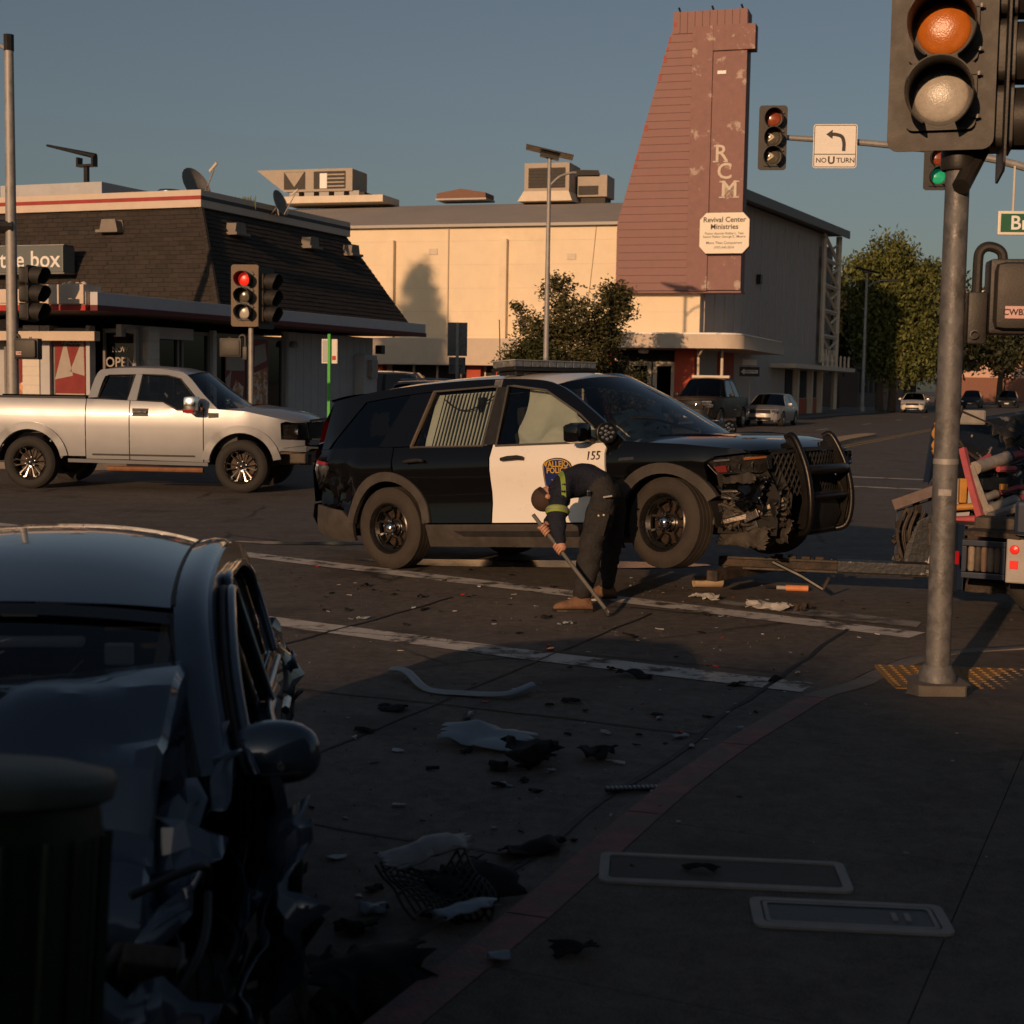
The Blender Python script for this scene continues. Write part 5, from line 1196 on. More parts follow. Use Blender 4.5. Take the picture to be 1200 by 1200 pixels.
for k in range(14):
    x = .50+k*.043; f = K.mp(-1, -.035); MB().tube([f(x, 1.12), f(x+.01, 1.60)], .0075, 4).build('window_bar', M_BLKMET, rd[-1], 0)
MB().tube(cr([K.mp(-1, -.04)(x, 1.56-.12*math.sin((x-.5)/.6*PI)) for x in np.linspace(.5, 1.1, 7)], 3), .006, 4).build('cable', M_BLKMET, rd[-1], 60)
# markings on the white door
f = K.mp(-1, .004)
text('155', .105, M_INK, fd[-1], (2.36, -(Wp(2.36, .99)+.006), .985), (PI/2+rad(4), 0, 0), 'unit_number', .001, .0, 1.0, 'CENTER', .95, .25)
def on_door(poly, off, m, name, st=.06): return patch([(x, z) for x, z in poly], K.mp(-1, off), st, (0, .002, 0), name, m, fd[-1], 20)
SHX, SHZ = 1.99, .80
shield = cr([(-.15, -.05), (-.155, .08), (-.14, .135), (-.08, .17), (0, .18), (.08, .17), (.14, .135), (.155, .08), (.15, -.05), (.11, -.15), (0, -.22), (-.11, -.15), (-.15, -.05)], 3)[:-1]
for sc, off, mm in ((1.0, .003, mat('badge_black', (.008, .008, .009), .4)), (.95, .005, mat('badge_gold', (.55, .34, .04), .45, .1)), (.91, .007, mat('badge_blue', (.012, .022, .11), .4))):
    on_door([(SHX+x*sc, SHZ+z*sc) for x, z in shield], off, mm, 'door_badge')
for s_, z_ in (('VALLEJO', .125), ('POLICE', .072)):
    text(s_, .068, MATS['badge_gold'], fd[-1], (SHX, -(Wp(SHX, SHZ+z_)+.010), SHZ+z_), (PI/2+rad(2), 0, 0), 'badge_lettering', .0008, .0012)
star = []
for k in range(14): a = PI/2+k*PI/7; r_ = .088 if k % 2 == 0 else .042; star.append((SHX+r_*math.cos(a), SHZ-.055+r_*math.sin(a)))
on_door(star, .010, MATS['badge_gold'], 'door_badge_star', 0)
on_door(arc2(SHX, SHZ-.055, .03, 0, 345, 14), .012, MATS['badge_blue'], 'door_badge_star', 0)
for x_ in (2.62,): K.side('vent_badge', [(x_, .935), (x_+.16, .94), (x_+.15, .965), (x_+.01, .96)], M_CHROME, .004, .1, sides=(-1,))
# mirrors and spot lamps
for sd in (-1, 1):
    mr = MB(); mr.box((2.30, sd*1.10, 1.18), (.16, .22, .17)); o_ = mr.build('mirror', M_PB, PV, 40, .05); MB().tube([(2.34, sd*.90, 1.10), (2.33, sd*1.02, 1.14)], .03, 8).build('mirror_arm', M_BLKPL, o_); MB().bb(2.215, 2.219, sd*1.10-.085, sd*1.10+.085, 1.12, 1.24).build('mirror_glass', M_CHROME, o_, 0)
    sp = empty('spot_lamp', (2.50, sd*.99, 1.17), (0, 0, rad(-38 if sd < 0 else -20)), PV)
    MB().lathe([(0, -.07), (.06, -.06), (.085, 0), (.088, .05), (.080, .055)], 22, (0, 0, 0), 'X').build('lamp_housing', M_BLKMET, sp, 50)
    MB().lathe([(0, .045), (.079, .045)], 22, (0, 0, 0), 'X').build('lamp_face', M_RIMB, sp, 0)
    for k in range(11):
        a = 2*PI*k/8; r_ = .052 if k < 8 else .018; a = a if k < 8 else 2*PI*k/3
        MB().lathe([(0, .058), (.013, .054), (.014, .046)], 9, (0, r_*math.cos(a), r_*math.sin(a)), 'X').build('led', M_REFL, sp, 50)
    MB().tube([(-.02, 0, -.07), (-.06, -sd*.06, -.14)], .018, 6).build('lamp_arm', M_BLKMET, sp)
# light bar
lb = empty('light_bar', (1.18, 0, 1.745), (0, 0, 0), PV)
MB().box((0, 0, .045), (.28, 1.28, .03)).build('bar_base', M_BLKMET, lb, 0, .01)
for k in range(10):
    y_ = -.57+k*.127; q_ = MB().box((0, y_, .09), (.26, .115, .055)).build('bar_module', mat('bar_lens', (.17, .17, .175), .2, .3, .6, 25, coat=.8), lb, 0, .01)
    MB().box((.0, y_, .092), (.16, .08, .045)).build('bar_reflector', M_REFL if k % 3 != 2 else M_STEEL, q_, 0)
MB().box((0, 0, .122), (.27, 1.27, .012)).build('bar_lid', M_STEELD, lb, 0, .004)
for y_ in (-.52, .52): MB().box((0, y_, .012), (.2, .12, .04)).build('bar_foot', M_BLKMET, lb, 0, .008); MB().tube([(.0, y_, .02), (-.02, y_*1.25, -.10)], .02, 6).build('bar_strap', M_STEEL, lb)
f = K.mp(-1, .006); patch([(1.10, 1.63), (1.19, 1.63), (1.19, 1.70), (1.10, 1.70)], K.mp(-1, .004), None, (0, .004, 0), 'strap', M_STEEL, PV, 0)
# front: headlights, grille, bull bar
for sd in (-1, 1):
    hl = K.side('headlight', [(3.41, .905), (3.50, .80), (3.80, .80), (3.87, .83), (3.86, .935), (3.74, .955), (3.5, .935)], M_HLGLASS, .0, .06, sides=(sd,), depth=.01)
    K.side('headlight_bowl', [(3.41, .90), (3.50, .80), (3.80, .80), (3.86, .83), (3.86, .935), (3.74, .95), (3.5, .93)], M_RIMB, -.055, .06, sides=(sd,), parent=hl)
    for (x, z, r_, mm) in ((3.58, .845, .028, M_REFL), (3.66, .85, .03, M_REFL), (3.75, .86, .032, M_REFL)):
        p = K.mp(sd, -.045)(x, z); MB().lathe([(0, -.01), (r_*.7, 0), (r_, .02)], 12, p, 'X').build('projector', mm, hl[sd])
    K.side('turn_lamp', [(3.70, .905), (3.85, .915), (3.85, .93), (3.70, .925)], mat('turn_dull', (.26, .085, .02), .3), -.03, .05, sides=(sd,), parent=hl); K.side('lamp_strip', [(3.47, .90), (3.60, .905), (3.60, .92), (3.47, .915)], M_REFL, -.03, .05, sides=(sd,), parent=hl)
    K.side('marker_lamp', [(3.46, .86), (3.50, .815), (3.57, .815), (3.56, .87)], mat('marker_dull', (.14, .012, .010), .3), -.035, .05, sides=(sd,), parent=hl)
K.loft('grille_back', [(.60, 3.90, 3.80, .95, .94, 2), (.62, 3.90, 3.80, .6, .6, 2)], M_DARK, 10)
gr = K.loft('grille_frame', [(.63, 3.945, 3.83, .985, .955, 2), (.63, 3.95, 3.83, .955, .935, 2)], M_BLKPL, 12)
for k in range(22):
    for dr_ in (-1, 1):
        y0 = -.60+k*.057; y1 = y0+dr_*.20; P = []
        for t in np.linspace(0, 1, 5):
            y = lerp(y0, y1, t)
            if abs(y) > .61: continue
            P.append((3.935-.11*(y/.62)**2, y, lerp(.94, .60, t)))
        if len(P) > 1: MB().tube(P, .006, 4).build('grille_bar', M_BLKPL, gr, 0)
M_BB = mat('bullbar_black', (.012, .011, .010), .35, .4, .3, 10, .05, 60)
bb = empty('bull_bar', (-.13, 0, 0), (0, 0, 0), PV)
for sd in (-1, 1):
    up_ = MB().prism([(4.03, .34), (4.10, .34), (4.15, .55), (4.13, .80), (4.03, 1.05), (3.97, 1.06), (3.96, 1.03), (4.07, .78), (4.09, .55)], sd*.33-.022, sd*.33+.022, 'Y').build('bar_upright', M_BB, bb, 0, .012)
    MB().tube(cr([(3.94, sd*.33, 1.07), (4.02, sd*.34, 1.07), (4.13, sd*.36, .82), (4.165, sd*.37, .55), (4.12, sd*.35, .33), (4.0, sd*.31, .29)], 5), .026, 10).build('bar_tube', M_BB, bb, 60)
for z_, x_, r_ in ((.80, 4.16, .042), (.58, 4.16, .022), (.30, 4.04, .03)):
    MB().tube(cr([(x_-.03, -.33, z_), (x_, -.2, z_), (x_+.01, .0, z_), (x_, .2, z_), (x_-.03, .33, z_)], 4), r_, 10).build('cross_bar', M_BB, bb, 60)
MB().bb(4.05, 4.06, -.1, .22, .42, .53).build('licence_plate', M_STEELD, bb, 0)
# bumper remains: intact on the far side, torn away on the near one
K.loft('front_bumper', [(.86, 3.93, 3.62, .80, .79, 2.4), (.90, 4.02, 3.60, .62, .62, 2.4), (.90, 4.0, 3.58, .45, .46, 2.4), (.84, 3.94, 3.6, .30, .34, 2.4)], M_PB, 10, half=(.30, 1.0))
K.loft('front_bumper', [(.60, 3.97, 3.85, .62, .62, 2.4), (.60, 4.0, 3.86, .42, .44, 2.4), (.56, 3.93, 3.82, .28, .3, 2.4)], M_BLKPL, 10, half=(-.55, .45))
M_GRIME = mat('grimy_metal', (.055, .045, .036), .6, .35, .5, 9, .3, 50); M_GRIME2 = mat('grimy_plastic', (.060, .050, .040), .75, 0, .4, 7, .3, 40, col2=(.02, .018, .016), mix=(.45, .6)); M_ALU = mat('bare_alloy', (.13, .115, .10), .45, .8, .3, 12, .2, 50)
dmg = PV
MB().bb(3.0, 3.78, -.62, .62, .30, .92).build('engine_block', M_DARK, dmg, 0, .05)
MB().prism([(3.40, .36), (3.46, .74), (3.80, .80), (3.90, .60), (3.86, .34)], -.70, -.5, 'Y').build('inner_fender', M_DARK, dmg, 0, .04)
crumpled_sheet('torn_liner', (3.66, -.74, .64), (.58, .34, .04), (rad(80), 0, rad(-22)), M_BLKPL, dmg, .09, 6, 16, 31)
crumpled_sheet('torn_bumper', (3.64, -.80, .765), (.52, .10, .02), (rad(70), 0, rad(-26)), M_DKPL, dmg, .03, 8, 14, 33)
crumpled_sheet('torn_bumper', (3.64, -.78, .66), (.60, .26, .03), (rad(72), rad(6), rad(-24)), M_PB, dmg, .09, 5, 18, 35)
crumpled_sheet('torn_bumper', (3.80, -.60, .55), (.40, .3, .03), (rad(78), rad(-10), rad(-34)), M_BLKPL, dmg, .09, 6, 18, 36)
crumpled_sheet('splash_shield', (3.62, -.70, .295), (.62, .20, .05), (rad(70), rad(2), rad(-18)), M_GRIME2, dmg, .045, 5, 18, 37)
crumpled_sheet('splash_shield', (3.83, -.50, .32), (.42, .22, .05), (rad(68), rad(-4), rad(-36)), M_GRIME2, dmg, .045, 6, 16, 38)
crumpled_sheet('bent_bracket', (3.52, -.76, .48), (.32, .22, .03), (rad(75), rad(20), rad(-12)), M_GRIME, dmg, .06, 9, 14, 39)
crumpled_sheet('bent_bracket', (3.86, -.50, .52), (.26, .26, .03), (rad(80), rad(-30), rad(-40)), M_GRIME, dmg, .06, 9, 14, 40)
rg = random.Random(4)
for k in range(30):
    c = Vector((rg.uniform(3.44, 3.92), 0, rg.uniform(.36, .62))); c.y = lerp(-.80, -.55, (c.x-3.44)/.48)+rg.uniform(-.03, .05)
    MB().box(c, (rg.uniform(.03, .12), rg.uniform(.04, .08), rg.uniform(.02, .08)), rot=Matrix.Rotation(rg.uniform(-1, 1), 3, 'Y') @ Matrix.Rotation(rg.uniform(-.6, .6), 3, 'Z')).build('engine_part', (M_GRIME, M_GRIME2, M_BLKPL, M_GRIME)[k % 4], dmg, 0, .008)
for k in range(16):
    a = Vector((rg.uniform(3.42, 3.6), -.80, rg.uniform(.38, .68))); b = Vector((rg.uniform(3.7, 3.95), -.62, rg.uniform(.34, .7))); m_ = a.lerp(b, .5)+Vector((0, -.06, rg.uniform(-.1, .06)))
    hose([a, m_, b], rg.choice((.008, .012, .016)), (M_BLKPL, M_GRIME, M_ALU)[k % 3], dmg)
MB().tube([(3.50, -.82, .42), (3.72, -.76, .47), (3.92, -.62, .58)], [.03, .035, .028], 6).build('bumper_beam', M_ALU, dmg, 30); MB().box((3.72, -.79, .47), (.14, .02, .08), rot=Matrix.Rotation(rad(-22), 3, 'Y')).build('beam_bracket', M_ALU, dmg, 0, .006)
MB().tube([(3.46, -.80, .56), (3.40, -.82, .40)], .018, 6).build('strut', M_ALU, dmg)
for sd, cx, stv, zc in ((-1, 0, 0, .382), (1, 0, 0, .382), (-1, 3.025, -7, .415), (1, 3.025, -7, .40)):
    wheel(PV, (cx, sd*.865, zc), RW-(.012 if cx > 1 else 0), .245, sd, .235, 'steel', M_RIMB, M_RUBDUST, stv, camber=(-6 if (cx > 1 and sd < 0) else 0))
MB().tube([(0, -.7, .38), (0, .7, .38)], .05, 8).build('rear_axle', M_GRIME, PV); MB().bb(.5, 2.5, -.5, .5, .22, .32).build('underbody', M_GRIME, PV, 0, .03)
# ================================================================ SILVER PICKUP
TP = empty('pickup_truck', (-7.42, 24.08, 0), (0, 0, rad(-4)))
tag(TP, 'silver extended cab pickup truck crossing the junction without front bumper', 'pickup truck')
M_SIL = paint('silver_paint', (.215, .228, .250), .34, .6, .3)
_tz = [(.30, .92), (.5, .965), (.8, .985), (1.1, .985), (1.28, .965), (1.38, .93), (1.9, .74)]
_tx = [(-1.2, .06), (-1.0, 0), (3.4, 0), (3.9, .04), (4.2, .12), (4.4, .28)]
def Wt(x, z): return ip(_tz, z)-ip(_tx, x)-.012*math.exp(-((z-.78)/.05)**2)
T = Kit(TP, Wt); WB = 3.33
T.side('bed_side', [(.885, .52), (.885, 1.40), (-1.15, 1.40), (-1.15, .60), (-.58, .55), (-.50, .47)]+arc2(0, .42, .50, 174, 6, 14)+[(.55, .52)], M_SIL, 0, .14)
T.side('bed_rail', [(.88, 1.403), (.88, 1.435), (-1.15, 1.435), (-1.15, 1.403)], M_BLKPL, .01, None, depth=.12)
T.side('rear_door', [(.90, .48), (1.575, .48), (1.575, 1.385), (.90, 1.405)], M_SIL, 0, .14)
dT = T.side('front_door', [(1.59, .48), (2.735, .46), (2.735, 1.24), (2.32, 1.245), (2.1, 1.375), (1.59, 1.385)], M_SIL, 0, .14)
T.side('fender', [(2.75, .46), (2.82, .46)]+arc2(WB, .42, .50, 174, 14, 14)+[(3.98, .70), (4.28, .74), (4.28, .82), (3.94, .83), (3.93, 1.08), (4.05, 1.12), (3.4, 1.25), (2.75, 1.285)], M_SIL, 0, .12)
T.side('front_valance', [(3.86, .66), (4.30, .64), (4.30, .735), (3.99, .695)], M_SIL, .005, .1)
for cx in (0, WB):
    T.side('wheel_flare', arc2(cx, .42, .62, 10, 172, 18)+arc2(cx, .42, .505, 172, 10, 18), M_SIL, .03, 0, depth=.06)
    for sd in (-1, 1): MB().grid([[(cx+q[0], sd*yy, .42+q[1]) for yy in (.93, .55)] for q in arc2(0, 0, .5, 0, 180, 14)]).build('wheel_well', M_DARK, TP, 60)
T.side('rocker', [(.60, .42), (2.80, .40), (2.80, .455), (.60, .475)], M_SIL, -.012, .3)
ro = cr([(2.98, 1.26), (2.72, 1.50), (2.45, 1.78), (2.25, 1.855), (1.7, 1.89), (1.2, 1.87), (1.02, 1.80), (.915, 1.42)], 4); ri = cr([(2.78, 1.265), (2.56, 1.51), (2.34, 1.725), (2.14, 1.775), (1.65, 1.79), (1.22, 1.77), (1.13, 1.72), (1.06, 1.43)], 4)
T.side('cab_frame', ro+ri[::-1], M_SIL, 0, .15)
T.side('door_pillar', [(1.52, 1.39), (1.70, 1.39), (1.75, 1.785), (1.61, 1.79)], M_SIL, .004, .15)
w1 = [(1.07, 1.41), (1.53, 1.395), (1.62, 1.785), (1.20, 1.77)]; w2 = [(1.69, 1.39), (2.1, 1.38), (2.33, 1.255), (2.76, 1.255), (2.34, 1.73), (2.12, 1.78), (1.74, 1.79)]
T.side('rear_window', w1, M_CARGLD, -.015, .2, depth=.004); T.side('window', w2, M_CARGL, -.015, .2, depth=.004, parent=dT); T.trim(w2, M_BLKPL, .012, parent=dT); T.trim(w1, M_BLKPL, .012)
rr = []
for x in (2.43, 2.2, 1.7, 1.2, 1.05):
    z = ip([(p[0], p[1]) for p in ro[::-1]], x)-.004; rr.append((Wt(x, z), x+(.1 if x > 2.3 else 0), x, z+.05, z, 2.4))
T.loft('roof', rr, M_SIL, 12)
T.loft('windshield', [(.88, 3.30, 2.97, 1.29, 1.265, 2), (.82, 2.90, 2.70, 1.56, 1.52, 2), (.745, 2.56, 2.44, 1.83, 1.785, 2)], M_CARGL, 12)
T.loft('back_glass', [(.74, 1.03, 1.03, 1.81, 1.80, 2), (.90, .91, .91, 1.42, 1.41, 2)], M_CARGLD, 8)
T.loft('cab_back', [(.92, .90, .90, 1.41, 1.405, 2), (.95, .89, .89, .5, .5, 2)], M_SIL, 6)
hr = []
for x, xc, zc in ((2.98, 3.28, 1.30), (3.3, 3.45, 1.34), (3.7, 3.85, 1.29), (4.02, 4.22, 1.20), (4.1, 4.36, 1.10)):
    z = ip([(2.75, 1.285), (3.4, 1.25), (4.05, 1.12), (4.2, 1.09)], x); hr.append((Wt(x, z)-.005, xc, x, zc, z, 3))
T.loft('hood', hr, M_SIL, 16, depth=(0, 0, -.02))
for sd in (-1, 1):
    hl = T.side('headlight', [(3.945, .84), (4.33, .84), (4.31, 1.07), (3.945, 1.07)], M_HLGLASS, .0, .1, sides=(sd,), depth=.01); T.side('headlight_bowl', [(3.95, .84), (4.32, .84), (4.30, 1.06), (3.95, 1.06)], M_RIMB, -.06, .1, sides=(sd,), parent=hl)
    p = T.mp(sd, -.05)(4.15, .95); MB().lathe([(0, -.03), (.05, 0), (.065, .04)], 12, p, 'X').build('projector', M_REFL, hl[sd])
gq = T.loft('grille', [(.62, 4.43, 4.30, 1.12, 1.10, 2), (.62, 4.45, 4.31, .80, .80, 2)], M_DARK, 10)
T.loft('grille_frame', [(.64, 4.46, 4.32, 1.155, 1.135, 2), (.64, 4.465, 4.325, 1.11, 1.09, 2)], M_BLKPL, 10); T.loft('grille_frame', [(.64, 4.47, 4.33, .83, .82, 2), (.64, 4.46, 4.32, .74, .74, 2)], M_SIL, 10)
for z_ in (1.105, .835):
    for k in range(22): y_ = -.6+k*.0571; MB().box((4.475-.13*(y_/.64)**2, y_, z_), (.012, .016, .016)).build('grille_rivet', M_CHROME, gq, 0)
T.loft('front_crossmember', [(.7, 4.25, 4.2, .62, .62, 2), (.7, 4.25, 4.2, .45, .45, 2)], M_GRIME, 8)
for sd in (-1, 1): MB().bb(3.6, 4.32, sd*.42-.06, sd*.42+.06, .42, .58).build('frame_horn', M_GRIME, TP, 0, .015); MB().bb(4.05, 4.3, sd*.72-.1, sd*.72+.1, .46, .62).build('bracket', M_GRIME, TP, 0, .02)
MB().bb(-1.0, 3.7, -.45, -.33, .40, .54).build('chassis_rail', M_GRIME, TP, 0); MB().bb(-1.0, 3.7, .33, .45, .40, .54).build('chassis_rail', M_GRIME, TP, 0); MB().tube([(0, -.75, .42), (0, .75, .42)], .07, 8).build('rear_axle', M_GRIME, TP); MB().lathe([(0, -.2), (.16, -.1), (.16, .1), (0, .2)], 12, (0, 0, .42), 'X').build('differential', M_GRIME, TP); MB().tube([(WB, -.75, .40), (WB, .75, .40)], .06, 8).build('front_axle', M_GRIME, TP)
MB().bb(-1.1, .86, -.80, .80, .86, .92).build('bed_floor', M_BLKPL, TP, 0); MB().bb(-1.16, -1.1, -.93, .93, .6, 1.40).build('tailgate', M_SIL, TP, 0, .02)
MB().tube([(1.2, -.86, .33), (2.7, -.84, .33)], .04, 8).build('step_bar', mat('rust_bar', (.22, .10, .05), .8, .2, .3, 6), TP)
MB().bb(.95, 2.85, -.84, .84, .55, .60).build('floor', M_DARK, TP, 0); MB().prism([(2.6, 1.20), (3.2, 1.26), (3.2, .7), (2.7, .7)], -.82, .82, 'Y').build('dashboard', M_BLKPL, TP, 0, .03); seats(TP, (1.75,), .42, .85)
steering(TP, (2.42, .42, 1.28))
for sd in (-1, 1):
    o_ = MB().box((2.62, sd*1.16, 1.34), (.20, .30, .26)).build('mirror', M_CHROME, TP, 40, .05); MB().box((2.60, sd*1.17, 1.25), (.17, .29, .055)).build('mirror_lamp', M_TAIL, o_, 0, .01); MB().tube([(2.62, sd*.93, 1.26), (2.66, sd*1.06, 1.28)], .03, 6).build('mirror_arm', M_BLKPL, o_)
    f = T.mp(sd, .012); 
    T.side('handle_cup', [(1.63, 1.15), (1.88, 1.15), (1.88, 1.27), (1.63, 1.27)], M_BLKPL, .004, None, sides=(sd,), parent=dT, depth=.01); MB().tube([T.mp(sd, .03)(1.65, 1.215), T.mp(sd, .036)(1.76, 1.22), T.mp(sd, .03)(1.86, 1.215)], .018, 6).build('handle', M_CHROME, dT[sd])
    T.side('fender_vent', [(2.82, 1.14), (2.98, 1.15), (2.98, 1.22), (2.82, 1.22)], M_BLKPL, .004, None, sides=(sd,))
    for cx in (0, WB): wheel(TP, (cx, sd*.86, .405), .405, .28, sd, .265, 'six', M_RIMB if False else mat('rim_machined', (.16, .15, .14), .22, .9, .3, 14), M_RUBBER)
T.side('side_crease', [(-.5+1.1, .80), (2.70, .79), (2.70, .803), (.6, .813)], M_STEELD, .003, None, depth=.004)
T.side('fuel_door', [(-.95, 1.05), (-.75, 1.05), (-.75, 1.25), (-.95, 1.25)], M_SIL, .006, None, depth=.008)
for sd in (-1, 1):
    for x_ in (.893, 1.5825, 2.7425): T.trim([(x_, .50), (x_, 1.24 if x_ > 2 else 1.38)], M_DARK, .007, -.004, (sd,), False, 'panel_gap')
    MB().tube([T.mp(sd, .012)(x_, .55) for x_ in (1.0, 1.8, 2.6)], .012, 6).build('rocker_trim', M_BLKPL, TP)
# driver
def skin_person(name, edges, verts, radii, parent=None, sub=2):
    me = bpy.data.meshes.new(name); me.from_pydata(verts, edges, []); o = bpy.data.objects.new(name, me); COL.objects.link(o)
    md = o.modifiers.new('skin', 'SKIN'); md.use_smooth_shade = True; md.branch_smoothing = .4
    for i, r in enumerate(radii):
        me.skin_vertices[0].data[i].radius = (r, r) if not isinstance(r, tuple) else r
    me.skin_vertices[0].data[0].use_root = True
    s_ = o.modifiers.new('sub', 'SUBSURF'); s_.levels = sub; s_.render_levels = sub
    dg = bpy.context.evaluated_depsgraph_get(); dg.update(); m2 = bpy.data.meshes.new_from_object(o.evaluated_get(dg)); bpy.data.objects.remove(o); return m2
M_SKIN = mat('skin', (.42, .22, .15), .6, 0, .1, 20); M_NAVY = mat('navy_jacket', (.013, .016, .027), .85, 0, .3, 14, .6, 45, spec=.25); M_TROU = mat('grey_trousers', (.027, .026, .0265), .9, 0, .3, 16, .6, 45, spec=.25); M_HAIR = mat('hair_dark', (.02, .012, .009), .7)
dv = [(1.95, .42, .98), (1.92, .42, 1.2), (1.92, .42, 1.38), (1.95, .42, 1.50), (1.97, .42, 1.62), (1.98, .42, 1.70), (1.95, .22, 1.36), (2.10, .18, 1.18), (2.34, .30, 1.26), (1.95, .62, 1.36), (2.10, .66, 1.18), (2.34, .54, 1.26), (2.3, .42, .95)]
de = [(0, 1), (1, 2), (2, 3), (3, 4), (4, 5), (2, 6), (6, 7), (7, 8), (2, 9), (9, 10), (10, 11), (0, 12)]
dm_ = skin_person('person', de, dv, [.17, .16, .15, .06, .085, .07, .07, .05, .04, .07, .05, .04, .1])
finish(dm_, [M_NAVY, M_SKIN], 0)
for p in dm_.polygons: p.material_index = 1 if (p.center.z > 1.50 or p.center.x > 2.2 and p.center.z > 1.15) else 0; p.use_smooth = True
DR = tag(empty('person', TP.location, (0, 0, rad(-4))), 'person in dark clothes sitting at the wheel of silver pickup', 'person')
link('body', dm_, DR); MB().lathe([(0, .12), (.07, .10), (.098, .03), (.095, -.03), (.06, -.05)], 14, (1.97, .42, 1.68)).build('hair', M_HAIR, DR, 60)

# ================================================================ WRECKED DARK BLUE CAR
WK = empty('wrecked_car', (-1.5, 5.1, 0), (0, 0, rad(-84))); WK.scale = (.82, .82, .82)
tag(WK, 'dark blue hatchback with crumpled hood and torn front beside the kerb', 'wrecked car')
M_BLUE = paint('dark_blue_paint', (.036, .055, .086), .22, 1.0, .2); M_BLUES = paint('dark_blue_scuffed', (.034, .052, .080), .3, .8, .3, (.22, .20, .18), (.66, .70))
_wz = [(.15, .80), (.3, .84), (.55, .865), (.8, .87), (.92, .85), (.98, .82), (1.40, .685), (1.5, .66)]
_wx = [(-.8, .22), (-.6, .07), (-.3, .0), (2.3, 0), (2.9, .06), (3.3, .3)]
def Ww(x, z): return ip(_wz, z)-ip(_wx, x)*(1 if z < 1 else .8)
K2 = Kit(WK, Ww)
L1 = (1,); R1 = (-1,)
def ajar(amp, x0, x1):
    def f(p, sd):
        if sd > 0: p = p+Vector((0, amp*max(0, min(1, (p.x-x0)/(x1-x0)))*(.5+.5*p.z), 0))
        return p
    return f
def dent(p, sd):
    if sd > 0:
        k = max(0, 1-((p.x+.45)/.5)**2)*max(0, 1-((p.z-.72)/.4)**2); p = p+crumple(p, .16*k, 4.5, 8)+Vector((0, .03*k, 0))
    return p
rdw = K2.side('rear_door', [(.95, .26), (.955, .965), (.12, .99), (.16, .8), (.40, .55), (.44, .26)], M_BLUE, 0, .1)
fdw = K2.side('front_door', [(.965, .26), (1.93, .28), (1.95, .95), (.97, .965)], M_BLUES, .02, .08, push=ajar(.10, .95, 1.95))
K2.side('quarter_panel', [(.11, .99), (.15, .8)]+arc2(0, .31, .36, 66, 176, 12)+[(-.40, .30), (-.66, .38), (-.72, .8), (-.62, 1.0), (-.3, 1.02)], M_BLUE, 0, .06, push=dent)
ro2 = cr([(2.06, .97), (1.72, 1.20), (1.38, 1.365), (.95, 1.45), (.35, 1.475), (-.15, 1.41), (-.55, 1.20)], 5); ri2 = cr([(1.93, .97), (1.66, 1.17), (1.32, 1.315), (.93, 1.375), (.4, 1.39), (.02, 1.32), (-.22, 1.14)], 5)
K2.side('roof_rail', ro2+ri2[::-1], M_BLUE, 0, .12)
for sd in (-1, 1):
    MB().grid([[(x, sd*(Ww(x, z)-.125), z+.006), (x, sd*(Ww(x, z)-.07), z+.016), (x, sd*(Ww(x, z)-.02), z+.008), (x, sd*Ww(x, z), z-.02)] for x, z in ro2]).build('pillar_band', M_BLUE, WK, 60)
K2.side('rear_pillar', [(-.56, 1.0), (-.05, 1.0), (-.20, 1.16), (.05, 1.34), (-.12, 1.42), (-.56, 1.20)], M_BLUE, .0, .12)
K2.side('door_pillar', [(.90, .97), (1.02, .97), (.98, 1.35), (.90, 1.35)], M_BLKPL, -.01, .12)
wfr = cr([(1.90, .955), (1.64, 1.165), (1.30, 1.315), (.98, 1.345)], 5)+[(1.0, .965)]; wre = [(.93, .975), (.90, 1.375)]+cr([(.88, 1.375), (.4, 1.385), (.04, 1.31)], 4)+[(.13, .995)]
K2.side('window', wfr, M_CARGLD, -.012, .15, sides=R1, depth=.004, parent=fdw); K2.side('window', wre, M_CARGLD, -.012, .15, depth=.004, parent=rdw)
# bent-out door frame of the driver side
fa = ajar(.11, .90, 1.95)
def bent(x, z, o=.03): return Vector((x, Ww(x, z)+o, z))
for r_, mm, o in ((.017, M_BLUE, .045), (.014, M_BLKPL, .015)):
    MB().tube([bent(x, z, o) for x, z in cr([(1.93, .95), (1.88, 1.02), (1.64, 1.19), (1.30, 1.325), (1.0, 1.385), (.965, 1.2), (.955, .97)], 5)], r_, 8).build('door_frame', mm, fdw[1], 60)
MB().tube([Vector((x, Ww(x, z)+.018, z)) for x, z in cr([(.93, .97), (.92, 1.15), (.90, 1.38), (.6, 1.40), (.2, 1.38), (.0, 1.28), (.10, 1.0)], 5)], .018, 8).build('door_frame', M_BLUE, rdw[1], 60)
for dr, a, b in ((rdw, .12, .95), (fdw, .97, 1.93)):
    MB().tube([Vector((x, Ww(x, .97)+(.025 if dr is rdw else .03+.10*max(0, (x-.95)/1.0)), .975)) for x in np.linspace(a, b, 8)], .014, 6).build('belt_trim', mat('belt_chrome', (.35, .36, .38), .25, .9), dr[1], 60)
MB().tube([Vector((x, Ww(x, .82)+.03, .82)) for x in (.25, .35, .45)], .018, 6).build('handle', M_BLUE, rdw[1], 60)
MB().prism([(1.05, .30), (1.85, .32), (1.85, .93), (1.05, .93)], .72, .76, 'Y').build('door_card', M_BLKPL, fdw[1], 0, .02)
r2 = []
for x in (1.36, 1.15, .9, .5, .1, -.15, -.3):
    z = ip([(p[0], p[1]) for p in ro2[::-1]], x)-.006; r2.append((Ww(x, z)-.125, x+(.12 if x > 1.2 else 0), x, z+(.045 if x > 1.3 else .075), z+.004, 2.4))
K2.loft('roof', r2, M_BLUE, 20); 
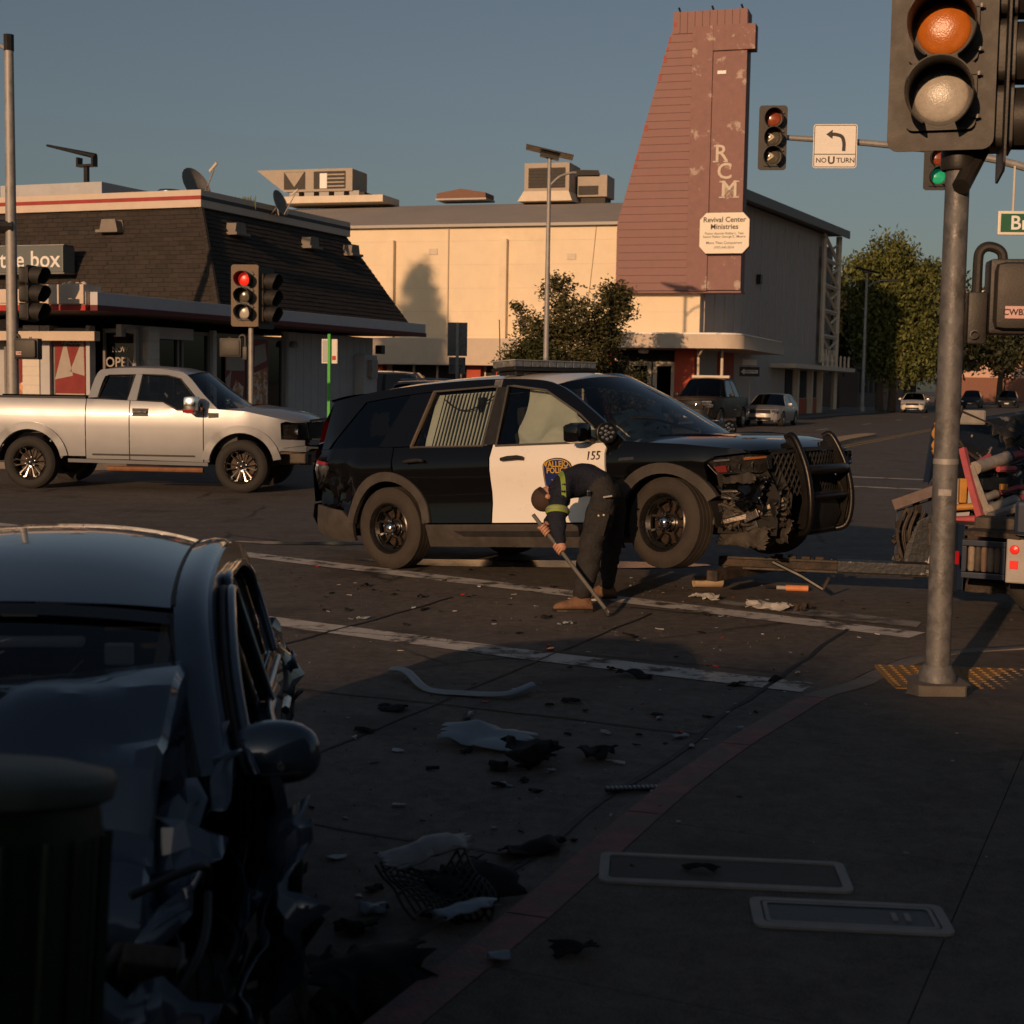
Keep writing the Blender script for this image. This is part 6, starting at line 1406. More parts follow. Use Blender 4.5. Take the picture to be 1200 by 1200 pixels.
for sd in (-1, 1): MB().tube([(x, sd*(Ww(x, ip([(p[0], p[1]) for p in ro2[::-1]], x))-.125), ip([(p[0], p[1]) for p in ro2[::-1]], x)+.002) for x in np.linspace(-.2, 1.36, 14)], .010, 6).build('roof_groove', M_BLKPL, WK, 60)
K2.loft('windshield', [(.72, 2.30, 2.04, 1.0, .975, 2), (.67, 1.98, 1.78, 1.2, 1.15, 2), (.575, 1.52, 1.40, 1.405, 1.35, 2)], glass_mat('wreck_glass', (.45, .52, .52), .5, .02), 16)
K2.loft('windshield_border', [(.583, 1.525, 1.405, 1.412, 1.357, 2), (.605, 1.60, 1.47, 1.388, 1.328, 2)], M_BLKPL, 16)
for sd in (-1, 1): MB().tube([(2.06, sd*.715, .975), (1.78, sd*.655, 1.155), (1.42, sd*.565, 1.35)], .016, 6).build('windshield_pillar', M_BLKPL, WK, 60)
K2.loft('hatch_glass', [(.52, -.32, -.28, 1.41, 1.34, 2), (.66, -.66, -.58, 1.08, 1.08, 2)], M_CARGLD, 10); K2.loft('hatch', [(.68, -.67, -.6, 1.08, 1.07, 2), (.74, -.86, -.72, .86, .86, 2), (.74, -.88, -.72, .35, .35, 2)], M_BLUE, 10)
crumpled_sheet('torn_rear_bumper', (-.40, .86, .80), (.36, .30, .06), (rad(80), rad(10), rad(10)), M_BLUES, WK, .10, 4, 9, 68, smooth=12)
crumpled_sheet('torn_rear_bumper', (-.36, .90, .58), (.34, .34, .06), (rad(84), rad(-12), rad(4)), M_BLKPL, WK, .10, 4, 9, 69, smooth=12)
# star of cracks in the windshield
rg = random.Random(9)
def ws(u, v):  # u across -1..1, v 0 bottom..1 top
    t = abs(u)**2; xb, xt = lerp(2.30, 2.04, t), lerp(1.52, 1.40, t); zb_, zt_ = lerp(1.0, .975, t), lerp(1.405, 1.35, t); return Vector((lerp(xb, xt, v)+.012, u*lerp(.72, .575, v), lerp(zb_, zt_, v)+.012))
for cu, cv in ((-.15, .55), (.35, .3)):
    for k in range(9):
        a = rg.uniform(0, 2*PI); P = [ws(cu, cv)]; u, v = cu, cv
        for q in range(5):
            u += math.cos(a)*rg.uniform(.05, .12); v += math.sin(a)*rg.uniform(.04, .1); a += rg.uniform(-.3, .3)
            if not (-.95 < u < .95 and .05 < v < .95): break
            P.append(ws(u, v))
        if len(P) > 1: MB().tube(P, .0016, 3).build('glass_crack', M_CLEARL, WK, 0)
# interior: visor, mirror, seat belts, seats, wheel
MB().bb(1.46, 1.52, -.5, .30, 1.265, 1.295).build('sun_visor', M_WHITEP, WK, 0, .01); MB().box((1.55, .42, 1.25), (.03, .09, .07)).build('toll_tag', M_WHITEP, WK, 0, .008)
MB().tube([(.95, .50, 1.25), (1.0, .46, 1.0), (1.05, .40, .8)], .025, 5).build('seat_belt', M_CREAMD, WK); seats(WK, (.75, -.05), .34, .48); steering(WK, (1.62, .34, .92), .18)
MB().prism([(1.75, .86), (2.1, .95), (2.1, .5), (1.85, .5)], -.72, .72, 'Y').build('dashboard', M_BLKPL, WK, 0, .03); MB().bb(-.6, 1.95, -.74, .74, .2, .25).build('floor', M_DARK, WK, 0)
crumpled_sheet('airbag', (1.60, .34, .98), (.34, .40, .10), (0, rad(60), 0), M_BAG, WK, .05, 5, 10, 51)
# hood pushed back over the windshield, with ridge and folded edge
P = []
for i in range(19):
    v = i/18; row = []
    for j in range(29):
        u = j/28; y = lerp(-.95, .63, u)
        x = lerp(lerp(1.86, 1.70, u), 2.62, v); ridge = 1.185+.065*u**1.6+.012*math.sin(u*6)
        z = lerp(ridge, .70, v**1.9)+.055*math.exp(-((u-.72-.2*v)/.13)**2)*math.sin(v*PI)-.09*math.exp(-((v-.62-.2*(u-.5))/.10)**2)
        p = Vector((x, y, z)); p += mnoise.noise_vector(Vector((x*2.2, y*2.2, 1.3)))*.05*v+Vector((0, 0, 1))*(-.09*abs(mnoise.noise(Vector((x*2.8+y*1.2, y*2.2, 7.1))))*min(1, v*2.2)-.05*abs(mnoise.noise(Vector((x*6, y*5, 2.1))))*v)
        row.append(tuple(p))
    e = row[-1]; row.append((e[0]+.01, e[1]+.012, e[2]-.02)); row.append((e[0]+.02, e[1]+.02+.03*math.sin(v*9), e[2]-.16-.05*math.sin(v*7)))
    P.append(row)
mb = MB().grid(P); me = bpy.data.meshes.new('hood'); me.from_pydata(mb.v, [], mb.f); finish(me, M_BLUE, 14); o_ = link('hood', me, WK); md = o_.modifiers.new('t', 'SOLIDIFY'); md.thickness = .01
# crushed fender: folded sheets, torn edge, engine bay behind
crumpled_sheet('fender', (2.02, .76, .93), (.42, .30, .10), (rad(70), rad(28), rad(10)), M_BLUES, WK, .13, 3.4, 9, 61, smooth=8)
crumpled_sheet('fender', (2.35, .66, .74), (.62, .42, .10), (rad(52), rad(30), rad(-6)), M_BLUE, WK, .18, 3.0, 10, 62, smooth=8)
crumpled_sheet('fender', (2.25, .84, .55), (.55, .34, .08), (rad(86), rad(16), rad(8)), M_BLUE, WK, .15, 3.2, 9, 63, smooth=8)
crumpled_sheet('fender', (2.15, .50, .86), (.5, .36, .08), (rad(30), rad(24), rad(18)), M_BLUES, WK, .15, 3.4, 9, 64, smooth=8)
crumpled_sheet('bumper_cover', (2.85, .55, .42), (.5, .7, .12), (rad(75), rad(10), rad(60)), M_BLUES, WK, .17, 3.2, 9, 65, smooth=8)
crumpled_sheet('fender', (2.22, .98, .66), (.50, .40, .08), (rad(80), rad(24), rad(14)), M_BLUE, WK, .16, 3.2, 9, 161, smooth=8)
crumpled_sheet('fender', (2.05, 1.02, .46), (.46, .42, .08), (rad(86), rad(8), rad(6)), M_BLKPL, WK, .14, 3.2, 9, 162, smooth=8)
crumpled_sheet('fender', (2.45, .92, .42), (.50, .44, .10), (rad(70), rad(18), rad(-14)), M_BLUES, WK, .17, 3.0, 9, 163, smooth=8)
MB().tube([(1.95, .99, .85), (1.99, 1.0, .55), (1.98, .98, .30)], .010, 6).build('door_edge', mat('edge_reflection', (.16, .09, .055), .35, .5), WK)  # orange brown reflection along the door edge, given as tube colour
crumpled_sheet('fender_liner', (2.50, .78, .35), (.60, .5, .1), (rad(80), rad(-10), rad(10)), M_BLKPL, WK, .12, 4, 20, 66)
crumpled_sheet('inner_panel', (2.42, .60, .56), (.4, .34, .06), (rad(70), rad(25), rad(25)), mat('bare_grey', (.24, .22, .20), .6, .2, .3, 6), WK, .10, 6, 18, 67)
MB().bb(2.05, 2.75, -.75, .55, .25, .72).build('engine_bay', M_DARK, WK, 0, .05)
for k in range(26):
    c = Vector((rg.uniform(2.2, 2.95), rg.uniform(.30, .82), rg.uniform(.2, .72)))
    MB().box(c, (rg.uniform(.05, .2), rg.uniform(.05, .2), rg.uniform(.04, .16)), rot=Matrix.Rotation(rg.uniform(-1, 1), 3, 'Y') @ Matrix.Rotation(rg.uniform(-1, 1), 3, 'X')).build('engine_part', (M_BLKPL, M_GRIME, M_BLUE, M_GRIME, M_BLKMET, MATS['bare_grey'])[k % 6], WK, 0, .01)
for k in range(12):
    a = Vector((rg.uniform(2.1, 2.5), rg.uniform(.4, .8), rg.uniform(.3, .8))); b = a+Vector((rg.uniform(.1, .5), rg.uniform(-.25, .25), rg.uniform(-.3, .2))); hose([a, a.lerp(b, .5)+Vector((0, .08, .06)), b], rg.choice((.008, .012, .018)), (M_BLKPL, M_GRIME, M_ALU)[k % 3], WK)
# door mirror
mrr = empty('mirror', (1.82, .915, .985), (0, 0, rad(-6)), WK); P = []
for i in range(15):
    a = PI*i/14; row = []
    for j in range(25):
        b = 2*PI*j/24; sx = .10*math.sin(a)*math.cos(b); sx = sx if sx > -.02 else -.02; q_ = math.sin(a)**.75; row.append((sx, -.155*math.cos(a), .108*q_*(math.sin(b) if math.sin(b) > 0 else math.sin(b)*.82)*(1-.10*math.cos(a))))
    P.append(row)
MB().grid(P).build('mirror_shell', M_BLUE, mrr, 60); MB().tube([(-.01, -.1, -.05), (.0, -.22, -.07), (.02, -.30, -.08)], .035, 8).build('mirror_arm', M_BLKPL, mrr); MB().tube(cr([(.105, -.12, -.03), (.113, 0, -.035), (.10, .11, -.03)], 4), .007, 5).build('mirror_seam', M_BLKPL, mrr)
for sd, cx in ((1, 0), (-1, 0), (1, 2.50), (-1, 2.55)): wheel(WK, (cx, sd*.76, .30), .30, .20, sd, .20, 'five', mat('alloy', (.35, .34, .33), .35, .8, .2, 8), M_RUBBER, 8 if cx > 1 else 0)

# ================================================================ TOW TRUCK (tail end in view)
TT = empty('tow_truck', (3.7, 12.0, 0), (0, 0, 0)); tag(TT, 'dark blue tow truck tail with rusty wheel lift and red hydraulic rams', 'tow truck')
M_TB = paint('tow_blue', (.012, .022, .045), .35, .5, 0, (.10, .07, .05), (.60, .72)); M_RUST = mat('rusty_steel', (.072, .053, .041), .8, .3, .45, 10, .5, 40, col2=(.030, .028, .027), mix=(.44, .6)); M_SCR = mat('scratched_black', (.014, .017, .022), .5, .3, .3, 16, .2, 30, col2=(.22, .20, .18), mix=(.60, .63)); M_PINK2 = mat('ram_red', (.36, .075, .09), .55, 0, .2, 6); M_RAM = mat('ram_grey', (.34, .31, .27), .5, .3, .2, 8); M_YEL = mat('tow_yellow', (.42, .20, .035), .6, 0, .2, 8)
def tq(*p): return (p[0]-3.7, p[1]-12.0, p[2])
def tbar(pts, r, m, name, n=8): return MB().tube([tq(*p) for p in pts], r, n).build(name, m, TT, 50)
def tplate(pts, th, m, name):
    P = [Vector(tq(*p)) for p in pts]; nrm = (P[1]-P[0]).cross(P[2]-P[0]).normalized()*th; k = len(P); mb = MB(); mb.v = [tuple(p) for p in P]+[tuple(p+nrm) for p in P]
    mb.f = [tuple(range(k)), tuple(range(2*k-1, k-1, -1))]+[(i, (i+1) % k, k+(i+1) % k, k+i) for i in range(k)]; return mb.build(name, m, TT, 0, .006)
# telescopic stinger and cross bar under the front wheels of the patrol car
MB().box(tq(2.62, 12.42, .275), (1.75, .14, .075), rz=rad(-13)).build('stinger', M_RUST, TT, 0, .012); MB().box(tq(3.08, 12.28, .28), (.75, .18, .10), rz=rad(-13)).build('stinger_sleeve', M_SCR, TT, 0, .012)
MB().box(tq(2.0, 12.62, .20), (.10, 1.15, .09), rz=rad(-38)).build('cross_bar', M_RUST, TT, 0, .012)
for s in (1,):
    c = Vector((2.0, 12.62))+Vector((math.sin(rad(38)), math.cos(rad(38))))*s*.86
    MB().box(tq(c.x-.28, c.y+.2, .14), (.66, .06, .07), rz=rad(-38)).build('wheel_fork', M_RUST, TT, 0, .01)
    MB().box(tq(c.x+.08, c.y-.02, .16), (.12, .16, .10), rz=rad(-38)).build('fork_bracket', M_RUST, TT, 0, .015)
for k in range(7): MB().lathe([(0, .02), (.014, .018), (.016, 0)], 8, tq(2.2+k*.16, 12.52-k*.037, .313)).build('bolt', M_GRIME, TT, 50)
MB().box(tq(2.62, 12.34, .232), (1.7, .05, .02), rz=rad(-13)).build('stinger_flange', M_GRIME, TT, 0, .006); MB().box(tq(2.62, 12.34, .318), (1.7, .05, .02), rz=rad(-13)).build('stinger_flange', M_GRIME2, TT, 0, .006)
for k in range(4): MB().box(tq(2.25+k*.11, 12.49-k*.026, .33), (.07, .12, .04), rz=rad(-13)).build('bracket_lug', M_RUST, TT, 0, .008)
MB().tube([tq(2.18, 12.36, .30), tq(2.40, 12.26, .20), tq(2.57, 12.2, .10)], .018, 7).build('drop_rod', M_BLKMET, TT); MB().tube([tq(2.57, 12.2, .10), tq(2.62, 12.2, .20)], .014, 6).build('rod_hook', M_RUST, TT)
# lift knuckle
tplate([(3.28, 12.42, .20), (3.62, 12.36, .20), (3.66, 12.36, .60), (3.52, 12.38, .72), (3.40, 12.40, .66), (3.30, 12.42, .44)], .05, M_SCR, 'lift_knuckle')
tplate([(3.22, 12.52, .74), (3.60, 12.42, .90), (3.62, 12.66, .86), (3.28, 12.76, .72)], .09, mat('worn_plate', (.13, .10, .095), .75, .2, .35, 9, .3, 40), 'lift_cover')
tplate([(3.27, 12.66, .25), (3.70, 12.60, .25), (3.72, 12.60, .88), (3.28, 12.66, .72)], .05, M_TB, 'lift_cheek')
rg = random.Random(12)
for k in range(30):
    c = (rg.uniform(3.22, 3.52), rg.uniform(12.42, 12.62), rg.uniform(.28, .84)); MB().box(tq(*c), (rg.uniform(.03, .09), .05, rg.uniform(.04, .12)), rot=Matrix.Rotation(rg.uniform(-1, 1), 3, 'Y') @ Matrix.Rotation(rg.uniform(-.6, .6), 3, 'Z')).build('lift_link', (M_RUST, M_GRIME, M_SCR, M_GRIME2)[k % 4], TT, 0, .008)
for k in range(7): x_ = rg.uniform(3.16, 3.42); hose([tq(x_+.04, 12.45, .74), tq(x_-.03, 12.40, .55), tq(x_+.03, 12.42, .32)], .010, (M_GRIME, M_RUST)[k % 2], TT)
tplate([(3.44, 12.30, .22), (3.68, 12.22, .22), (3.80, 12.26, 1.0), (3.62, 12.34, 1.02)], .10, M_TB, 'lift_mast')
# rams and frame
tbar([(3.67, 12.2, 1.28), (3.72, 12.1, 1.0), (3.78, 12.0, .72)], .035, M_PINK2, 'ram_frame', 4); tbar([(3.73, 12.16, 1.14), (3.84, 12.02, .78)], .028, M_RAM, 'ram_frame', 6)
for a, b, c, r in (((3.78, 12.2, 1.12), (4.17, 12.6, 1.19), (4.42, 12.85, 1.23), .055), ((3.84, 12.0, .79), (4.15, 12.3, .85), (4.45, 12.6, .89), .05), ((3.80, 12.12, .86), (4.0, 12.34, .90), (4.3, 12.6, .95), .035)):
    tbar([a, b], r, M_RAM, 'ram_barrel', 12); tbar([b, c], r*.7, M_PINK2, 'ram_end', 10); tbar([b, (b[0]+.012, b[1]+.012, b[2]+.002)], r*1.12, M_GRIME, 'ram_collar', 12)
MB().box(tq(3.66, 12.12, .94), (.06, .06, .20)).build('lift_pad', M_YEL, TT, 0, .01); tbar([(3.58, 12.1, .80), (3.76, 12.05, .82)], .028, M_YEL, 'lift_pin'); tbar([(3.60, 12.1, .70), (3.74, 12.0, .72)], .03, M_PINK2, 'lift_pin'); MB().box(tq(4.02, 12.2, .97), (.06, .05, .05)).build('valve', M_YEL, TT, 0, .008)
MB().box(tq(4.2, 12.75, 1.05), (.7, .1, .16), rz=rad(35)).build('hose_tray', M_TB, TT, 0, .01); MB().box(tq(4.1, 12.5, .98), (.6, .08, .10), rz=rad(35)).build('hose_tray', M_SCR, TT, 0, .01)
# boom
tplate([(3.66, 12.7, .72), (3.85, 13.0, 1.32), (4.0, 13.3, 1.46), (5.4, 14.2, 1.62), (5.2, 13.6, .95)], .12, M_SCR, 'boom_plate'); tplate([(3.60, 12.9, .95), (3.66, 12.92, 1.42), (3.80, 13.0, 1.50), (3.92, 13.1, 1.42)], .06, M_TB, 'boom_head')
tbar([(3.80, 12.88, 1.0), (4.05, 13.2, 1.36)], .010, M_RAM, 'scratch_edge', 4); tbar([(4.0, 12.8, 1.0), (4.22, 13.2, 1.25)], .010, M_RAM, 'scratch_edge', 4)
tbar([(3.86, 12.9, 1.62), (3.80, 12.9, 1.40), (3.90, 12.9, 1.24), (4.1, 13.0, 1.12)], .014, M_RUST, 'boom_rod'); tbar([(3.85, 12.9, 1.58), (4.4, 13.0, 1.36), (5.2, 13.2, 1.05)], .007, M_RUST, 'cable', 5); MB().box(tq(3.96, 13.0, 1.52), (.26, .10, .13)).build('winch_block', M_STEELD, TT, 0, .02)
crumpled_sheet('rag', tq(4.28, 12.85, 1.36), (.34, .30, .10), (rad(50), 0, rad(20)), M_BLKPL, TT, .12, 6, 16, 71)
tbar([(4.30, 12.8, 1.32), (4.40, 12.85, 1.20), (4.55, 12.9, 1.10)], .012, M_CHROME, 'chain_hook'); tbar([(3.66, 12.78, 1.5), (3.63, 12.75, 1.32)], .018, M_RUST, 'strap', 5)
rg = random.Random(31)
for k in range(34):
    a = Vector((rg.uniform(3.74, 4.5), 0, rg.uniform(.72, 1.22))); a.y = 12.15+(a.x-3.7)*.9+rg.uniform(-.1, .2); L_ = rg.uniform(.12, .5); d_ = Vector((rg.uniform(.3, 1), rg.uniform(.2, .8), rg.uniform(-.35, .35))).normalized()
    mm = (M_GRIME, M_RUST, M_SCR, M_TB, M_PINK2, M_RAM, M_GRIME2, M_BLKPL)[k % 8]
    if k % 3: tbar([a, a+d_*L_], rg.uniform(.008, .026), mm, 'rigging_bar', 7)
    else: hose([tq(*a), tq(*(a+d_*L_*.5+Vector((0, 0, -.10)))), tq(*(a+d_*L_))], rg.uniform(.008, .014), mm, TT)
for k in range(16): t = k/15; MB().lathe([(.012, -.004), (.018, 0), (.012, .004), (.008, 0), (.012, -.004)], 8, tq(4.05+.35*t, 12.55+.3*t, 1.06-.22*math.sin(t*PI)), ('X', 'Z')[k % 2]).build('chain_link', M_GRIME, TT, 50)
# frame, deck, tail boxes
tplate([(3.44, 11.95, .20), (3.52, 11.55, .20), (3.52, 11.55, .72), (3.46, 11.95, .68)], .06, M_TB, 'tail_plate'); MB().box(tq(4.8, 12.0, .60), (2.6, 1.5, .20), rz=rad(-24)).build('deck', M_GRIME, TT, 0, .02)
tb = empty('tail_box', tq(3.40, 11.22, 0), (0, 0, rad(-28)), TT)
bx_ = MB(); bx_.bb(0, .32, 0, .5, .34, .385); bx_.bb(0, .32, 0, .5, .585, .63); bx_.bb(0, .035, 0.001, .5, .386, .584); bx_.bb(.285, .32, .001, .5, .386, .584); bx_.bb(.036, .284, .4, .5, .386, .584); bx_.build('box_shell', M_TB, tb, 0, .006)
for k, mm in enumerate((mat('roller_tan', (.24, .20, .16), .8, 0, .3, 14), M_GRIME2, mat('rope_brown', (.15, .10, .075), .9, 0, .3, 14), mat('roller_tan', (.24, .20, .16)), mat('rope_brown', (.15, .1, .075)))):
    MB().lathe([(0, .39), (.020, .392), (.026, .41), (.026, .56), (.020, .58), (0, .582)], 10, (.063+k*.048, .06, 0)).build('roller', mm, tb)
MB().bb(-.045, -.015, .0, .02, .44, .54).build('reflector', M_TAIL, tb, 0); MB().bb(.33, .62, -.03, .5, .33, .66).build('lamp_panel', M_STEELD, tb, 0, .01)
for z_, sq in ((.58, 0), (.47, 1)):
    if sq: MB().bb(.36, .42, -.05, -.031, z_-.03, z_+.03).build('tail_lamp', mat('tail_lit', (.7, .02, .015), .3, emit=(1, .03, .02), es=.25), tb, 0, .004)
    else: MB().lathe([(0, -.05), (.028, -.045), (.036, -.031)], 16, (.39, 0, z_), 'Y').build('tail_lamp', MATS['tail_lit'] if 'tail_lit' in MATS else mat('tail_lit', (.7, .02, .015), .3, emit=(1, .03, .02), es=.25), tb, 50)
tplate([(3.42, 11.25, .66), (3.75, 10.98, .66), (5.2, 11.9, .72), (4.4, 12.4, .72)], .04, M_RUST, 'deck_plate'); MB().box(tq(3.72, 11.4, .74), (.30, .22, .10), rz=rad(-30)).build('chock', M_GRIME2, TT, 0, .015)
for k, (zz, mm) in enumerate(((.82, M_CREAMD), (.90, MATS['bare_grey']))): MB().box(tq(4.2, 11.6+k*.2, zz), (1.0, .12, .04), rot=Matrix.Rotation(rad(20), 3, 'Z') @ Matrix.Rotation(rad(-14), 3, 'Y')).build('skate', mm, TT, 0, .01)
MB().bb(.5, 5.5, -1.0, 1.3, .7, .95).build('chassis', M_TB, TT, 0, .03, rot=(0, 0, rad(-28))); MB().box(tq(9.6, 8.9, 1.5), (2.2, 2.1, 1.8), rz=rad(-28)).build('cab', M_TB, TT, 0, .15); 
crumpled_sheet('mud_flap', tq(3.80, 11.7, .22), (.55, .25, .08), (rad(20), 0, rad(-20)), M_RUST, TT, .05, 4, 12, 72)
for (x, y) in ((4.22, 11.42), (8.6, 8.6), (4.95, 12.75), (9.4, 10.3)): wheel(TT, tq(x, y, .42), .42, .26, -1, .25, 'steel', M_RIMB, M_RUBBER, -28)
hk = thing('tow_strap', 'orange tow strap hook hanging from rusty cable behind near pole', 'tow strap', (3.60, 12.75, 1.22))
MB().tube(cr([(0, 0, .26), (.012, 0, .22), (-.015, 0, .16), (.012, 0, .11), (-.012, 0, .06), (.01, 0, .02), (-.02, 0, 0)], 4), .022, 7).build('strap', M_YEL, hk); MB().tube([(0, 0, .26), (.01, 0, .52)], .012, 5).build('cord', M_RUST, hk)

# ================================================================ BENT-OVER WORKER
PS = empty('person', (.62, 11.75, 0)); tag(PS, 'person in dark work clothes bending over to sweep beside police suv', 'person')
V_ = []; E_l = []; R_ = []
def J(p, r, prev=None):
    V_.append((p[0]-.62, p[1]-11.75, p[2])); R_.append(r)
    if prev is not None: E_l.append((prev, len(V_)-1))
    return len(V_)-1
pel = J((.77, 11.86, .93), (.165, .155)); wst = J((.66, 11.86, 1.0), (.155, .17), pel); ch1 = J((.53, 11.85, 1.0), (.168, .188), wst); ch2 = J((.42, 11.84, .955), (.152, .172), ch1); nk = J((.325, 11.83, .90), .066, ch2); hd = J((.275, 11.83, .865), .088, nk); hd2 = J((.232, 11.82, .815), .080, hd)
hn = J((.725, 11.72, .85), .135, pel); hn2 = J((.68, 11.66, .72), .125, hn); kn = J((.62, 11.58, .50), .100, hn2); kn2 = J((.60, 11.53, .34), .092, kn); an = J((.555, 11.46, .14), .088, kn2); an_ = J((.55, 11.45, .085), .070, an)
hf = J((.81, 12.0, .86), .130, pel); hf2 = J((.82, 12.03, .73), .115, hf); kf = J((.82, 12.06, .50), .092, hf2); kf2 = J((.805, 12.1, .32), .086, kf); af = J((.785, 12.14, .12), .080, kf2); af_ = J((.78, 12.14, .08), .055, af)
sn = J((.385, 11.66, .915), .095, ch2); en0 = J((.355, 11.57, .81), .082, sn); en = J((.345, 11.51, .70), .072, en0); wn0 = J((.36, 11.455, .60), .062, en); wn = J((.372, 11.43, .545), .040, wn0); pn = J((.378, 11.42, .505), .040, wn)
sf = J((.40, 12.03, .93), .078, ch2); ef = J((.36, 11.95, .72), .070, sf); wf_ = J((.29, 11.72, .645), .050, ef); pf_ = J((.262, 11.585, .628), .038, wf_)
bm_ = skin_person('body', E_l, V_, R_, None, 3)
finish(bm_, [M_NAVY, M_TROU, M_SKIN], 0)
SEG = [((pel, hn), 1), ((hn, hn2), 1), ((hn2, kn), 1), ((kn, kn2), 1), ((kn2, an), 1), ((an, an_), 1), ((pel, hf), 1), ((hf, hf2), 1), ((hf2, kf), 1), ((kf, kf2), 1), ((kf2, af), 1), ((af, af_), 1), ((pel, pel), 1), ((wst, ch1), 0), ((ch1, ch2), 0), ((ch2, sn), 0), ((sn, en0), 0), ((en0, en), 0), ((en, wn0), 0), ((wn0, wn), 0), ((pn, pn), 2), ((ch2, sf), 0), ((sf, ef), 0), ((ef, wf_), 0), ((pf_, pf_), 2), ((nk, nk), 2), ((hd, hd2), 2), ((ch2, ch2), 0)]
VA = np.array(V_); 
for p in bm_.polygons:
    c = np.array(p.center); best = (9, 0)
    for (a, b), mi in SEG:
        d = VA[b]-VA[a]; L_ = d @ d; t = 0 if L_ == 0 else max(0, min(1, (c-VA[a]) @ d/L_)); r_ = R_[a] if not isinstance(R_[a], tuple) else R_[a][0]; q = np.linalg.norm(c-VA[a]-d*t)-r_*.8
        if q < best[0]: best = (q, mi)
    p.material_index = best[1]; p.use_smooth = True
# cloth folds
for v in bm_.vertices:
    q = Vector(v.co); n_ = mnoise.noise(q*7)*.014+(.5-abs(mnoise.noise(Vector((q.x*6+q.z*3, q.y*6, q.z*15)))))*.022-.008 if not (q.x < -.28 and q.z > .78) else 0; v.co = q+v.normal*n_
link('body', bm_, PS)
def pl(p): return (p[0]-.62, p[1]-11.75, p[2])
# hand of five fingers closed on the handle
SA = Vector((.165, 11.55, .735)); SB = Vector((.745, 11.18, .03)); SD = (SB-SA).normalized()
def fist(c, wrist):
    """four fingers and a thumb wrapped round the handle at c"""
    c = Vector(pl(c)); w = (Vector(pl(wrist))-c); w -= SD*w.dot(SD); w.normalize(); b2 = SD.cross(w)
    for k, (o, r) in enumerate(((-.033, .0105), (-.011, .0112), (.011, .0108), (.032, .0095))):
        P_ = [tuple(c+SD*(o+.002*q)+(w*math.cos(t)+b2*math.sin(t))*(.0265 if q > 0 else .034)) for q, t in enumerate(np.linspace(.1, 4.3, 10))]
        MB().tube(P_, [r*1.15]+[r]*8+[r*.8], 8).build('finger', M_SKIN, PS, 60)
    P_ = [tuple(c+SD*lerp(-.05, -.03, q/6)+(w*math.cos(t)-b2*math.sin(t))*.029) for q, t in enumerate(np.linspace(.0, 2.4, 7))]; MB().tube(P_, [.014, .014, .013, .0125, .012, .011, .009], 8).build('thumb', M_SKIN, PS, 60)
    MB().lathe([(0, -.05), (.026, -.042), (.034, -.015), (.036, .015), (.028, .042), (0, .05)], 12, (0, 0, 0)).build('palm', M_SKIN, PS, 60, loc=c+w*.026, rot=SD.to_track_quat('Z', 'Y').to_euler())
fist(SA+(SB-SA)*.34, (.372, 11.43, .56)); fist(SA+(SB-SA)*.15, (.29, 11.72, .645))
# cap, hair, ear
cap = MB(); P = []
ax = (Vector((.232, 11.82, .815))-Vector((.325, 11.83, .90))).normalized(); cc = Vector(pl((.245, 11.82, .832))); o1 = ax.orthogonal().normalized(); o2 = ax.cross(o1)
for i in range(7):
    a = i/6*PI/2*1.05; P.append([tuple(cc+ax*(.105*math.cos(a)-.01)+(o1*math.cos(b)+o2*math.sin(b))*.103*math.sin(a)) for b in np.linspace(0, 2*PI, 19)])
cap.grid(P).build('cap', mat('cap_brown', (.045, .025, .018), .85, 0, .3, 9), PS, 60)
hm = MB(); P = []
for i in range(5):
    a = PI/2*.95+i/4*.55; P.append([tuple(cc+ax*(.105*math.cos(a)-.008)+(o1*math.cos(b)+o2*math.sin(b))*(.0985+.004*math.sin(b*9+i))*math.sin(a)) for b in np.linspace(0, 2*PI, 37)])
hm.grid(P).build('hair', M_HAIR, PS, 60)
e_ = Vector(pl((.278, 11.735, .862))); MB().lathe([(0, -.012), (.018, -.008), (.024, 0), (.014, .006), (0, .006)], 10, e_, 'Y').build('ear', M_SKIN, PS, 60)
# reflective bands, belt, pockets, boots
M_HV = mat('hivis_band', (.20, .28, .04), .6, 0, .1, 20); M_LEATH = mat('boot_leather', (.15, .08, .045), .8, 0, .3, 12, .3, 50)
def band(c, axv, r, w, m, name):
    a = Vector(axv).normalized(); o1 = a.orthogonal().normalized(); o2 = a.cross(o1); P = []
    for t in (-.5, -.3, .3, .5): P.append([tuple(Vector(pl(c))+a*t*w+(o1*math.cos(b)+o2*math.sin(b))*(r+(.004 if abs(t) < .4 else -.004))) for b in np.linspace(0, 2*PI, 19)])
    MB().grid(P).build(name, m, PS, 60)
band((.352, 11.545, .765), (-.04, -.45, -1), .088, .055, M_HV, 'arm_band'); band((.352, 11.545, .765), (-.04, -.45, -1), .0925, .016, M_STEELD, 'arm_band')
band((.378, 11.99, .82), (-.2, -.3, -1), .088, .055, M_HV, 'arm_band')
P = [tuple(Vector(pl((lerp(.33, .30, t)+.0, lerp(11.68, 11.80, t), lerp(.985, .975, t))))) for t in (0, .5, 1)]
from mathutils.bvhtree import BVHTree
_bv = BVHTree.FromPolygons([tuple(v.co) for v in bm_.vertices], [tuple(p.vertices) for p in bm_.polygons])
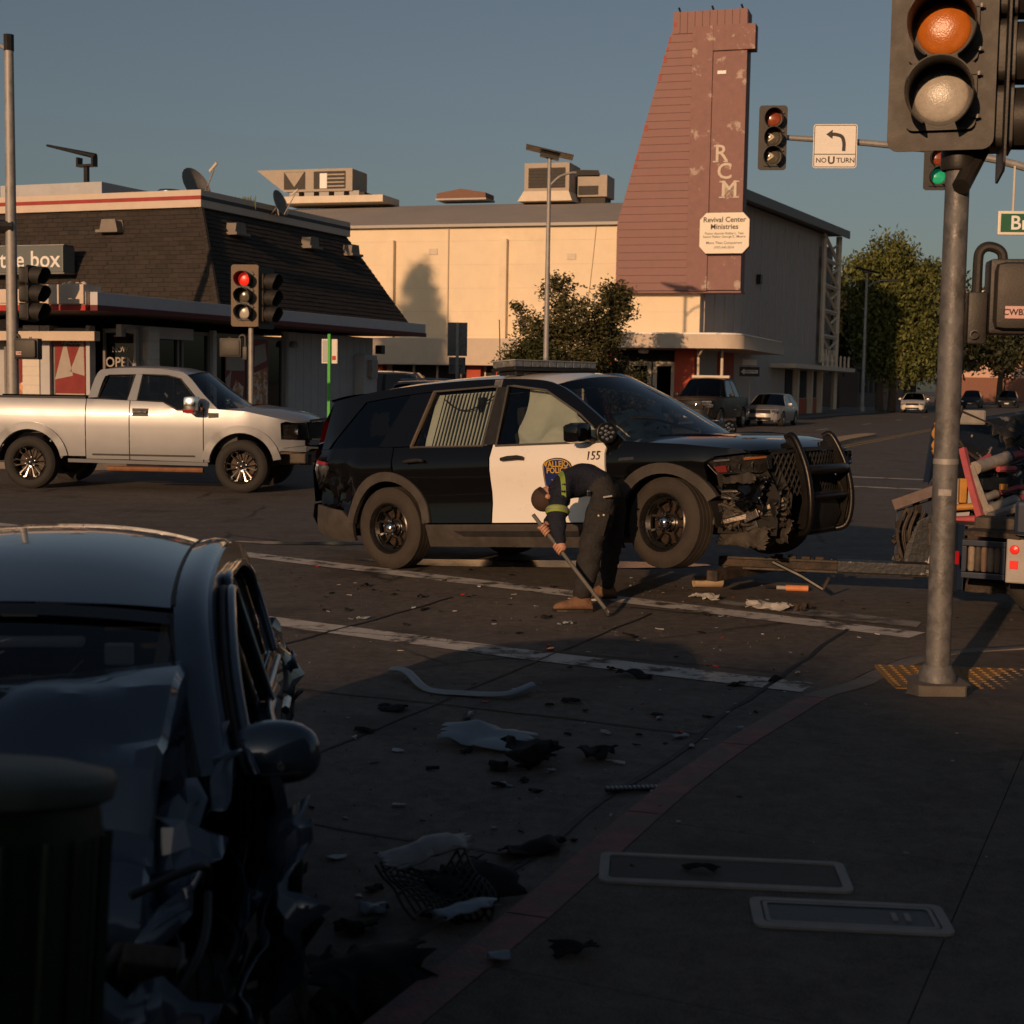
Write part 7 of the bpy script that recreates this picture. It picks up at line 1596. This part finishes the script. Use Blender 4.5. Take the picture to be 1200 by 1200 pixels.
def ribbon_on_body(path, w, m, name, dirv=(0, 0, -1)):
    P_ = []
    for i in range(len(path)):
        t = (Vector(path[min(i+1, len(path)-1)])-Vector(path[max(i-1, 0)])).normalized(); n = t.cross(Vector(dirv)).normalized(); row = []
        for q in (-.5, 0, .5):
            h = _bv.ray_cast(Vector(path[i])+n*q*w, Vector(dirv)); 
            if h[0] is None: row = None; break
            row.append(tuple(h[0]+h[1]*.004))
        if row: P_.append(row)
    if len(P_) > 1: MB().grid(P_).build(name, m, PS, 60)
ribbon_on_body([pl((lerp(.40, .36, t), lerp(11.56, 12.05, t), 1.5)) for t in np.linspace(0, 1, 16)], .034, M_HV, 'shoulder_band')
MB().box(pl((.60, 11.685, .90)), (.03, .02, .04)).build('belt_clip', M_CHROME, PS, 0, .005)
MB().box(pl((.665, 11.535, .67)), (.14, .03, .16), rot=Matrix.Rotation(rad(14), 3, 'Y')).build('cargo_pocket', M_TROU, PS, 30, .012); MB().box(pl((.68, 11.53, .75)), (.15, .03, .045), rot=Matrix.Rotation(rad(14), 3, 'Y')).build('pocket_flap', M_TROU, PS, 30, .01)
for dx, dz in ((.0, .74), (.02, .745)): MB().lathe([(0, -.004), (.008, 0)], 8, pl((.67+dx*2, 11.512, dz)), 'Y').build('button', M_CREAMD, PS)
MB().box(pl((.74, 11.565, .885)), (.07, .01, .012), rot=Matrix.Rotation(rad(-10), 3, 'Y')).build('pocket_edge', M_STEELD, PS, 0)
def boot(c, yaw):
    b = empty('boot', pl(c), (0, 0, yaw), PS); P = []
    for x, w, h0, h1 in ((-.10, .030, .012, .06), (-.085, .040, .012, .105), (-.03, .044, .012, .135), (.03, .046, .012, .125), (.08, .048, .012, .095), (.14, .050, .012, .078), (.185, .042, .012, .06), (.205, .022, .016, .04)):
        P.append([(x, w*math.cos(a)*(1 if math.sin(a) < 0 else .9), max(h0, lerp(h0, h1, (math.sin(a)+1)/2*1.0))) for a in np.linspace(-PI/2, 1.5*PI, 15)])
    MB().grid(P).build('upper', M_LEATH, b, 60); MB().prism([(x, y) for x, y in [(-.105, -.03), (-.03, -.048), (.10, -.055), (.18, -.045), (.212, 0), (.18, .045), (.10, .055), (-.03, .048), (-.105, .03)]], 0, .024, 'Z').build('sole', M_BLKPL, b, 0, .006)
boot((.535, 11.44, 0), rad(183)); boot((.765, 12.14, 0), rad(190))
BR = thing('broom_handle', 'long grey pole held slanting to the ground by bending person', 'pole', (.75, 11.38, 0))
a0 = Vector((.165, 11.55, .735)); a1 = Vector((.745, 11.18, .03)); MB().tube([(a0-BR.location)[:], (a1-BR.location)[:]], .0155, 10).build('handle', mat('handle_grey', (.11, .105, .10), .6, .2, .2, 8), BR)
MB().tube([(a1-BR.location+Vector((0, 0, -.02)))[:], (a1-BR.location+Vector((-.03, .015, .03)))[:]], .019, 10).build('tip', M_BLKPL, BR)

# ================================================================ OTHER CARS
def simple_car(name, label, cat, loc, rz, pt, wb=2.65, R=.32, xf=3.45, xr=-.95, hw=.89, belt=.95, zr=1.45, A=(2.1, 1.35), B=(-.05, -.62), hood=.78, bed=False, group=None, far=False, rails=False, glassm=None):
    o = empty(name, loc, (0, 0, rz)); tag(o, label, cat, group); gm = glassm or M_CARGLD
    zt_ = [(.15, hw*.93), (.4, hw*.985), (.7, hw), (belt-.05, hw*.975), (belt, hw*.94), (zr, hw*.66), (zr+.1, hw*.6)]; tx = [(xr, .16), (xr+.25, .03), (xr+.5, 0), (wb, 0), (xf-.25, .08), (xf, .3)]
    def Wc(x, z): return ip(zt_, z)-ip(tx, x)*(1 if z < belt else .6)
    k = Kit(o, Wc); ra = R+.06; sill = .22 if not bed else .4
    rearz = belt+.02 if not bed else belt
    k.side('body_side', [(ra*.99, sill+.02), (wb-ra*.99, sill+.02)]+arc2(wb, R, ra, 172, 8, 10)+[(xf-.1, sill), (xf, .55), (xf-.08, hood), (wb, lerp(hood, belt, .62)), (A[0], belt-.02), (B[1], rearz), (xr+.05, rearz-.02), (xr, .6), (xr+.08, sill+.05)]+arc2(0, R, ra, 172, 8, 10), pt, 0, .2)
    for cx in (0, wb):
        for sd in (-1, 1): MB().grid([[(cx+q[0], sd*yy, R+q[1]) for yy in (hw*.95, hw*.6)] for q in arc2(0, 0, ra, 0, 180, 10)]).build('wheel_well', M_DARK, o, 60)
    roofz = lambda x: zr-.05*((x-(A[1]+B[0])/2)/(A[1]-B[0]+.01)*1.6)**2
    ro_ = [(A[0], belt-.015), (lerp(*A, .55), lerp(belt, zr, .60)), (A[1], zr-.045), ((A[1]+B[0])/2, zr), (B[0], zr-.045), (lerp(*B, .5), lerp(zr, belt, .42)), (B[1], rearz)]
    rin = [(lerp(A[0], A[1], .12), belt), (lerp(*A, .58), lerp(belt, zr, .54)), (A[1]-.08, zr-.10), ((A[1]+B[0])/2, zr-.07), (B[0]+.08, zr-.10), (lerp(*B, .42), lerp(zr, belt, .5)), (lerp(B[0], B[1], .72), belt+.01)]
    k.side('roof_rail', cr(ro_, 3)+cr(rin, 3)[::-1], pt, 0, .3); mid = (A[1]+B[0])/2
    k.side('door_pillar', [(mid-.05, belt), (mid+.08, belt), (mid+.06, zr-.07), (mid-.04, zr-.07)], M_BLKPL, -.002, .3); k.side('side_glass', cr(rin, 3), gm, -.012, .3, depth=.004)
    rw = []
    for x in (A[1], mid+.3, mid-.3, B[0]): z = ip([(q[0], q[1]) for q in cr(ro_, 3)[::-1]], x); rw.append((Wc(x, z), x, x, z+.045, z, 2.2))
    k.loft('roof', rw, pt, 10); w0 = Wc(A[0], belt)-.02; w1_ = Wc(A[1], zr-.045)
    k.loft('windshield', [(w0, A[0]+.25, A[0], belt+.01, belt-.015, 2), ((w0+w1_)/2, lerp(*A, .5)+.15, lerp(*A, .5), lerp(belt, zr, .55), lerp(belt, zr, .52), 2), (w1_, A[1]+.06, A[1], zr+.0, zr-.045, 2)], gm, 10)
    k.loft('rear_glass', [(w1_, B[0], B[0], zr-.0, zr-.045, 2), (Wc(B[1], belt), B[1]-.1, B[1], rearz+.01, rearz, 2)], gm, 8)
    hz = lambda x: ip([(A[0], belt-.02), (wb, lerp(hood, belt, .62)), (xf-.08, hood)], x)
    k.loft('hood', [(Wc(x, hz(x))-.004, x+dx, x, hz(x)+.05*min(1, (xf-x)*2), hz(x), 2.6) for x, dx in ((A[0], .25), (wb, .18), (xf-.2, .14), (xf-.1, .13))], pt, 12)
    fr_ = k.loft('front_bumper', [(Wc(xf-.09, hood)-.005, xf+.05, xf-.1, hood-.005, hood-.005, 2.4), (hw*.82, xf+.13, xf-.12, .55, .55, 2.4), (hw*.82, xf+.12, xf-.12, sill+.05, sill+.1, 2.4)], pt, 12)
    MB().prism(rrect(hw*1.05, .16, .03, 3, 0, lerp(.55, hood, .55)), xf+.06, xf+.13, 'X').build('grille', M_DARK, fr_, 0); MB().prism(rrect(hw*1.1, .12, .03, 3, 0, .36 if not bed else .5), xf+.06, xf+.135, 'X').build('intake', M_DARK, fr_, 0)
    MB().bb(xf+.13, xf+.145, -.2, .2, .43, .53).build('licence_plate', M_SGW, fr_, 0)
    for sd in (-1, 1):
        h_ = MB().box((xf-.045, sd*hw*.70, lerp(.55, hood, .62)), (.16, .30, .13), rz=sd*rad(-22)).build('headlight', M_REFL, o, 30, .03)
        m_ = MB().box((A[0]-.18, sd*(hw+.10), belt+.06), (.10, .2, .13)).build('mirror', pt, o, 30, .03)
        k.side('handle', [(mid-.25, belt-.13), (mid-.08, belt-.13), (mid-.08, belt-.10), (mid-.25, belt-.10)], pt, .02, None, sides=(sd,))
        for x in (mid, A[0]-.12, B[0]-.1): k.trim([(x, sill+.05), (x, belt-.02)], M_DARK, .006, 0, (sd,), False, 'door_seam')
        if rails: MB().tube([(A[1]-.2, sd*(w1_-.06), zr+.05), (mid, sd*(w1_-.04), zr+.09), (B[0]+.1, sd*(w1_-.06), zr+.05)], .02, 6).build('roof_bar', M_CHROME, o)
        for cx in (0, wb): wheel(o, (cx, sd*(hw-.11), R), R, .21, sd, R*.64, 'five', MATS['alloy'], M_RUBBER, 0, False, False)
    k.loft('rear_bumper', [(Wc(xr+.05, rearz)-.004, xr-.03, xr+.05, rearz-.01, rearz-.02, 2.4), (hw*.85, xr-.1, xr, .55, .55, 2.4), (hw*.85, xr-.08, xr+.05, sill+.05, sill+.08, 2.4)], pt, 10)
    if bed:
        MB().bb(xr+.08, B[1]-.05, -hw+.1, hw-.1, belt-.5, belt-.45).build('bed_floor', M_BLKPL, o, 0)
    else: k.loft('trunk_lid', [(Wc(B[1], rearz)-.004, B[1]-.1, B[1], rearz+.015, rearz, 2), (Wc(xr+.06, rearz), xr-.02, xr+.05, rearz+.0, rearz-.02, 2)], pt, 8)
    return o
P_BLK = paint('car_black', (.010, .010, .012), .45, .12); P_SLV = paint('car_silver', (.25, .25, .258), .4, .4, .3); P_WHT = paint('car_white', (.62, .58, .52), .3); P_GRY = paint('car_grey', (.10, .12, .14), .25); P_NAV = paint('car_navy', (.018, .022, .032), .45, .15)
HD = math.atan2(-.927, -.375)
bt_ = simple_car('pickup_truck', 'black pickup truck waiting ahead of the silver sedan by church', 'pickup truck', (8.95, 65.2, 0), HD, P_BLK, 3.4, .38, 4.25, -1.2, .97, 1.18, 1.86, (2.55, 1.9), (.55, .42), 1.05, True)
bt_.scale = (1.12, 1.12, 1.12)
for y_ in (-.62, .62): MB().box((4.30, y_, .95), (.10, .36, .17)).build('headlight', M_CHROME, bt_, 0, .03)
MB().box((1.35, 0, 1.93), (.25, 1.45, .10)).build('visor_bar', M_CREAMD, bt_, 0, .02)
sdn = simple_car('sedan', 'silver sedan with lit headlamp beside the black pickup truck', 'sedan', (12.35, 70.2, 0), HD, P_SLV, 2.7, .33, 3.55, -1.0, .9, .93, 1.45)
MB().lathe([(0, .02), (.05, .018), (.06, 0)], 12, (3.60, -.60, .66), 'X').build('headlamp_bulb', mat('headlamp_lit', (.9, .85, .7), .3, emit=(1, .85, .6), es=1.6), sdn)
simple_car('sedan', 'white car parked under the drooping tree on far kerb', 'sedan', (30.9, 115.2, 0), HD+rad(3), P_WHT, 2.7, .33, 3.5, -1.0, .92, .98, 1.5)
simple_car('parked_suv', 'dark suv far down the avenue beyond the near pole', 'suv', (46.6, 152, 0), HD, P_NAV, 2.8, .36, 3.7, -1.0, .96, 1.1, 1.75, group='dark cars far down the avenue')
simple_car('parked_suv', 'black suv facing the junction farthest down the avenue', 'suv', (52.9, 160, 0), HD, P_BLK, 2.8, .36, 3.7, -1.0, .98, 1.12, 1.8, group='dark cars far down the avenue')
simple_car('parked_suv', 'blue grey suv parked behind the restaurant', 'suv', (-4.9, 52.5, .14), rad(-8), P_GRY, 2.8, .36, 3.6, -1.0, .95, 1.15, 1.92, (2.0, 1.5), (-.5, -.9), rails=False)
simple_car('parked_suv', 'silver wagon with roof bars behind police suv roof', 'wagon', (-2.9, 46.8, .14), rad(-12), P_SLV, 2.75, .34, 3.6, -1.0, .92, 1.05, 1.62, (2.1, 1.4), (-.6, -.9), rails=True)
ant = thing('antenna', 'thin whip antenna with thick black base near police suv', 'antenna', (-.45, 47.5, .14)); MB().tube([(0, 0, 0), (0, 0, 2.2)], .09, 6).build('base', M_BLKMET, ant); MB().tube([(0, 0, 2.2), (-.05, 0, 3.6)], .015, 4).build('whip', M_BLKMET, ant)
# ================================================================ TRASH CAN
TC = empty('trash_can', (-.822, 1.97, .03), (rad(-11), 0, 0)); tag(TC, 'dark green round trash can with worn rim beside the wreck', 'trash can')
M_GRN = mat('can_green', (.008, .022, .012), .45, 0, .25, 5, .05, 40); M_GRNL2 = mat('can_rim_green', (.075, .092, .084), .6, 0, .2, 8, .1, 50, col2=(.30, .30, .29), mix=(.66, .69))
MB().lathe([(.17, .12), (.205, .20), (.212, 1.08), (.205, 1.12)], 40).build('body', M_GRN, TC, 40)
MB().lathe([(.205, 1.10), (.228, 1.11), (.234, 1.135), (.226, 1.15), (.16, 1.165), (.08, 1.172), (0, 1.174)], 40).build('rim', M_GRNL2, TC, 50)
for k in range(20):
    a = 2*PI*k/20; MB().tube([(.214*math.cos(a), .214*math.sin(a), .22), (.222*math.cos(a), .222*math.sin(a), 1.06)], .007, 5).build('slat', M_GRN, TC, 60)
MB().lathe([(0, .1), (.1, .1), (.1, 1.1)], 24).build('liner', M_BLKPL, TC, 40); MB().box((.12, -.175, .66), (.06, .012, .03), rz=rad(30)).build('label_plate', M_STEELD, TC, 0, .004)

# ================================================================ DEBRIS
M_DW = mat('debris_white', (.30, .30, .31), .5, 0, .12, 10); M_DB = mat('debris_black', (.009, .009, .010), .75, 0, .3, 8, spec=.25); M_DR = mat('debris_red', (.35, .02, .015), .25, 0, .1, 8); M_DP = mat('debris_pale_blue', (.20, .245, .29), .4, 0, .15, 4)
def ribbon(name, label, pts, w, m, group=None, cat='debris', th=.008, curl=.02):
    o = Vector(pts[0]); P = []
    D = cr([tuple(Vector(p)-o) for p in pts], 6)
    for i in range(len(D)):
        t = (Vector(D[min(i+1, len(D)-1)])-Vector(D[max(i-1, 0)])); t.z = 0; t.normalize(); n = Vector((-t.y, t.x, 0))
        P.append([tuple(Vector(D[i])+n*(w/2)*q+Vector((0, 0, curl*(1-q*q)))) for q in (-1, -.5, 0, .5, 1)])
    ob = MB().grid(P).build(name, m, None, 50, loc=o); md = ob.modifiers.new('t', 'SOLIDIFY'); md.thickness = th; return tag(ob, label, cat, group)
ribbon('trim_strip', 'long bent white plastic trim strip lying on the road', [(-.70, 8.82, .03), (-.60, 8.66, .05), (-.46, 8.34, .012), (-.25, 8.24, .012), (-.05, 8.19, .02), (.03, 8.22, .03), (.13, 8.38, .04)], .06, MATS['debris_pale_blue'])
def panel_thing(name, label, c, size, rot, m, seed, amp=.05, fr=4, cat='debris', n=16):
    o = crumpled_sheet(name, (0, 0, 0), size, rot, m, None, amp, fr, n, seed); zmin = min(v.co.z for v in o.data.vertices); o.location = (c[0], c[1], c[2]-zmin+.004); return tag(o, label, cat)
panel_thing('body_panel', 'torn pale blue body panel lying flat on the road', (-.10, 7.12, 0), (.46, .30, .05), (rad(8), rad(4), rad(-14)), M_DP, 81, .05, 4)
panel_thing('plastic_housing', 'crumpled black plastic housing beside the pale blue panel', (.12, 6.76, 0), (.28, .22, .12), (rad(16), 0, rad(20)), M_DB, 82, .10, 6)
panel_thing('black_scrap', 'small round black scrap against the crumpled housing', (-.04, 6.66, 0), (.10, .10, .05), (0, 0, 0), M_DB, 83, .03, 9)
panel_thing('black_clump', 'ragged black clump alone between the joints', (.42, 6.88, 0), (.18, .13, .07), (0, 0, rad(10)), M_DB, 84, .06, 9)
panel_thing('black_scrap', 'flat black scrap left of the white trim strip', (-.62, 7.86, 0), (.16, .12, .03), (0, 0, rad(-10)), M_DB, 85, .03, 8)
panel_thing('black_scrap', 'flat black scrap by the wheel of the wreck', (-.72, 7.35, 0), (.10, .08, .02), (0, 0, rad(-10)), M_DB, 86, .02, 8)
panel_thing('black_scrap', 'twisted black strip on the painted crossing line', (.76, 8.86, 0), (.26, .07, .02), (0, 0, rad(-30)), M_DB, 87, .05, 7)
panel_thing('black_leaf', 'black scrap lying on the long utility cover', (.66, 4.90, side_h(.66, 4.9)+.006), (.12, .05, .02), (0, 0, rad(-8)), M_DB, 88, .03, 9)
panel_thing('black_scrap', 'black scrap with blue corner on the sidewalk', (.20, 4.16, side_h(.2, 4.16)), (.14, .07, .03), (0, 0, rad(5)), M_DB, 89, .04, 8)
panel_thing('grey_scrap', 'small grey scrap on the sidewalk beside the black scrap', (-.02, 4.10, side_h(0, 4.1)), (.06, .05, .03), (0, 0, 0), M_DP, 90, .03, 9)
panel_thing('body_panel', 'bent black and white bumper fragment against the red kerb', (.10, 5.45, 0), (.26, .12, .04), (0, 0, rad(30)), M_DB, 91, .06, 6)
cb = thing('plastic_comb', 'long toothed grey plastic strip lying by the kerb', 'debris', (.42, 6.30, .006), rad(10))
MB().bb(0, .30, -.014, .014, 0, .014).build('strip', M_BLKPL, cb, 0, .003)
for k in range(14): MB().bb(.008+k*.0195, .018+k*.0195, -.016, .016, .0125, .02).build('tooth', M_DP, cb, 0)
# broken grille and bumper corner at the kerb
GB = thing('broken_grille', 'broken honeycomb grille and bumper piece leaning on the red kerb', 'debris', (-.22, 4.80, .0), rad(35))
P = []
for i in range(10):
    P.append([(-.17+.34*j/14, -.12+.24*i/9+.03*math.sin(j*.5), .03+.11*i/9+.03*math.cos(j*.4)) for j in range(15)])
for i in range(10):
    P[i] = [(x_+.02*mnoise.noise((x_*9, y_*9, 1)), y_+.03*mnoise.noise((x_*6, y_*6, 4)), z_+.05*mnoise.noise((x_*7, y_*7, 8))) for x_, y_, z_ in P[i]]
for i in range(0, 10, 1):
    MB().tube(P[i][(i*3) % 4:], .005, 5).build('grille_bar', M_BLKPL, GB, 60)
for j in range(0, 15, 1):
    MB().tube([P[i][j] for i in range(10)], .005, 5).build('grille_bar', M_BLKPL, GB, 60)
crumpled_sheet('bumper_edge', (.05, .16, .16), (.42, .09, .04), (rad(20), 0, rad(6)), mat('debris_grey', (.28, .27, .27), .5, 0, .2, 8), GB, .05, 6, 14, 92); crumpled_sheet('bumper_flap', (.02, -.13, .05), (.26, .10, .03), (rad(-10), 0, rad(-4)), M_DP, GB, .04, 6, 12, 93); crumpled_sheet('bumper_back', (.14, .04, .07), (.34, .26, .05), (rad(14), 0, 0), M_DB, GB, .06, 5, 12, 94)
panel_thing('bumper_cover', 'large torn black bumper cover lying below the wreck at the kerb', (-.37, 4.05, 0), (.42, .46, .26), (rad(6), rad(-6), rad(20)), M_DB, 95, .05, 3.2, 'debris', 24)
panel_thing('black_bracket', 'small black bracket with two prongs near the bumper cover', (-.46, 4.62, 0), (.14, .07, .05), (0, 0, 0), M_DB, 96, .05, 10)
# bits under the tow bar
bo = thing('drink_can', 'tan crushed cup lying behind the front tyre of police suv', 'debris', (1.72, 12.95, .05), rad(14)); MB().lathe([(0, -.13), (.045, -.13), (.055, .12), (.05, .13), (.047, .12), (.04, -.10)], 16, (0, 0, 0), 'X').build('cup', mat('cup_tan', (.40, .30, .20), .7, 0, .2, 8), bo, 50)
bo = thing('flare_tube', 'orange and white road flare tube near the crossing line', 'debris', (2.40, 12.82, .025), rad(-8)); MB().tube([(-.02, 0, 0), (.17, 0, 0)], .026, 10).build('tube', mat('flare_orange', (.55, .22, .10), .6, 0, .2, 10), bo); MB().tube([(-.10, 0, 0), (-.02, 0, 0)], .018, 8).build('cap', M_DW, bo); MB().tube([(-.2, .01, 0), (-.10, 0, 0)], .008, 6).build('tip', M_DB, bo)
M_POW = mat('absorbent', (.30, .29, .28), .95, 0, .3, 9, .4, 60)
for lab, c, s_, m_, sd in (('heap of grey absorbent powder on the crossing line', (2.05, 11.72, 0), (.36, .22, .05), M_POW, 97), ('smaller heap of grey absorbent on the crossing line', (1.62, 12.2, 0), (.26, .14, .04), M_POW, 98), ('brown broken lamp lying in the absorbent powder', (2.28, 11.60, 0), (.12, .10, .10), M_RUST, 99)):
    panel_thing('spill_heap' if m_ is M_POW else 'broken_lamp', lab, c, s_, (0, 0, rad(-25)), m_, sd, .05, 9)
SP = patch([(1.6, 12.2), (1.9, 12.05), (2.3, 11.75), (2.75, 11.45), (3.1, 11.15), (3.0, 10.9), (2.5, 11.2), (2.0, 11.6), (1.7, 11.95)], lambda x, y: (x, y, .0075), None, None, 'spill', mat('spill', (.22, .215, .21), .8, 0, .3, 7, col2=(.05, .046, .042), mix=(.45, .58)), None, 0); tag(SP, 'pale grey spill smeared along the crossing line', 'spill')
# wet oil stains
for lab, c, a, b, rz in (('dark oil stain under police suv', (.2, 14.4), 1.6, .35, -10), ('dark oil stain on the road behind police suv', (-2.2, 15.9), .7, .18, -6)):
    o = patch([(c[0]+a*math.cos(t)*(1+.2*math.sin(3*t)), c[1]+b*math.sin(t)*(1+.25*math.sin(2*t+1))) for t in np.linspace(0, 2*PI, 28)[:-1]], lambda x, y: (x, y, .0085), None, None, 'oil_stain', mat('oil', (.012, .014, .018), .18, 0, .2, 6), None, 0); tag(o, lab, 'stain')
# shards: every visible bit its own object
rg = random.Random(77)
def shard_mesh(k, m):
    n = rg.choice((3, 4, 4, 5)); pts = []
    for i in range(n): a = 2*PI*i/n+rg.uniform(-.4, .4); r = rg.uniform(.5, 1); pts.append((r*math.cos(a), r*math.sin(a)*.6))
    mb = MB(); mb.v = [(x, y, rg.uniform(.02, .45)) for x, y in pts]+[(x, y, 0) for x, y in pts]; mb.f = [tuple(range(n)), tuple(range(2*n-1, n-1, -1))]+[(i, (i+1) % n, n+(i+1) % n, n+i) for i in range(n)]
    return mb.mesh('shard', m, 0)
KINDS_ = (('plastic_shard', 'small pale plastic shard lying on the road', 'pale shards on the road', [shard_mesh(k, M_DW) for k in range(7)], .50), ('black_shard', 'small black plastic shard lying on the road', 'black shards on the road', [shard_mesh(k, M_DB) for k in range(7)], .42), ('red_shard', 'small red lens shard lying on the road', 'red lens shards on the road', [shard_mesh(k, M_DR) for k in range(3)], .08))
def kerb_x(y): return ip([(p[1], p[0]) for p in KE[:12]], y)
def put(x, y, s, w=None):
    q = rg.random() if w is None else w; kk = 0 if q < .40 else (1 if q < .92 else 2); nm, lab, gp_, ms, _ = KINDS_[kk]
    z = 0 if x < kerb_x(y) or y > 9.8 else side_h(x, y)
    if z and kk != 2: lab = lab.replace('the road', 'the sidewalk'); gp_ = gp_.replace('the road', 'the sidewalk')
    if z and kk == 2: return
    if not z:
        zone = 'near lane before the crossing' if y < 10.66-(x+1.62)*.605 else ('road between the two crossing lines' if y < 12.67-(x-.16)*.76 else 'road beyond the crossing near police suv')
        lab = lab.replace('the road', 'the '+zone); gp_ = gp_.replace('the road', 'the '+zone)
    o = link(nm, rg.choice(ms), None, (x, y, z+.004), (rg.uniform(-.12, .12), rg.uniform(-.12, .12), rg.uniform(0, 6.28))); o.scale = (s, s, s*rg.uniform(.3, .9)); tag(o, lab, 'shard', gp_)
for k in range(95):   # along the near lane
    t = rg.uniform(0, 1); y = 4.6+8.5*t; x = kerb_x(min(y, 9))-abs(rg.gauss(.2, 1.1))-.05; put(x, y, rg.choice((.012, .016, .022, .03)) if rg.random() < .85 else .05)
for k in range(48):   # between the crossing lines and behind the wreck
    put(rg.gauss(-1.6, 1.0), rg.gauss(12.2, 1.6), rg.choice((.014, .02, .026, .034)) if rg.random() < .85 else .06)
for k in range(45): put(rg.gauss(1.4, 1.3), rg.gauss(11.9, .9), rg.choice((.014, .02, .028)))
for k in range(26): put(rg.gauss(1.4, 1.0), rg.uniform(3.9, 8.2), rg.choice((.008, .012, .016)))
for k in range(46): y = rg.uniform(5.0, 10.5); put(kerb_x(min(y, 9))-abs(rg.gauss(.3, 1.0))-.1, y, rg.choice((.009, .012, .016, .02)), .1)
for x, y, s in ((-.62, 5.35, .05), (-.50, 4.95, .03), (-.36, 5.0, .025), (-.05, 5.75, .03), (-.02, 6.4, .035), (-.75, 7.2, .04), (-.62, 6.75, .045), (-.2, 7.75, .05), (.5, 7.4, .05), (-.45, 6.05, .05)): put(x, y, s, .1)
# thicker broken plastic: curled fragments with a torn rim, each its own thing
def frag_mesh(k, m):
    o = crumpled_sheet('frag', (0, 0, 0), (1, rg.uniform(.4, .8), rg.uniform(.1, .4)), (0, 0, 0), m, None, .22, 1.6, 7, 200+k, th=.06); me_ = o.data; bpy.data.objects.remove(o)
    zm = min(v.co.z for v in me_.vertices); me_.transform(Matrix.Translation((0, 0, -zm))); return me_
FR = [('black_fragment', 'curled piece of broken black bumper plastic', [frag_mesh(k, M_DB) for k in range(4)]), ('grey_fragment', 'curled piece of broken grey trim plastic', [frag_mesh(k+9, M_DP) for k in range(3)])]
for k in range(64):
    if k < 34: y = rg.uniform(4.7, 9.2); x = kerb_x(min(y, 9))-abs(rg.gauss(.1, .9))-.12
    elif k < 54: x, y = rg.gauss(-1.2, 1.0), rg.gauss(11.8, 1.5)
    else: x, y = rg.gauss(1.6, .9), rg.gauss(11.6, .7)
    if y > 8 and x > kerb_x(min(y, 9.8)): continue
    nm, lab, ms = FR[0 if rg.random() < .7 else 1]; s = rg.choice((.04, .055, .07, .10))
    zone = 'near lane before the crossing' if y < 10.66-(x+1.62)*.605 else ('road between the crossing lines' if y < 12.67-(x-.16)*.76 else 'road beyond the crossing')
    o = link(nm, rg.choice(ms), None, (x, y, .004), (rg.uniform(-.2, .2), rg.uniform(-.2, .2), rg.uniform(0, 6.28))); o.scale = (s, s, s); md = o.modifiers.new('t', 'SOLIDIFY'); md.thickness = .06
    tag(o, lab+' on the '+zone, 'debris', nm.replace('_', ' ')+'s on the '+zone)
# grit too fine to count
n = 1500; px_ = RNG.normal(0, 1.5, n); py_ = RNG.uniform(4.5, 15, n); gm_ = MB()
for i in range(n):
    x = px_[i]-.3+(py_[i]-9)*.12; y = py_[i]
    if x > kerb_x(min(y, 9))-.02 and y < 10.4: continue
    s = random.uniform(.002, .007); a = random.uniform(0, 6.28); z = .005
    gm_.add([(x+s*math.cos(a), y+s*math.sin(a), z), (x+s*math.cos(a+2.1), y+s*math.sin(a+2.1), z), (x+s*math.cos(a+4.2), y+s*math.sin(a+4.2), z), (x, y, z+s*.9)], [(0, 1, 3), (1, 2, 3), (2, 0, 3)])
gt = gm_.build('grit', mat('grit', (.075, .07, .065), .8, 0, .5, 30, island=.8), None, 0, fix=False); tag(gt, 'fine broken glass and grit scattered over the road', 'debris', kind='stuff')
